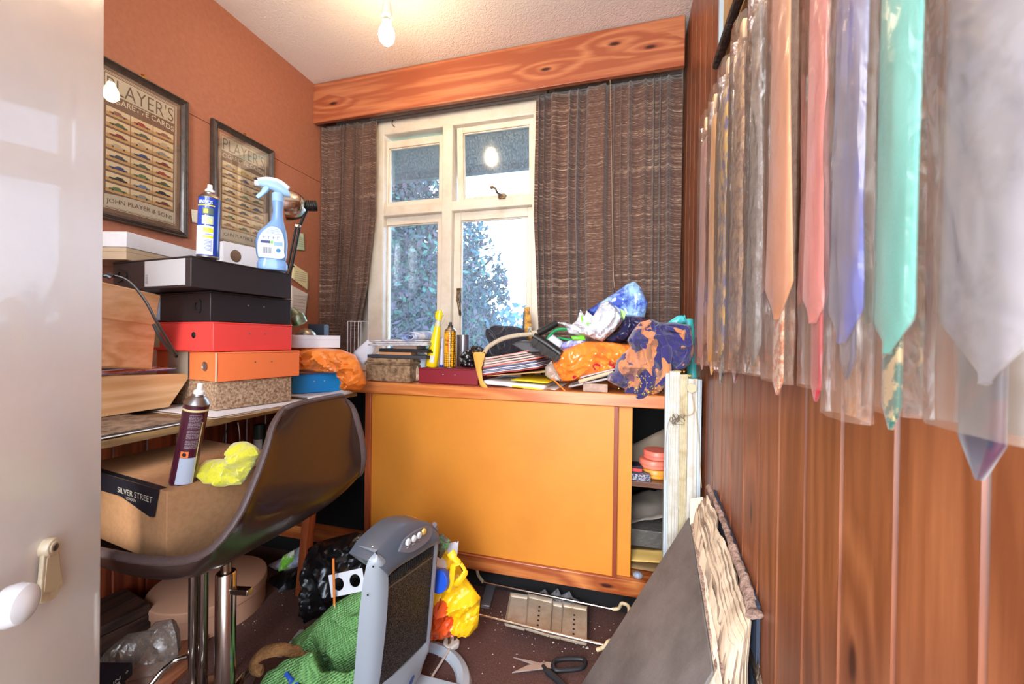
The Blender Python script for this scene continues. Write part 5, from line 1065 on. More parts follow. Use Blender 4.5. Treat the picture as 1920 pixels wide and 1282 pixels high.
bm = BM(); extr(bm, [P(440, 1300, Z=.012), P(478, 1256, Z=.012), P(486, 1254, Z=.012), P(466, 1300, Z=.012)], (0, 0, .004)); tag(O('knife_blade', bm, M('pinkish metal', 'b5a6a4', .3, .7)), 'pale metal blade lying on carpet beside the chair base', 'blade')
# card with round holes, pencil
CH_ = P3(622, 1120, .92); uu = (P3(688, 1106, .93) - CH_).normalized(); vv = (P3(626, 1076, .93) - P3(622, 1120, .92)); vv = (vv - uu * vv.dot(uu)).normalized()
hc = (P3(626, 1082, .92) - CH_).length
flat('holed_card', [rect(0, 0, .105, hc), ell(.027, hc * .52, .0165, .0165, 28), ell(.078, hc * .52, .0165, .0165, 28)], CH_, uu, vv, .0012, white_card)
tag(bpy.data.objects['holed_card'], 'white card with two round holes leaning against heater', 'card')
PC = thing('pencil', 'orange pencil with a sharpened point beside the holed card', 'pencil', P3(629, 1140, .905))
pa, pb = P3(625, 1047, .905), P3(627, 1132, .905); bm = BM(); tube(bm, [pa, pb], .0032, 6, 0); O('pencil_body', bm, M('pencil orange', 'd8782c', .4), PC, smooth=False)
bm = BM(); tube(bm, [pb, P3(628, 1140, .905)], [.0032, .0008], 6, 0); O('pencil_point', bm, M('pencil wood', 'd9b080', .7), PC, smooth=False)
# under the desk
DB = thing('dark_box', 'dark worn wooden chest under the desk by door', 'wooden box', P(235, 1180, Y=.9))
c0 = P(284, 1175, Y=.90); c0.z = .0; u = Vector((-.2, -1, 0)).normalized(); v = Vector((-1, .2, 0)).normalized(); hh = P(284, 1130, Y=.90).z
dw = wood('blackened wood', '4d3428', '21140f', 'Y', rough=.6, coat=.1)
bm = BM(); obox(bm, c0 + Vector((0, 0, .001)), u * .34, v * .17, (0, 0, hh * .72)); O('box_body', bm, dw, DB, bev=.003)
bm = BM(); obox(bm, c0 + Vector((0, 0, hh * .73)), u * .34, v * .17, (0, 0, hh * .27)); O('lid', bm, dw, DB, bev=.006)
hbm = M('pinkish hat box card', 'b98a6e', .75); 
HB = thing('round_box', 'large round buff hat box under the desk', 'box', P(365, 1150, Y=1.18)); c = Vector((-1.365, 1.06, .001)); hz = .10
bm = BM(); lathe(bm, [(.165, 0), (.165, hz * .66)], 48, Matrix.Translation(c)); O('box_body', bm, hbm, HB)
bm = BM(); lathe(bm, [(.17, hz * .66), (.17, hz * .97), (.165, hz), (.02, hz + .004)], 48, Matrix.Translation(c)); O('lid', bm, hbm, HB, bev=.002)
clear = film('clear crumpled polythene', 'c9b4a4', .26, .2, crinkle=(30, .6), gloss=1.0)
crumple('polythene_bag', 'clear crumpled polythene bag in front of dark chest', 'plastic bag', [(180, 1290), (188, 1240), (204, 1215), (240, 1188), (275, 1182), (292, 1165), (320, 1160), (330, 1190), (334, 1225), (322, 1250), (300, 1270), (285, 1318), (200, 1325)], .79, .035, clear, 61, .02, .008, freq=10)
BBk = thing('black_book_box', 'black box lettered in white at bottom left by the door', 'box', P(215, 1260, Y=.66))
a = P(120, 1310, Y=.57); b_ = P(249, 1262, Y=.72); at_ = P(249, 1243, Y=.72); u = (b_ - a); u.z = 0; v = Vector((-u.y, u.x, 0)).normalized()
bm = BM(); obox(bm, Vector((a.x, a.y, b_.z - .004)), u, v * .13, (0, 0, at_.z - b_.z + .006)); bx_ = O('box_body', bm, M('black lacquer card', '141217', .35), BBk, bev=.001)
un = u.normalized(); hh = at_.z - b_.z
text('lettering', 'EK IN', Vector((a.x, a.y, b_.z + hh * .52)) + un * (u.length - .078), un, (0, 0, 1), M('white print', 'b9b4b0', .6), bx_, width=.045, height=hh * .32, thick=.0008)
text('lettering', 'BER', Vector((a.x, a.y, b_.z + hh * .08)) + un * (u.length - .066), un, (0, 0, 1), M('white print', 'b9b4b0', .6), bx_, width=.034, height=hh * .32, thick=.0008)
text('lettering', '+', Vector((a.x, a.y, b_.z + hh * .52)) + un * (u.length - .020), un, (0, 0, 1), M('white print', 'b9b4b0', .6), bx_, width=.008, height=hh * .32, thick=.0008)
bm = BM(); extr(bm, [P(300, 1310, Z=.002), P(350, 1262, Z=.002), P(402, 1180, Z=.002), P(350, 1180, Z=.002), P(200, 1290, Z=.002)], (0, 0, .012)); tag(O('wood_board', bm, wood('brown board', 'a86a48', '7c4630', 'Y', knots=False)), 'reddish wooden board flat on the floor behind chair column', 'board')
bm = BM(); obox(bm, P(188, 1122, Y=1.0) + Vector((-.1, 0, -.01)), (.30, .12, 0), (-.03, .08, 0), (0, 0, .02)); tag(O('wood_batten', bm, wood('red batten', 'a04a26', '7c3418', 'X', knots=False)), 'red-brown wooden batten resting on the dark chest', 'batten')

sb = BM(); obox(sb, Vector((a.x, a.y, .001)) + v * .006, u * .96, v * .11, (0, 0, b_.z - .006)); tag(O('support_block', sb, M('dark brown block', '2a1c18', .95), bev=.01), 'dark brown support block under the black lettered box by the door', 'bundle')  # unseen block added to hold up the lettered box
# ------------------------------------------------------------------ carpet finds
RK = thing('bath_rack', 'extending metal bath rack with cream hooked ends on carpet', 'bath rack', P(1000, 1160, Z=0))
cream = M('cream plastic sleeve', 'd8c39a', .4, var=(60, 'b89c70', .5, .8)); rk = M('grubby satin metal', 'b5a794', .45, .2, var=(14, '9a8468', .4, .7))
zr = .055
q = lambda x, y, z=zr: P(x, y, Z=z)
for pts in ([(906, 1091), (1150, 1142)], [(892, 1151), (1160, 1216)]):
    bm = BM(); tube(bm, [q(*p) for p in pts], .0045, 12, 0); O('rail', bm, chrome, RK)
for pts in ([(866, 1056, .085), (880, 1060, .09), (893, 1066, .085), (897, 1078, .06), (906, 1091, zr)], [(1148, 1142, zr), (1160, 1140, .06), (1166, 1131, .085), (1178, 1136, .09), (1180, 1150, .085)], [(866, 1125, .095), (880, 1130, .09), (884, 1142, .065), (893, 1151, zr)], [(1120, 1218, zr), (1134, 1212, .075), (1140, 1203, .085), (1150, 1200, .08)]):
    bm = BM(); tube(bm, [q(*p) for p in pts], .0055, 12, 6); O('hook_end', bm, cream, RK)
def tray(xs, name, holes=0, zz=zr - .006):
    (a, b_, c, d_) = [q(x, y, zz) for x, y in xs]; bm = BM(); dn_ = Vector((0, 0, -.012))
    a2, b2, c2, d2 = [p.lerp((a + b_ + c + d_) / 4, .08) + dn_ for p in (a, b_, c, d_)]
    V = [bm.verts.new(p) for p in (a, b_, c, d_, a2, b2, c2, d2)]
    for f in ((4, 5, 6, 7), (0, 1, 5, 4), (1, 2, 6, 5), (2, 3, 7, 6), (3, 0, 4, 7)): bm.faces.new([V[i] for i in f])
    o = O(name, bm, rk, RK, sol=.0015)
    for k in range(holes):
        f = .22 + k * .14; p = a2.lerp(d2, f).lerp(b2.lerp(c2, f), .5); bm = BM(); lathe(bm, [(.0036, .001), (.0036, .0018)], 14, Matrix.Translation(p)); O('hole', bm, matt_black, o)
tray([(957, 1110), (990, 1115), (984, 1178), (946, 1168)], 'tray_plate'); tray([(990, 1112), (1036, 1122), (1030, 1190), (984, 1176)], 'tray_plate', 5, zr - .002); tray([(1036, 1126), (1056, 1130), (1050, 1194), (1030, 1190)], 'tray_plate'); tray([(1054, 1128), (1101, 1136), (1100, 1206), (1050, 1194)], 'tray_plate', 5, zr - .003)
crumple('vinyl_glove', 'cloudy clear crumpled glove lying behind the bath rack', 'glove', [(1008, 1112), (1022, 1104), (1030, 1116), (1046, 1102), (1052, 1116), (1068, 1108), (1074, 1120), (1086, 1126), (1090, 1140), (1050, 1140), (1015, 1126)], 1.405, .02, film('clear glove', 'd5d6d8', .4, .2, crinkle=(50, .8), gloss=1.5), 71, .01, .006, freq=22)
ch = BM(); extr(ch, [q(901, 1140, .002), q(912, 1100, .002), q(930, 1102, .002), q(918, 1142, .002)], (0, 0, .012)); tag(O('metal_channel', ch, M('zinc channel', 'a8a4a4', .3, .7), bev=.002), 'short zinc channel offcut left of the bath rack', 'metal offcut')
SS = thing('kitchen_scissors', 'open scissors with black handles lying on the carpet', 'scissors', q(1030, 1248, 0))
bl2 = M('scissor steel', 'b9b4b2', .4, .75)
def zq(x, y, z=.004): return P(x, y, Z=z)
bm = BM(); extr(bm, [zq(962, 1233), zq(1010, 1243), zq(1020, 1246), zq(1012, 1249), zq(1000, 1247)], (0, 0, .003)); O('blade', bm, bl2, SS, bev=.0004)
bm = BM(); extr(bm, [zq(960, 1262, .008), zq(990, 1248, .008), zq(1022, 1242, .008), zq(1034, 1243, .008), zq(1034, 1254, .008), zq(1010, 1256, .008)], (0, 0, .003)); O('blade', bm, bl2, SS, bev=.0004)
bm = BM(); tube(bm, [zq(1036, 1248, .012), zq(1042, 1238, .012), zq(1065, 1235, .012), (zq(1092, 1236, .012)), zq(1097, 1244, .012), zq(1088, 1253, .012), zq(1060, 1256, .012), zq(1042, 1256, .012), zq(1036, 1248, .012)], .0062, 12, 6); O('handle', bm, M('black grip', '1a1b1f', .5), SS)
bm = BM(); tube(bm, [zq(1018, 1248, .010), zq(1026, 1258, .010), zq(1040, 1270, .010), zq(1062, 1290, .010)], [.006, .009, .009, .008], 12, 6); O('handle', bm, M('black grip', '1a1b1f', .5), SS)
bm = BM(); lathe(bm, [(.004, .011), (.003, .0135)], 14, Matrix.Translation(zq(1020, 1248, .0))); O('pivot_screw', bm, steel, SS)
# plaster chips: too many and too small to count
bm = BM(); r = random.Random(9)
for k in range(420):
    x, y = r.uniform(-1.2, .15), r.uniform(.9, 1.4)
    if r.random() < .5: x, y = r.gauss(-.45, .25), r.gauss(1.3, .08)
    if not (-1.5 < x < .2 and .8 < y < 1.43): continue
    s = r.choice([.0008, .001, .0013, .0022]); n_ = r.randint(3, 5); a0 = r.uniform(0, 6)
    extr(bm, [(x + s * math.cos(a0 + 6.28 * j / n_), y + s * r.uniform(.5, 1) * math.sin(a0 + 6.28 * j / n_), .0005) for j in range(n_)], (0, 0, s * .5))
for x, y, s in ((1078, 1207, .008), (1098, 1216, .009), (1035, 1206, .007), (1120, 1208, .009), (1092, 1214, .006)):
    p = zq(x, y, .001); extr(bm, [p, p + Vector((s, .002, 0)), p + Vector((s * .8, s, 0)), p + Vector((.001, s * .7, 0))], (0, 0, .002))
o = O('plaster_chips', bm, M('plaster chips', 'd8cbc0', .8), smooth=False); tag(o, 'scatter of tiny white plaster chips over the carpet', 'debris', kind='stuff')

# ------------------------------------------------------------------ old album leaning on the right wall
AL = thing('ragged_album', 'huge ragged old album with dark grey cover leaning on boarding', 'album', (.08, 1.0, 0))
T1 = P(1294, 972, Y=1.26); N1 = P(1341, 1262, Y=.83); T2 = P(1333, 920, Y=1.17); N2 = P(1414, 1140, X=.237)
L1 = P(1086, 1296, Z=.004); L1 = Vector((L1.x, L1.y, .004)); DV = L1 - T1; DV2 = Vector((-.0, .01, -.5 + .1))
cov = M('grey cloth cover', '726a65', .62, var=(6, '4e4844', .35, .7), bump=(160, .15), spec=.4)
bm = BM(); L2_ = N1 + (L1 - T1) * .62; nrm = (N1 - T1).cross(DV).normalized(); extr(bm, [T1, N1, L2_, L1], nrm * -.006); 
O('front_cover', bm, cov, AL, bev=.0015)
pg = M('foxed album page', 'cdb79c', .9, var=(10, 'a88c6c', .4, .75), bump=(60, .3)); pg2 = M('grey brown page edges', 'a18a74', .9, var=(14, '6f5a4a', .4, .7)); pgw = M('cream album page', 'd8c6ae', .85)
def ragged(name, a, b_, dv, m, seed, n=46, amp=.006, th=.0012, jag=.010, lift=.0, dv2=None):
    bm = BM(); g = []
    for i in range(n + 1):
        f = i / n; p = a.lerp(b_, f); nn_ = noise.noise_vector(Vector((f * 9, seed * 3.3, 1))) * amp + noise.noise_vector(Vector((f * 40, seed * 5, 4))) * jag * .3
        d = dv.lerp(dv2 or dv, f); p0 = p + nn_ + Vector((0, 0, -abs(noise.noise(Vector((f * 30, seed * 7, 0)))) * jag))
        g.append([bm.verts.new(p0 + d * k / 5 + Vector((noise.noise(Vector((f * 8, k, seed))) * .004 * k, 0, 0))) for k in range(6)])
    for i in range(n):
        for k in range(5): bm.faces.new((g[i][k], g[i + 1][k], g[i + 1][k + 1], g[i][k + 1]))
    return O(name, bm, m, AL, sol=th)
DW = Vector((-.035, .01, -.40))
bm = BM()
# torn spine strip along the cover's top edge
edge = []
for i in range(41):
    f = i / 40; p = T1.lerp(N1, f); w_ = .010 + .008 * noise.noise(Vector((f * 9, 2, 0))) + .012 * f; j = Vector((noise.noise(Vector((f * 30, 5, 0))) * .004, 0, noise.noise(Vector((f * 26, 8, 0))) * .005))
    edge.append([bm.verts.new(p + j + Vector((0, 0, .004))), bm.verts.new(p + j + Vector((w_ * 1.2, 0, .012))), bm.verts.new(p + j + Vector((w_ * 1.9, 0, .002))), bm.verts.new(p + j + Vector((w_ * 1.0, .0, -.03)))])
for a, b_ in zip(edge, edge[1:]):
    for k in range(4): bm.faces.new((a[k], a[(k + 1) % 4], b_[(k + 1) % 4], b_[k]))
bm.faces.new(edge[0]); bm.faces.new(edge[-1]); O('torn_binding', bm, M('torn pinkish binding', 'a08272', .95, var=(36, '6b5244', .4, .7), bump=(90, .9)), AL)
for k in range(22):
    f = (k + 1) / 24; a = T1.lerp(T2, f) + Vector((0, -.0, -.012 + .006 * (k % 3))); b_ = N1.lerp(N2, f) + Vector((0, .06 if 5 < k < 9 else 0, -.01 * (k % 2)))
    if k in (3, 4): a = T1.lerp(T2, f) + Vector((0, 0, -.06))
    mm_ = [pg, pg2, pgw][0 if k < 6 or k % 5 == 0 else (1 if k % 2 else 0)]
    if k in (2, 3, 4, 5, 6, 7): mm_ = pgw; a = a + Vector((0, 0, -.03 - .008 * (k % 2))); b_ = b_ + Vector((-.01, -.03, -.05 + .006 * k))
    ragged('page', a, b_, Vector((-.10, .02, -.38)).lerp(Vector((-.01, 0, -.40)), f), mm_, (k + 1) * (.03 if k > 7 else .2), jag=.002 + .005 * f, amp=.003 if k < 8 else .009)
bc = BM(); extr(bc, [T2 + Vector((.006, .0, .004)), N2 + Vector((.004, 0, .006)), N2 + Vector((.006, .0, -.45)), T2 + Vector((.006, 0, -.5))], (.006, 0, 0)); O('back_cover', bc, M('navy back cover', '2b3342', .6), AL)
bm = BM(); bb = []
tube(bm, [T2 + Vector((-.004, .012, .008)), T2.lerp(N2, .3) + Vector((0, 0, .006)), T2.lerp(N2, .6) + Vector((.0, 0, .004)), T2.lerp(N2, .85) + Vector((0, 0, .003)), N2 + Vector((-.002, -.004, -.010))], [.006, .007, .009, .012, .016], 12, 8, flat=.7)
r = random.Random(3)
for v in bm.verts: v.co += noise.noise_vector(v.co * 70) * .004
O('back_binding', bm, M('torn pinkish binding', 'a08272', .95, var=(36, '6b5244', .4, .7), bump=(90, .9)), AL)
bm = BM(); a = P(1294, 935, Y=1.235); b_ = P(1318, 932, Y=1.215); extr(bm, [a, b_, b_ + Vector((.0, 0, -.12)), a + Vector((0, 0, -.12))], (0, .004, 0)); O('cream_insert', bm, pgw, AL, bev=.0008)
bm = sheet([P(1405, 1150, X=.243), P(1432, 1290, X=.243), P(1428, 1330, X=.24), P(1395, 1200, X=.24)], 4, 6, .002); tag(O('clear_sleeve', bm, film('clear sleeve', 'cfc4bc', .25, .2)), 'clear plastic sheet slipped between the album and boarding', 'plastic sheet')
# bundle of white blinds
BD = thing('blind_bundle', 'bundle of dirty white window blind rails standing by the cupboard', 'blind', (.2, 1.33, 0))
whm = M('dirty white vinyl', 'c6c1b6', .45, var=(22, 'a89c86', .45, .8)); crm = M('cream slat', 'c4b898', .5, var=(30, 'a08658', .45, .8))
by = 1.325; bx = lambda x, y=850: P(x, y, Y=by).x; bt_ = P(1260, 699, Y=by).z
def ribbed(x0, x1, z1, name, m, ribs=5, d=.03, off=0):
    pr = [(x0, by + d + off)]; n_ = ribs * 4
    for k in range(n_ + 1): pr.append((x0 + (x1 - x0) * k / n_, by + off - .0025 * (1 if k % 4 in (1, 2) else 0)))
    pr.append((x1, by + d + off)); bm = BM(); extr(bm, [(a, b_, .002) for a, b_ in pr], (0, 0, z1)); O(name, bm, m, BD, smooth=False)
ribbed(bx(1246), bx(1253), bt_ - .004, 'edge_rail', M('blue white rail', 'b9c4ca', .35), 1)
ribbed(bx(1253.5), bx(1273), bt_ + .003, 'head_rail', whm, 4); ribbed(bx(1273.5), bx(1288), bt_ - .006, 'slats', crm, 5, off=.004); ribbed(bx(1288.5), bx(1306), bt_ - .018, 'bottom_rail', whm, 1, off=-.003); ribbed(bx(1307), bx(1314), bt_ - .02, 'edge_rail', M('blue white rail', 'b9c4ca', .35), 1)
pc = P(1296, 727, Y=by - .009); bm = BM(); q_ = Matrix.Translation(pc) @ Matrix.Rotation(R(90), 4, 'X'); lathe(bm, [(.012, 0), (.0135, .001), (.0135, .003), (.010, .004), (.010, .0055), (.0135, .0065), (.0135, .009), (.003, .010)], 28, q_); O('cord_pulley', bm, crm, BD)
bm = BM(); B3 = lambda x, y, d=.012: P(x, y, Y=by - d); tube(bm, [B3(1297, 737), B3(1302, 762), B3(1306, 780), B3(1311, 830), B3(1313, 880), B3(1315, 914)], .0013, 6); tube(bm, [B3(1297, 737), B3(1301, 765), B3(1297, 776), B3(1284, 778), B3(1277, 768)], .0013, 6); tube(bm, [B3(1248, 900, .004), B3(1249, 820, .006), B3(1254, 790, .008), B3(1262, 780)], .001, 6); O('pull_cord', bm, M('dirty string', 'b59d7c', .8), BD)
bm = BM(); r = random.Random(8); pts = [B3(1255 + r.uniform(0, 30), 775 + r.uniform(0, 24), .008 + r.random() * .01) for _ in range(22)]; tube(bm, pts, .0007, 5, 5); O('knotted_string', bm, M('dark string', '6a5a48', .9), BD)
bm = BM()
for k in range(14): p = B3(1262 + r.uniform(-2, 34), 701 + r.uniform(-3, 6) + k * .4, .0); lathe(bm, [(.0, -.004), (.006 * r.uniform(.5, 1), 0), (0, .004)], 7, Matrix.Translation(Vector((p.x, p.y + r.uniform(0, .02), bt_ + .004 - (.012 if p.x > bx(1288) else 0)))))
O('old_glue', bm, M('yellow old glue', 'c9a24c', .6), BD)

# ------------------------------------------------------------------ on the counter, left to right
CZ = CT_Z + .0006
def cP(x, y, Y): return P(x, y, Y=Y)
# wire letter rack
WR = thing('wire_rack', 'white wire letter rack at counter left end by the curtain', 'rack', cP(672, 665, 1.62))
bm = BM(); wy = 1.60
for x0, x1, y in ((652, 672, 1.60), (677, 690, 1.66)):
    a, b_ = P(x0, 602, Y=y), P(x1, 603, Y=y); tube(bm, [Vector((a.x, y, CZ)), a, b_, Vector((b_.x, y, CZ))], .0022, 6, 0)
for x0, x1 in ((652, 677), (672, 690)):
    tube(bm, [P(x0, 602, Y=1.60), P(x1, 603, Y=1.66)], .0022, 6, 0)
for x in (658, 665): a = P(x, 603, Y=1.6); tube(bm, [Vector((a.x, 1.6, CZ)), a], .0014, 6, 0)
O('wire_frame', bm, M('white coated wire', 'c9c2bc', .4), WR)
# embossed box and the paper pile on it
emb = M('gilt embossed card', 'a88a66', .6, var=(55, '5f4630', .4, .68), bump=(70, .9))
EB = thing('embossed_box', 'old brown embossed box with worn gilt under the newspapers', 'box', cP(728, 715, 1.45))
a = P(686, 712, Y=1.40); b_ = P(768, 718, Y=1.40); tz = P(720, 672, Y=1.40).z
bm = BM(); box(bm, (a.x, 1.40, CZ), (b_.x, 1.56, CZ + (tz - CZ) * .72)); O('box_body', bm, emb, EB, bev=.004, seg=3)
bm = BM(); box(bm, (a.x + .002, 1.403, CZ + (tz - CZ) * .73), (b_.x - .002, 1.558, tz)); box(bm, (a.x - .002, 1.398, CZ + (tz - CZ) * .80), (b_.x + .002, 1.562, CZ + (tz - CZ) * .88)); O('lid', bm, emb, EB, bev=.003, seg=3)
stack = [('grey_book', 'thin dark grey book on top of the embossed box', 'book', 672, 664, 690, 800, '3a3a40', .10), ('wood_offcut', 'bare wooden slat lying on the embossed box', 'slat', 664, 655, 712, 772, 'c08a5c', .05),
         ('black_tray', 'flat black tray under the newspapers on the counter', 'tray', 655, 643, 712, 803, '1c1b1f', .12), ('brown_card_box', 'flat brown carton between black tray and newspapers', 'box', 643, 633, 738, 782, '8a7264', .08)]
zc_ = tz + .001
for nm, lb_, ct, y0, y1, x0, x1, c_, d_ in stack:
    h = .013 if nm != 'wood_offcut' else .011
    a = P(x0, y0, Y=1.42); b_ = P(x1, y0, Y=1.42); bm = BM(); box(bm, (a.x, 1.415, zc_), (b_.x, 1.415 + d_, zc_ + h)); tag(O(nm, bm, M('stack ' + c_, c_, .6), bev=.001), lb_, ct); zc_ += h + .0006
news = M('newsprint', 'c9c6c8', .85, var=(60, '8f8f9a', .5, .75)); newc = M('blue toned newspaper', '8c9cc4', .8, var=(26, 'd6d6dc', .45, .6))
for k, (x0, x1, w_) in enumerate([(690, 800, .20), (700, 800, .19), (692, 790, .19)]):
    a = P(x0, 640, Y=1.41); b_ = P(x1, 640, Y=1.41); z = zc_ + k * .008; bm = sheet([(a.x, 1.41, z), (b_.x, 1.405, z + .003), (b_.x, 1.41 + w_, z + .002), (a.x, 1.41 + w_, z + .004)], 14, 8, .0025, 12, k)
    tag(O('newspaper', bm, news, sol=.006), ['lowest flat newspaper of the pile by left pane', 'middle newspaper of the pile by the left pane', 'top flat newspaper with the rolled one on it'][k], 'newspaper', 'newspapers on the embossed box')
bm = BM(); c = Vector((P(766, 640, Y=1.40).x, 1.395, zc_ + .033)); g = []
for j in range(9):
    row = []
    for k in range(56):
        a = k / 55 * 2 * math.pi * 2.4 + .4; r_ = .008 + .0035 * a / 3; row.append(bm.verts.new(c + Vector((math.cos(a) * r_ * 1.5 + .018 * j / 8, .018 * j, math.sin(a) * r_ * .8 + .0008 * j))))
    for k in range(1, 5): row.append(bm.verts.new(c + Vector((r_ * 1.5 * math.cos(a) + .016 * k + .018 * j / 8, .018 * j, r_ * .8 * math.sin(a) + .002 * k))))
    g.append(row)
for j in range(8):
    for k in range(59): bm.faces.new((g[j][k], g[j][k + 1], g[j + 1][k + 1], g[j + 1][k]))
tag(O('rolled_newspaper', bm, newc, sol=.0014), 'rolled blue-tinted newspaper on the pile in front of pane', 'newspaper')
for k, (pts, c_, lb_) in enumerate([([(662, 662), (690, 636), (706, 650), (682, 684)], 'd3d4de', 'white envelope with blue mark leaning left of embossed box'), ([(682, 682), (716, 652), (722, 660), (700, 690)], 'c9b9a6', 'brown tinted paper sliding down behind the embossed box')]):
    p_ = [P(x, y, Y=1.43 + .012 * k + (.03 if i in (1, 2) else 0)) for i, (x, y) in enumerate(pts)]; tag(O('loose_paper', sheet(p_, 6, 6, .003, 20, k), M('loose ' + c_, c_, .7), sol=.001), lb_, 'paper')
tag(O('loose_paper', puff([(768, 666), (792, 660), (803, 668), (800, 690), (786, 700), (778, 688)], 1.50, .012, M and .006, 14, .005, .4, 77), M('pale blue white sheet', 'c9d4e0', .6)), 'pale bluish sheet curling down behind the yellow spray', 'paper')
tag(O('plastic_packet', puff([(767, 690), (775, 672), (785, 690), (790, 712), (775, 716), (763, 712)], 1.46, .012, .006, 20, .005, .6, 78), M('tan pink film', 'c7a68c', .4, crinkle=(50, .5))), 'tan plastic packet squeezed beside the maroon box file', 'packet')
# maroon box file
zmt = P(840, 691, Y=1.41).z
boxfile('maroon box file lying on the counter with spray bottles on it', (P(785, 710, Y=1.405).x, 1.405), (P(896, 715, Y=1.405).x, 1.405), CZ, zmt, .27, '7d1624', .5, handle=None, grp='box files stacked on the desk')
bpy.data.objects['box_file.006']['group'] = 'box files on the counter'
zq_ = zmt + .0005
# yellow spray (slim trigger bottle)
f_ = P(809, 690, Y=1.47); f_.z = zq_; tp_ = P(826, 580, Y=1.47)
YS = thing('yellow_spray_bottle', 'slim yellow bottle with a yellow spray cap on maroon file', 'spray bottle', f_, (0, math.atan((tp_.x - f_.x) / (tp_.z - f_.z)), 0))
H = tp_.z - f_.z; s = H / .22
ylb = M('yellow bottle plastic', 'f0cf10', .28, coat=.4)
bm = BM(); loft(bm, [(0, 0, .020 * s, .018 * s, 2.4), (.004 * s, 0, .023 * s, .02 * s, 2.4), (.05 * s, 0, .0235 * s, .02 * s, 2.3), (.09 * s, 0, .020 * s, .018 * s, 2.2), (.13 * s, 0, .0155 * s, .015 * s, 2), (.158 * s, 0, .013 * s, .013 * s, 2)], 28); bo = O('bottle', bm, ylb, YS, local=True)
bm = BM(); loft(bm, [(.158 * s, 0, .0135 * s, .0135 * s), (.164 * s, 0, .0135 * s, .0135 * s), (.178 * s, 0, .010 * s, .010 * s), (.182 * s, 0, .010 * s, .010 * s)], 24); O('neck', bm, M('clear neck plastic', 'c6bfa0', .2), YS, local=True)
bm = BM(); loft(bm, [(.182 * s, 0, .0125 * s, .012 * s), (.196 * s, -.003 * s, .015 * s, .0135 * s), (.209 * s, -.003 * s, .015 * s, .012 * s), (.219 * s, -.001 * s, .010 * s, .009 * s)], 24); bmesh.ops.create_cube(bm, size=.001); O('spray_cap', bm, ylb, YS, local=True)
bm = BM(); tube(bm, [(.010 * s, 0, .20 * s), (.020 * s, 0, .205 * s), (.020 * s, 0, .185 * s), (.013 * s, 0, .17 * s)], .0028 * s, 8); O('trigger_loop', bm, M('clear neck plastic', 'c6bfa0', .2), YS, local=True)
wrap('bar_label', .0235 * s, .018 * s, .045 * s, 270, 310, M('pale bar label', 'cfc9c0', .5), bo, .0006); wrap('dark_mark', .0225 * s, .055 * s, .061 * s, 275, 288, matt_black, bo, .001); wrap('picture_label', .0235 * s, .0, .07 * s, 195, 232, M('brown floral label', 'a86a28', .5, var=(120, 'd8b030', .4, .6)), bo, .0006)
# thin white tube with blue base
f_ = P(828, 690, Y=1.50); bm = BM(); lathe(bm, [(.0085, .008), (.0085, .10), (.006, .115), (.004, .12)], 20, Matrix.Translation((f_.x, 1.50, zq_))); TB = thing('glue_tube', 'narrow white tube with blue base between yellow sprays', 'tube', (f_.x, 1.50, zq_)); O('tube_body', bm, M('white violet tube', 'c9c8dc', .4, var=(30, '5a4aa0', .55, .65)), TB)
bm = BM(); lathe(bm, [(.0095, 0), (.0095, .008)], 20, Matrix.Translation((f_.x, 1.50, zq_))); O('tube_cap', bm, M('blue lid', '1b49b0', .35), TB)
# amber honeycomb aerosol
amb = bpy.data.materials.new('honeycomb amber'); t, b = nodes(amb); _mc['amb'] = amb
co = coords(t, (1, 1, 1)); vo = N(t, 'ShaderNodeTexVoronoi', i_Scale=120.0, i_Randomness=.15, feature='DISTANCE_TO_EDGE'); t.links.new(co, vo.inputs['Vector']); t.links.new(ramp(t, vo.outputs['Distance'], [(.07, '3a2408'), (.12, 'f0a818')]), b.inputs['Base Color']); b.inputs['Roughness'].default_value = .25
t_, bd, H, hb = can('amber honeycomb-patterned aerosol standing on the maroon box file', (843, 692), (845, 604), 1.455, zq_, .0235, amb, nozzle='1a1815')
wrap('amber_panel', .0235, hb * .42, hb * .92, 225, 272, M('amber panel', 'f0a21a', .3), bd, .0006); wrap('red_panel', .0235, hb * .44, hb * .86, 268, 285, M('amber red', 'd86a1c', .3), bd, .0008)
text('lettering', 'Wood', (0, 0, hb * .72), None, None, matt_black, bd, width=.019, height=.010, bend=(.0247, R(238)), local=True, bold=.02); text('lettering', 'Silk', (0, 0, hb * .61), None, None, matt_black, bd, width=.016, height=.009, bend=(.0247, R(240)), local=True, bold=.02)
f_ = P(868, 680, Y=1.60); f_.z = zq_; T_ = thing('tin_can', 'plain grey metal canister behind the amber aerosol', 'canister', f_); bm = BM(); tzz = P(868, 628, Y=1.60).z - zq_; lathe(bm, [(.026, 0), (.0265, .002), (.0265, tzz - .003)], 36); O('can_body', bm, M('dull grey tin', '9a969c', .35, .8), T_, local=True)
bm = BM(); lathe(bm, [(.0275, tzz - .003), (.0275, tzz), (.025, tzz), (.024, tzz - .004), (.001, tzz - .004)], 36, cap=False); O('rim', bm, steel, T_, local=True)
bkf = M('black glossy vinyl', '121113', .25, coat=.4, crinkle=(40, .4))
crumple('black_pouch', 'shiny black vinyl pouch right of the grey canister', 'pouch', [(862, 686), (862, 668), (868, 660), (878, 655), (886, 647), (902, 650), (908, 655), (908, 690), (880, 692)], 1.52, .022, bkf, 81, .010, .005, freq=18)
crumple('fabric_bag', 'navy black fabric bag with a strap below right pane', 'bag', [(905, 668), (918, 648), (913, 622), (920, 612), (928, 608), (944, 611), (962, 611), (982, 616), (990, 640), (988, 672), (940, 676)], 1.62, .035, M('navy black cloth', '211f2a', .9, bump=(200, .3), sheen=.3), 82, .012, .006, freq=14)
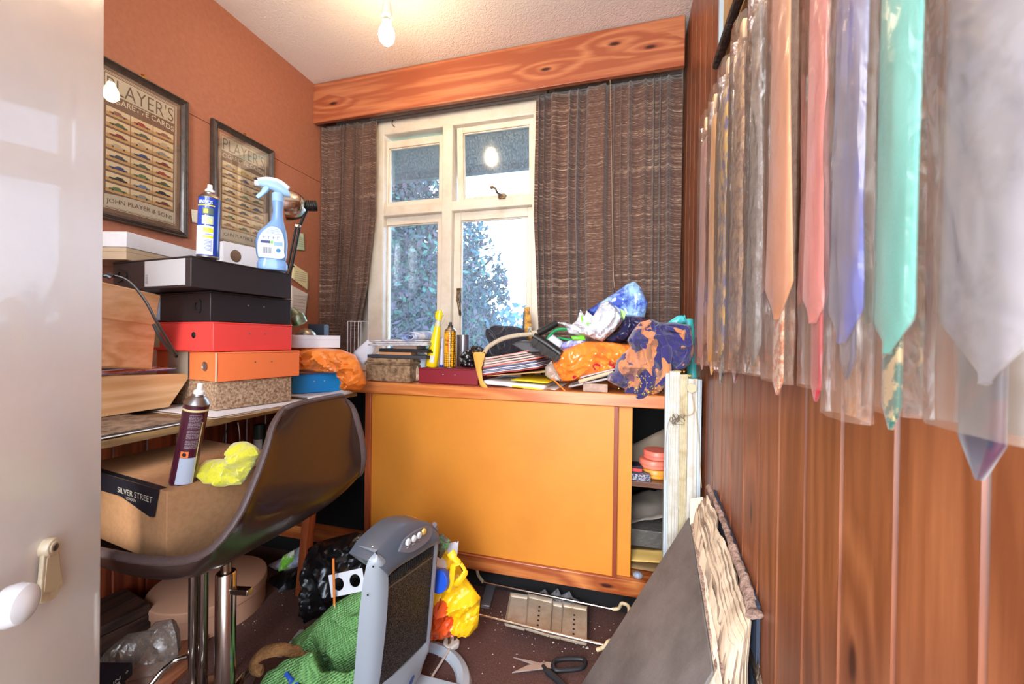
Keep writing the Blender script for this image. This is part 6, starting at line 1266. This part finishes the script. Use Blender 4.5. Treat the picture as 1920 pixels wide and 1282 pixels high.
bm = BM(); tube(bm, [P(938, 655, Y=1.57), P(930, 636, Y=1.565), P(920, 622, Y=1.57), P(914, 620, Y=1.575), P(915, 632, Y=1.575), P(925, 648, Y=1.57)], .004, 8, 6, flat=2); o = O('strap', bm, M('navy black cloth', '211f2a', .9), bpy.data.objects['fabric_bag'])
# gold carton
GC = thing('gold_carton', 'tall tapering gold and grey carton in front of window mullion', 'carton', cP(990, 640, 1.72))
bm = BM(); hexa(bm, [P(984, 640, Y=1.70), P(1000, 640, Y=1.70), P(1000, 640, Y=1.74), P(984, 640, Y=1.74)], [P(983, 576, Y=1.70), P(993, 576, Y=1.70), P(993, 576, Y=1.72), P(983, 576, Y=1.72)]); O('front_face', bm, M('gold foil card', 'b8862e', .3, .5, var=(40, '6b4418', .45, .6)), GC, bev=.001)
bm = BM(); hexa(bm, [P(978, 640, Y=1.72), P(983.8, 640, Y=1.70), P(983.8, 640, Y=1.74), P(978, 640, Y=1.76)], [P(982, 577, Y=1.71), P(982.9, 576, Y=1.70), P(982.9, 576, Y=1.72), P(982, 577, Y=1.72)]); O('side_face', bm, M('grey brown card', '5f5850', .6), GC)
bm = BM(); box(bm, P(990, 624, Y=1.698), P(997, 612, Y=1.6995)); O('bar_label', bm, M('bar label white', 'bfb8a8', .5, var=(300, '55504a', .45, .55)), GC, smooth=False)
bm = BM(); box(bm, P(978, 640, Y=1.71), (P(1000, 640, Y=1.71).x, 1.75, CZ)); O('lower_body', bm, M('grey brown card', '5f5850', .6), GC)
# folders
def folder(name, label, px, Y0, depth, lift, m, th=.004, seed=0, cat='folder', grp='folders piled at the middle of the counter'):
    """px: left-front and right-front pixels of its front edge; depth away from the viewer"""
    a = P(*px[0], Y=Y0); b_ = P(*px[1], Y=Y0 + lift); dd = Vector((.02, depth, .004)); bm = sheet([a, b_, b_ + dd, a + dd], 14, 6, .003, 16, 3); return tag(O(name, bm, m, sol=th * .8), label, cat, grp)
redm = M('red folder card', 'cf4a3a', .5); pink = M('faded salmon folder', 'd98a78', .6); yellow = M('yellow folder card', 'e3c51c', .5); buff = M('buff folder', 'b7905a', .7)
folder('paper_sheaf', 'flat white papers at the bottom of folder pile', [(962, 729), (1040, 732)], 1.375, .2, 0, paper, .003, 1, 'papers')
folder('paper_sheaf', 'thick white sheaf under the yellow folder', [(905, 717), (1020, 727)], 1.385, .22, 0, paper, .016, 2, 'papers')
folder('yellow_folder', 'bright yellow folder near the bottom of the folder pile', [(958, 712), (1026, 718)], 1.372, .22, 0, yellow, .003, 3)
folder('yellow_folder', 'lower edge of second yellow folder under the first', [(960, 724), (1016, 731)], 1.370, .2, 0, yellow, .004, 13)
folder('buff_folder', 'buff folder above the yellow one in the pile', [(912, 705), (1022, 697)], 1.39, .22, .01, buff, .004, 4)
folder('red_folder', 'lower red folder bulging with papers', [(902, 704), (1010, 690)], 1.378, .22, .02, M('dark red folder', 'a8322c', .5), .004, 5)
for k, (y0, y1, c_) in enumerate([(701, 687, 'cfc4c2'), (698, 684, '8f93b5'), (695, 681, 'd6cfcd'), (692, 678, '6a6f94'), (689, 676, 'c8bcb8')]): folder('paper_sheaf', ['white papers lowest inside the lower red folder', 'bluish papers inside the lower red folder', 'white papers midway up the folder pile', 'slate blue papers midway up the folder pile', 'greyish papers just under the upper red folder'][k], [(903 + k, y0), (1010 - 2 * k, y1)], 1.384, .2, .01, M('leaf ' + c_, c_, .7), .0045, 6 + k, 'papers')
folder('red_folder', 'upper bright red folder with open flap edge', [(898, 691), (1010, 671)], 1.374, .22, .015, redm, .003, 12)
for k in range(4): folder('paper_sheaf', ['pinkish cream papers lowest in the top folder', 'cream papers second in the top folder', 'pale papers third in the top salmon folder', 'cream papers highest in the top salmon folder'][k], [(905, 687 - 4.5 * k), (1004 - 6 * k, 671 - 3.6 * k)], 1.384, .2, .01, M('cream leaves %d' % k, ['c9b0a8', 'd3bfb4', 'b79f98', 'd8c8be'][k], .8), .007, 20 + k, 'papers')
folder('salmon_folder', 'faded salmon folder topping the folder pile', [(898, 676), (990, 657)], 1.376, .2, .015, pink, .003, 30)
bm = sheet([P(886, 660, Y=1.395), P(910, 662, Y=1.40), P(938, 728, Y=1.372), P(910, 728, Y=1.372)], 8, 10, .004, 12, 3); 
tag(O('envelope', puff([(886, 660), (911, 660), (903, 690), (905, 712), (916, 728), (940, 728), (922, 743), (900, 722), (893, 695)], 1.366, .004, .004, 10, .005, .3, 91), M('ochre envelope', 'c8983e', .7)), 'ochre envelope drooping over counter edge at left of folders', 'envelope')
bm.free()
# hose, wand, brush, vacuum head
bm = BM(); tube(bm, [P(908, 662, Y=1.43), P(916, 650, Y=1.44), P(940, 636, Y=1.46), P(968, 629, Y=1.47), P(1000, 626, Y=1.47)], .0085, 14, 8); HO = thing('vacuum_hose', 'ribbed beige vacuum hose ending in a black wand', 'hose', P(960, 640, Y=1.46)); O('hose', bm, M('milky hose plastic', 'b8a890', .4, bump=(200, .5)), HO)
bm = BM(); tube(bm, [P(1006, 626, Y=1.465), P(1044, 606, Y=1.50)], .013, 18, 0); O('wand', bm, black, HO, bev=.002)
bm = BM(); tube(bm, [P(998, 627, Y=1.46), P(1008, 625, Y=1.465)], .0135, 18, 0); O('cuff', bm, M('milky hose plastic', 'b8a890', .4), HO, bev=.002)
BR = thing('brush_head', 'black bristled brush head lying across the folders', 'brush', P(1025, 650, Y=1.40))
bm = BM(); tube(bm, [P(1001, 630, Y=1.41), P(1026, 645, Y=1.405), P(1052, 664, Y=1.40)], .014, 14, 6, flat=.9); O('brush_back', bm, black, BR)
bm = BM(); r = random.Random(5)
for k in range(260):
    f = k / 260; p = P(1000 + 50 * f, 634 + 34 * f, Y=1.392) + Vector((r.uniform(-.004, .004), r.uniform(-.006, .006), 0)); d = Vector((-.008 + r.gauss(0, .006), -.010 + r.gauss(0, .004), -.019 + r.gauss(0, .004))); tube(bm, [p, p + d], [.0013, .0009], 3, 0)
o = O('bristles', bm, M('dusty bristle', '3a3634', .8), BR, smooth=False); o['kind'] = 'stuff'
bm = BM(); pts = [P(*q, Y=1.41) for q in ((958, 645), (975, 640), (1003, 642), (1016, 652), (1012, 661), (984, 661), (970, 652))]; extr(bm, pts, (0, .07, .006)); tag(O('floor_nozzle', bm, M('grey black nozzle', '2c2c31', .45), bev=.004), 'dark grey angular vacuum nozzle on the folder pile', 'nozzle')
# stuff right of the folders
grn_ = M('green plastic', '1f9a5a', .3, coat=.3)
bm = BM(); tube(bm, [P(1024, 640, Y=1.50), P(1040, 620, Y=1.51), P(1062, 617, Y=1.52), P(1085, 622, Y=1.53), P(1092, 632, Y=1.52), P(1070, 637, Y=1.50), P(1045, 634, Y=1.50), P(1024, 642, Y=1.49)], .0065, 10, 6, flat=.7); tag(O('green_handle', bm, grn_), 'looped green plastic handle above the orange bag', 'handle')
bm = sheet([P(1027, 636, Y=1.44), P(1036, 628, Y=1.46), P(1056, 642, Y=1.46), P(1050, 652, Y=1.44)], 3, 3, .001); tag(O('medicine_packet', bm, M('white blue packet', 'cdd0e2', .5), sol=.008), 'white packet with small blue mark beside green handle', 'packet')
crumple('crumpled_wrapper', 'lilac blue and white wrapper between packet and orange bag', 'wrapper', [(1046, 650), (1056, 642), (1080, 635), (1100, 630), (1098, 642), (1070, 652), (1050, 656)], 1.46, .010, M('lilac film', '8f92d0', .35, var=(30, 'd6d8ec', .48, .56), crinkle=(50, .5)), 92, .006)
crumple('crumpled_wrapper', 'lime green strip under the white bag', 'wrapper', [(1070, 630), (1096, 628), (1098, 637), (1074, 638)], 1.44, .006, M('lime film', '6cc02c', .3), 93, .003)
OBM = M('orange shopping bag film', 'ee7f2c', .3, crinkle=(15, .55), coat=.3)
crumple('orange_bag', 'full orange carrier bag with red flowers on the counter', 'carrier bag', [(1022, 700), (1030, 684), (1040, 668), (1052, 656), (1075, 648), (1096, 640), (1130, 640), (1165, 644), (1188, 646), (1185, 672), (1160, 694), (1120, 704), (1080, 714), (1058, 715), (1040, 712)], 1.46, .045, OBM, 94, .022, .005, freq=8)
ob = bpy.data.objects['orange_bag']
crumple('clear_film', 'clear torn film at the left end of the orange bag', 'film', [(1022, 704), (1022, 688), (1034, 676), (1040, 690), (1054, 714), (1036, 713)], 1.405, .008, film('clear crinkled film', 'd6cabb', .45, .2, crinkle=(60, .8), gloss=1.6), 95, .005)
for x, y, r_ in ((1118, 688, .013), (1146, 682, .010), (1076, 709, .008), (1152, 690, .008)):
    c = P(x, y, Y=1.405); bm = BM(); vs = [bm.verts.new(c + Vector((math.cos(k * .524) * r_ * (1 + .25 * math.sin(k * 2.6)), 0, math.sin(k * .524) * r_))) for k in range(12)]
    bm.faces.new(vs); dg_ = None; o = O('flower_print', bm, M('crimson print', 'b32030', .35), ob, smooth=False)
    sw = o.modifiers.new('wrap', 'SHRINKWRAP'); sw.target = ob; sw.wrap_method = 'PROJECT'; sw.use_project_y = True; sw.use_negative_direction = True; sw.use_positive_direction = True; sw.offset = .0015
whb = M('white carrier film', 'c9c9d0', .35, crinkle=(30, .5), coat=.1)
crumple('white_carrier_bag', 'crumpled white carrier bag with green patches', 'carrier bag', [(1045, 604), (1058, 604), (1072, 608), (1082, 600), (1088, 580), (1096, 592), (1100, 582), (1112, 592), (1126, 570), (1140, 563), (1158, 580), (1168, 596), (1164, 608), (1150, 622), (1130, 640), (1116, 636), (1096, 630), (1066, 626), (1060, 612)], 1.45, .03, whb, 96, .022, .004, freq=14)
wb = bpy.data.objects['white_carrier_bag']
for pts in ([(1087, 592), (1090, 588), (1093, 604), (1090, 604)], [(1098, 604), (1108, 594), (1106, 606), (1100, 610)], [(1163, 578), (1174, 586), (1170, 600), (1164, 590)]):
    bm = BM(); bm.faces.new([bm.verts.new(P(x, y, Y=1.41)) for x, y in pts]); o = O('green_patch', bm, M('lime print', '7cc43c', .4), wb, smooth=False, label='lime green patch'); sw = o.modifiers.new('wrap', 'SHRINKWRAP'); sw.target = wb; sw.wrap_method = 'PROJECT'; sw.use_project_y = True; sw.use_negative_direction = True; sw.offset = .002
BPm = M('blue pack film', '3a55b4', .25, var=(9, '9cc4e8', .46, .56), crinkle=(14, .5), coat=.4)
crumple('blue_packet', 'large blue and sky plastic pack standing before right curtain', 'packet', [(1100, 582), (1126, 566), (1150, 550), (1176, 532), (1190, 527), (1202, 540), (1215, 568), (1208, 596), (1204, 600), (1160, 606), (1120, 600)], 1.58, .03, BPm, 97, .010, .007, freq=9)
crumple('dark_carrier_bag', 'dark navy and maroon plastic bag between white bag and towel', 'carrier bag', [(1130, 640), (1160, 620), (1172, 592), (1210, 594), (1216, 606), (1190, 622), (1170, 640), (1150, 642)], 1.50, .03, M('dark navy maroon film', '262648', .3, var=(12, '5a3a3c', .48, .6), crinkle=(30, .6)), 98, .008, .006)
# magazines, block, pencil under the bag
for k, (pts, c_, lb_) in enumerate([([(1066, 725), (1160, 706)], 'a39c98', 'grey magazine lowest under the orange bag'), ([(1072, 720), (1156, 700)], '4a4444', 'dark covered magazine under the orange bag'), ([(1085, 716), (1150, 697)], 'c9a888', 'thick cream paperback jutting from under the orange bag'), ([(1088, 708), (1152, 692)], 'b9b4b4', 'grey covered paperback upper cover under towel')]):
    a = P(*pts[0], Y=1.385); b_ = P(*pts[1], Y=1.40); dd = Vector((.0, .14, .0)); bm = sheet([a, b_, b_ + dd, a + dd], 8, 5, .001); tag(O('magazine', bm, M('mag ' + c_, c_, .6), sol=[.006, .004, .012, .003][k]), lb_, 'magazine', 'magazines under the orange bag')
a = P(1093, 738, Y=1.375); b_ = P(1134, 722, Y=1.375); bm = BM(); box(bm, (a.x, 1.372, CZ), (b_.x + .01, 1.43, CZ + .028)); tag(O('wood_block', bm, wood('block wood', '9c6a46', '6d4326', 'Y', knots=False), bev=.001), 'small plain wood block on the counter edge before towel', 'wood block')
PN = thing('orange_crayon', 'stubby orange pencil lying by the folders on counter', 'pencil', P(1070, 722, Y=1.38)); bm = BM(); tube(bm, [P(1034, 708, Y=1.40), P(1060, 733, Y=1.372)], .0028, 6, 0); O('pencil_body', bm, M('pencil orange', 'd8782c', .4), PN, smooth=False)
# towel: navy and tan
tw = bpy.data.materials.new('navy and tan towelling'); t, b = nodes(tw); _mc['towel'] = tw
co = coords(t, (1, 1, .75)); n = N(t, 'ShaderNodeTexNoise', i_Scale=10.0, i_Detail=1.0); t.links.new(co, n.inputs['Vector']); mx = N(t, 'ShaderNodeMixRGB'); mx.inputs[0].default_value = .08; t.links.new(co, mx.inputs[1]); t.links.new(n.outputs[1], mx.inputs[2])
vo = N(t, 'ShaderNodeTexVoronoi', i_Scale=27.0, distance='MANHATTAN'); t.links.new(mx.outputs[0], vo.inputs['Vector']); sp = N(t, 'ShaderNodeSeparateXYZ'); t.links.new(vo.outputs['Color'], sp.inputs[0])
r_ = ramp(t, sp.outputs[0], [(.49, '2c2560'), (.5, 'c07a4c')]); t.links.new(r_, b.inputs['Base Color']); b.inputs['Roughness'].default_value = .95; b.inputs['Sheen Weight'].default_value = .25
nb = N(t, 'ShaderNodeTexNoise', i_Scale=320.0); t.links.new(co, nb.inputs['Vector']); bp = N(t, 'ShaderNodeBump', i_Strength=.5, i_Distance=.003); t.links.new(nb.outputs[0], bp.inputs['Height']); t.links.new(bp.outputs[0], b.inputs['Normal'])
TWL = thing('towel', 'navy and tan patterned towel heaped on the counter end', 'towel', P(1220, 745, Y=1.42))
O('towel_pile', puff([(1137, 712), (1142, 700), (1152, 696), (1156, 676), (1170, 662), (1182, 650), (1176, 638), (1186, 620), (1200, 604), (1222, 598), (1240, 606), (1262, 604), (1296, 610), (1299, 640), (1296, 680), (1278, 696), (1258, 694), (1246, 720), (1236, 736), (1215, 746), (1190, 750), (1172, 742), (1170, 728), (1152, 722)], 1.40, .045, .034, 9, .005, .8, 101), tw, TWL)
for pts, rr in (([(1178, 636), (1206, 645), (1222, 690), (1212, 735), (1196, 746)], [.010, .022, .024, .018, .010]), ([(1232, 612), (1250, 650), (1248, 700), (1232, 730)], [.012, .022, .022, .012]), ([(1250, 616), (1280, 622), (1294, 650), (1286, 680), (1270, 694)], [.008, .016, .018, .018, .012])):
    bm = BM(); tube(bm, [P(x, y, Y=1.345 + .006 * i) for i, (x, y) in enumerate(pts)], rr, 14, 8, flat=.45)
    for v in bm.verts: v.co += noise.noise_vector(v.co * 22) * .010
    O('fold', bm, tw, TWL)
crm_ = BM(); r = random.Random(12)
for k in range(60):
    p = P(1170 + r.gauss(35, 18), 715 + r.gauss(8, 14), Y=1.325 + r.random() * .01); s = r.uniform(.001, .003); lathe(crm_, [(0, -s), (s, 0), (0, s)], 5, Matrix.Translation(p))
o = O('yellow_flecks', crm_, M('yellow flecks', 'c9b04a', .8), TWL); o['kind'] = 'stuff'
# teal roll
bm = BM(); tube(bm, [P(1300, 710, Y=1.50), P(1290, 600, Y=1.56)], .018, 24, 0); TRL = O('teal_roll', bm, M('teal sheet', '3fb0b4', .4, coat=.2), bev=.001); tag(TRL, 'rolled teal sheet standing behind the towel by boarding', 'roll')
crumple('teal_sheet', 'small teal flap sticking up above the towel', 'sheet', [(1252, 604), (1270, 592), (1284, 590), (1288, 604), (1262, 610)], 1.50, .008, M('teal sheet', '3fb0b4', .4, coat=.2), 102, .004)
bm = BM(); tube(bm, [P(1144, 150, Y=1.765), P(1147, 330, Y=1.762), P(1150, 500, Y=1.760), P(1152, 540, Y=1.76)], .0012, 6, 4); tag(O('pull_string', bm, M('beige string', 'b08a6c', .8)), 'thin beige string hanging in front of the right curtain', 'string')
# crumbs along the front edge of the counter
bm = BM(); r = random.Random(31)
for k in range(60):
    x = r.uniform(-.95, .1); y = CF + r.uniform(.003, .02); s = r.uniform(.0006, .0016); lathe(bm, [(0, 0), (s, s * .6), (0, s * 1.2)], 5, Matrix.Translation((x, y, CZ)))
o = O('plaster_crumbs', bm, M('plaster chips', 'd8cbc0', .8)); tag(o, 'fine white crumbs along the counter front edge', 'debris', kind='stuff')

# ------------------------------------------------------------------ tie rack and ties in plastic sleeves on the right wall
TX = .195
RKT = thing('tie_rack', 'wooden batten with pale square pegs on the pine boarding', 'tie rack', (.24, .65, EYE + .5))
bm = BM(); box(bm, (XR - .016, .06, EYE + .52), (XR - .001, 1.14, EYE + .545)); O('batten', bm, pine_post, RKT, bev=.002)
pegY = [1.136, 1.036, .911, .811, .70, .60, .48, .38, .27]
for k, y in enumerate(pegY):
    bm = BM(); box(bm, (.200, y - .018, EYE + .541), (XR - .0165, y, EYE + .575)); O('peg', bm, peg_wood, RKT, bev=.0012)
    bm = BM(); hexa(bm, [(.212, y + .002, EYE + .50), (.222, y + .002, EYE + .50), (.222, y + .012, EYE + .50), (.212, y + .012, EYE + .50)], [(.23, y - .010, EYE + .541), (.24, y - .010, EYE + .541), (.24, y, EYE + .541), (.23, y, EYE + .541)]); O('peg_brace', bm, peg_wood, RKT)
def satin(name, c, c2=None, sc=60, pat=None):
    if c2 is None: return M(name, c, .38, sheen=.3, bump=(400, .12), spec=.5)
    return M(name, c, .4, var=(sc, c2, .46, .54, pat or (1, 1, 1)), sheen=.3)
def tie(label, x0, x1, ztip, zsl, m, tipm=None, tail=None, seed=0, top=.50, sl=.62, X=TX, slv=None, w=None, sleeve=True, name='tie'):
    """x0..x1: pixel span at eye height; blade hangs parallel to the boarding in its clear sleeve"""
    ya, yb = P(x0, 500, X=X).y, P(x1, 500, X=X).y; yc = (ya + yb) / 2; hw = abs(ya - yb) / 2; r = random.Random(seed)
    t_ = thing(name, label, 'necktie', (X, yc, EYE + ztip), (0, 0, 0), 'neckties in plastic sleeves on the right wall')
    wv = hw * .95 if w is None else w
    def outl(z):                                  # half width of the blade at height z
        f = (z - ztip) / (top - ztip); base = wv * (1 - .36 * max(0, f))
        return max(0.0005, min(base, (z - ztip) * 1.0 + .0005))
    bm = BM(); g = []; nz = 54; nx = 12
    for j in range(nz + 1):
        f = (j / nz) ** 1.4; z = ztip + (top - ztip) * f; h = outl(z); row = []
        for i in range(nx + 1):
            s = -1 + 2 * i / nx; bulge = .0035 * math.cos(s * math.pi / 2) + .0012 * math.sin(z * 11 + seed + s * 2)
            row.append(bm.verts.new((X - bulge, yc + s * h + .005 * math.sin(z * 5 + seed), EYE + z)))
        g.append(row)
    for j in range(nz):
        for i in range(nx): bm.faces.new((g[j][i], g[j][i + 1], g[j + 1][i + 1], g[j + 1][i]))
    O('blade', bm, m, t_, sol=.002)
    # folded over the peg and the narrow tail behind
    zt_ = tail if tail is not None else ztip - .03; bm = BM(); g = []
    for j in range(31):
        f = j / 30; z = zt_ + (top + .01 - zt_) * f; h = max(.0005, min(wv * .36, (z - zt_) * .9 + .0005)); g.append([bm.verts.new((X + .003, yc + s * h + .006, EYE + z)) for s in (-1, -.5, 0, .5, 1)])
    for j in range(30):
        for i in range(4): bm.faces.new((g[j][i], g[j][i + 1], g[j + 1][i + 1], g[j + 1][i]))
    O('tail', bm, tipm or m, t_, sol=.003)
    if sleeve:
        bm = BM()
        for side, off in ((0, -.0135), (1, .007)):
            g = []
            for j in range(41):
                f = j / 40; z = zsl + (top + .06 - zsl) * f; row = []
                for i in range(15):
                    s = -1 + 2 * i / 14; wq = hw * (1.0 - .35 * max(0, f - .75) * 4 * .6); nn_ = noise.noise(Vector((s * 2.2, z * 9, seed * 3 + side))) * .002 + noise.noise(Vector((s * 6, z * 26, seed * 3 + side))) * .0009 * (1 + (seed % 3))
                    row.append(bm.verts.new((X + off * max(0, math.cos(s * math.pi / 2)) ** .3 + nn_ + .002, yc + s * wq, EYE + z)))
                g.append(row)
            for j in range(40):
                for i in range(14): bm.faces.new((g[j][i], g[j][i + 1], g[j + 1][i + 1], g[j + 1][i]))
        O('sleeve', bm, slv or slv_m, t_)
    return t_
slv_m = film('tie sleeve film', 'c2a28c', .20, .2, crinkle=(22, .4), gloss=.6)
slv_h = film('cloudy sleeve film', 'b09884', .26, .24, crinkle=(30, .7), gloss=.8)
slv_g = film('milky sleeve film', 'a89888', .34, .3, crinkle=(12, .9), gloss=.7)
tie('dusty pink tie, furthest along the wall by the window', 1309, 1327, -.04, -.057, satin('dusty pink satin', 'c08478'), None, seed=1)
tie('plain golden yellow tie, second from the window end', 1327, 1345, -.044, -.053, satin('golden satin', 'e8a63a'), None, seed=2)
tie('yellow and violet-blue scribble patterned tie with navy tail', 1344, 1364, -.04, -.059, satin('yellow blue tie', 'd8a838', '3a3a80', 55, (1, 1, .5)), satin('navy tail', '20263f', '6a5f3a', 200), tail=-.085, seed=3, slv=slv_h)
tie('brown paisley tie in crinkled sleeve beside the scribble tie', 1366, 1396, -.035, -.052, satin('brown paisley', '7a4632', 'b98a5c', 70), satin('dark paisley', '3a1f1c', '8a3a2c', 150), tail=-.074, seed=4, slv=slv_h)
tie('grey tie with a fine ribbed edge, middle of the row', 1400, 1430, -.035, -.049, satin('grey tie', '6b5f5c', '857a78', 90), None, tail=-.03, seed=5, slv=slv_h)
tie('peach orange tie with striped tail showing below its sleeve', 1436, 1488, .03, -.05, satin('peach satin', 'd88a58'), satin('orange stripe tail', 'c06a3a', 'e0c0a0', 90), tail=-.068, seed=6)
tie('salmon pink tie with a red tail tip below its sleeve', 1508, 1562, .021, -.046, satin('salmon pink satin', 'e8857c'), satin('red tail', 'c0303a'), tail=-.061, seed=7)
tie('violet-blue and slate tie with a squared sleeve end', 1556, 1634, .0, -.063, satin('slate blue satin', '5a5a7c', '3f55a8', 9, (1, 1, .2)), satin('blue grey tail', '4a4a60'), tail=-.03, seed=8, X=.185)
tie('turquoise tie with green and gold tail, second nearest', 1634, 1728, -.007, -.049, satin('turquoise satin', '62c4b4'), satin('green gold tail', '1f6a5c', 'd0b480', 70), tail=-.063, seed=9, X=.19)
tie('silvery grey tie in big milky sleeve, nearest the camera', 1750, 1995, -.018, -.041, satin('silver tie', '9c98a4', '8a8590', 20), satin('purple tail', '4a2638', '2a2a40', 60), tail=-.065, seed=10, X=.165, slv=slv_g)

# ------------------------------------------------------------------ framed picture high on the right wall
FP = thing('bark_framed_picture', 'picture with dark bark-like frame high on right wall', 'picture', (XR - .01, .9, EYE + .70))
ym0, ym1, zf0 = .55, 1.135, EYE + .705
bk_m = M('black bark frame', '221815', .6, var=(40, '4a3328', .5, .7), bump=(60, 1))
bm = BM(); tube(bm, [(XR - .022, ym1, zf0 + .008), (XR - .026, ym0 + .3, zf0 + .006), (XR - .022, ym0, zf0 + .008)], .011, 10, 10)
for v in bm.verts: v.co += noise.noise_vector(v.co * 60) * .003
O('bottom_rail', bm, bk_m, FP)
bm = BM(); box(bm, (XR - .020, ym1 - .008, zf0 + .01), (XR - .002, ym1 + .004, ZC - .02)); O('side_rail', bm, M('pale blue grey edge', '8d98a0', .4), FP)
bm = BM(); box(bm, (XR - .010, ym0, zf0 + .01), (XR - .0015, ym1 - .008, ZC - .02)); O('canvas', bm, M('tan canvas', 'b08a58', .8, var=(14, '9a7444', .4, .7)), FP, smooth=False)
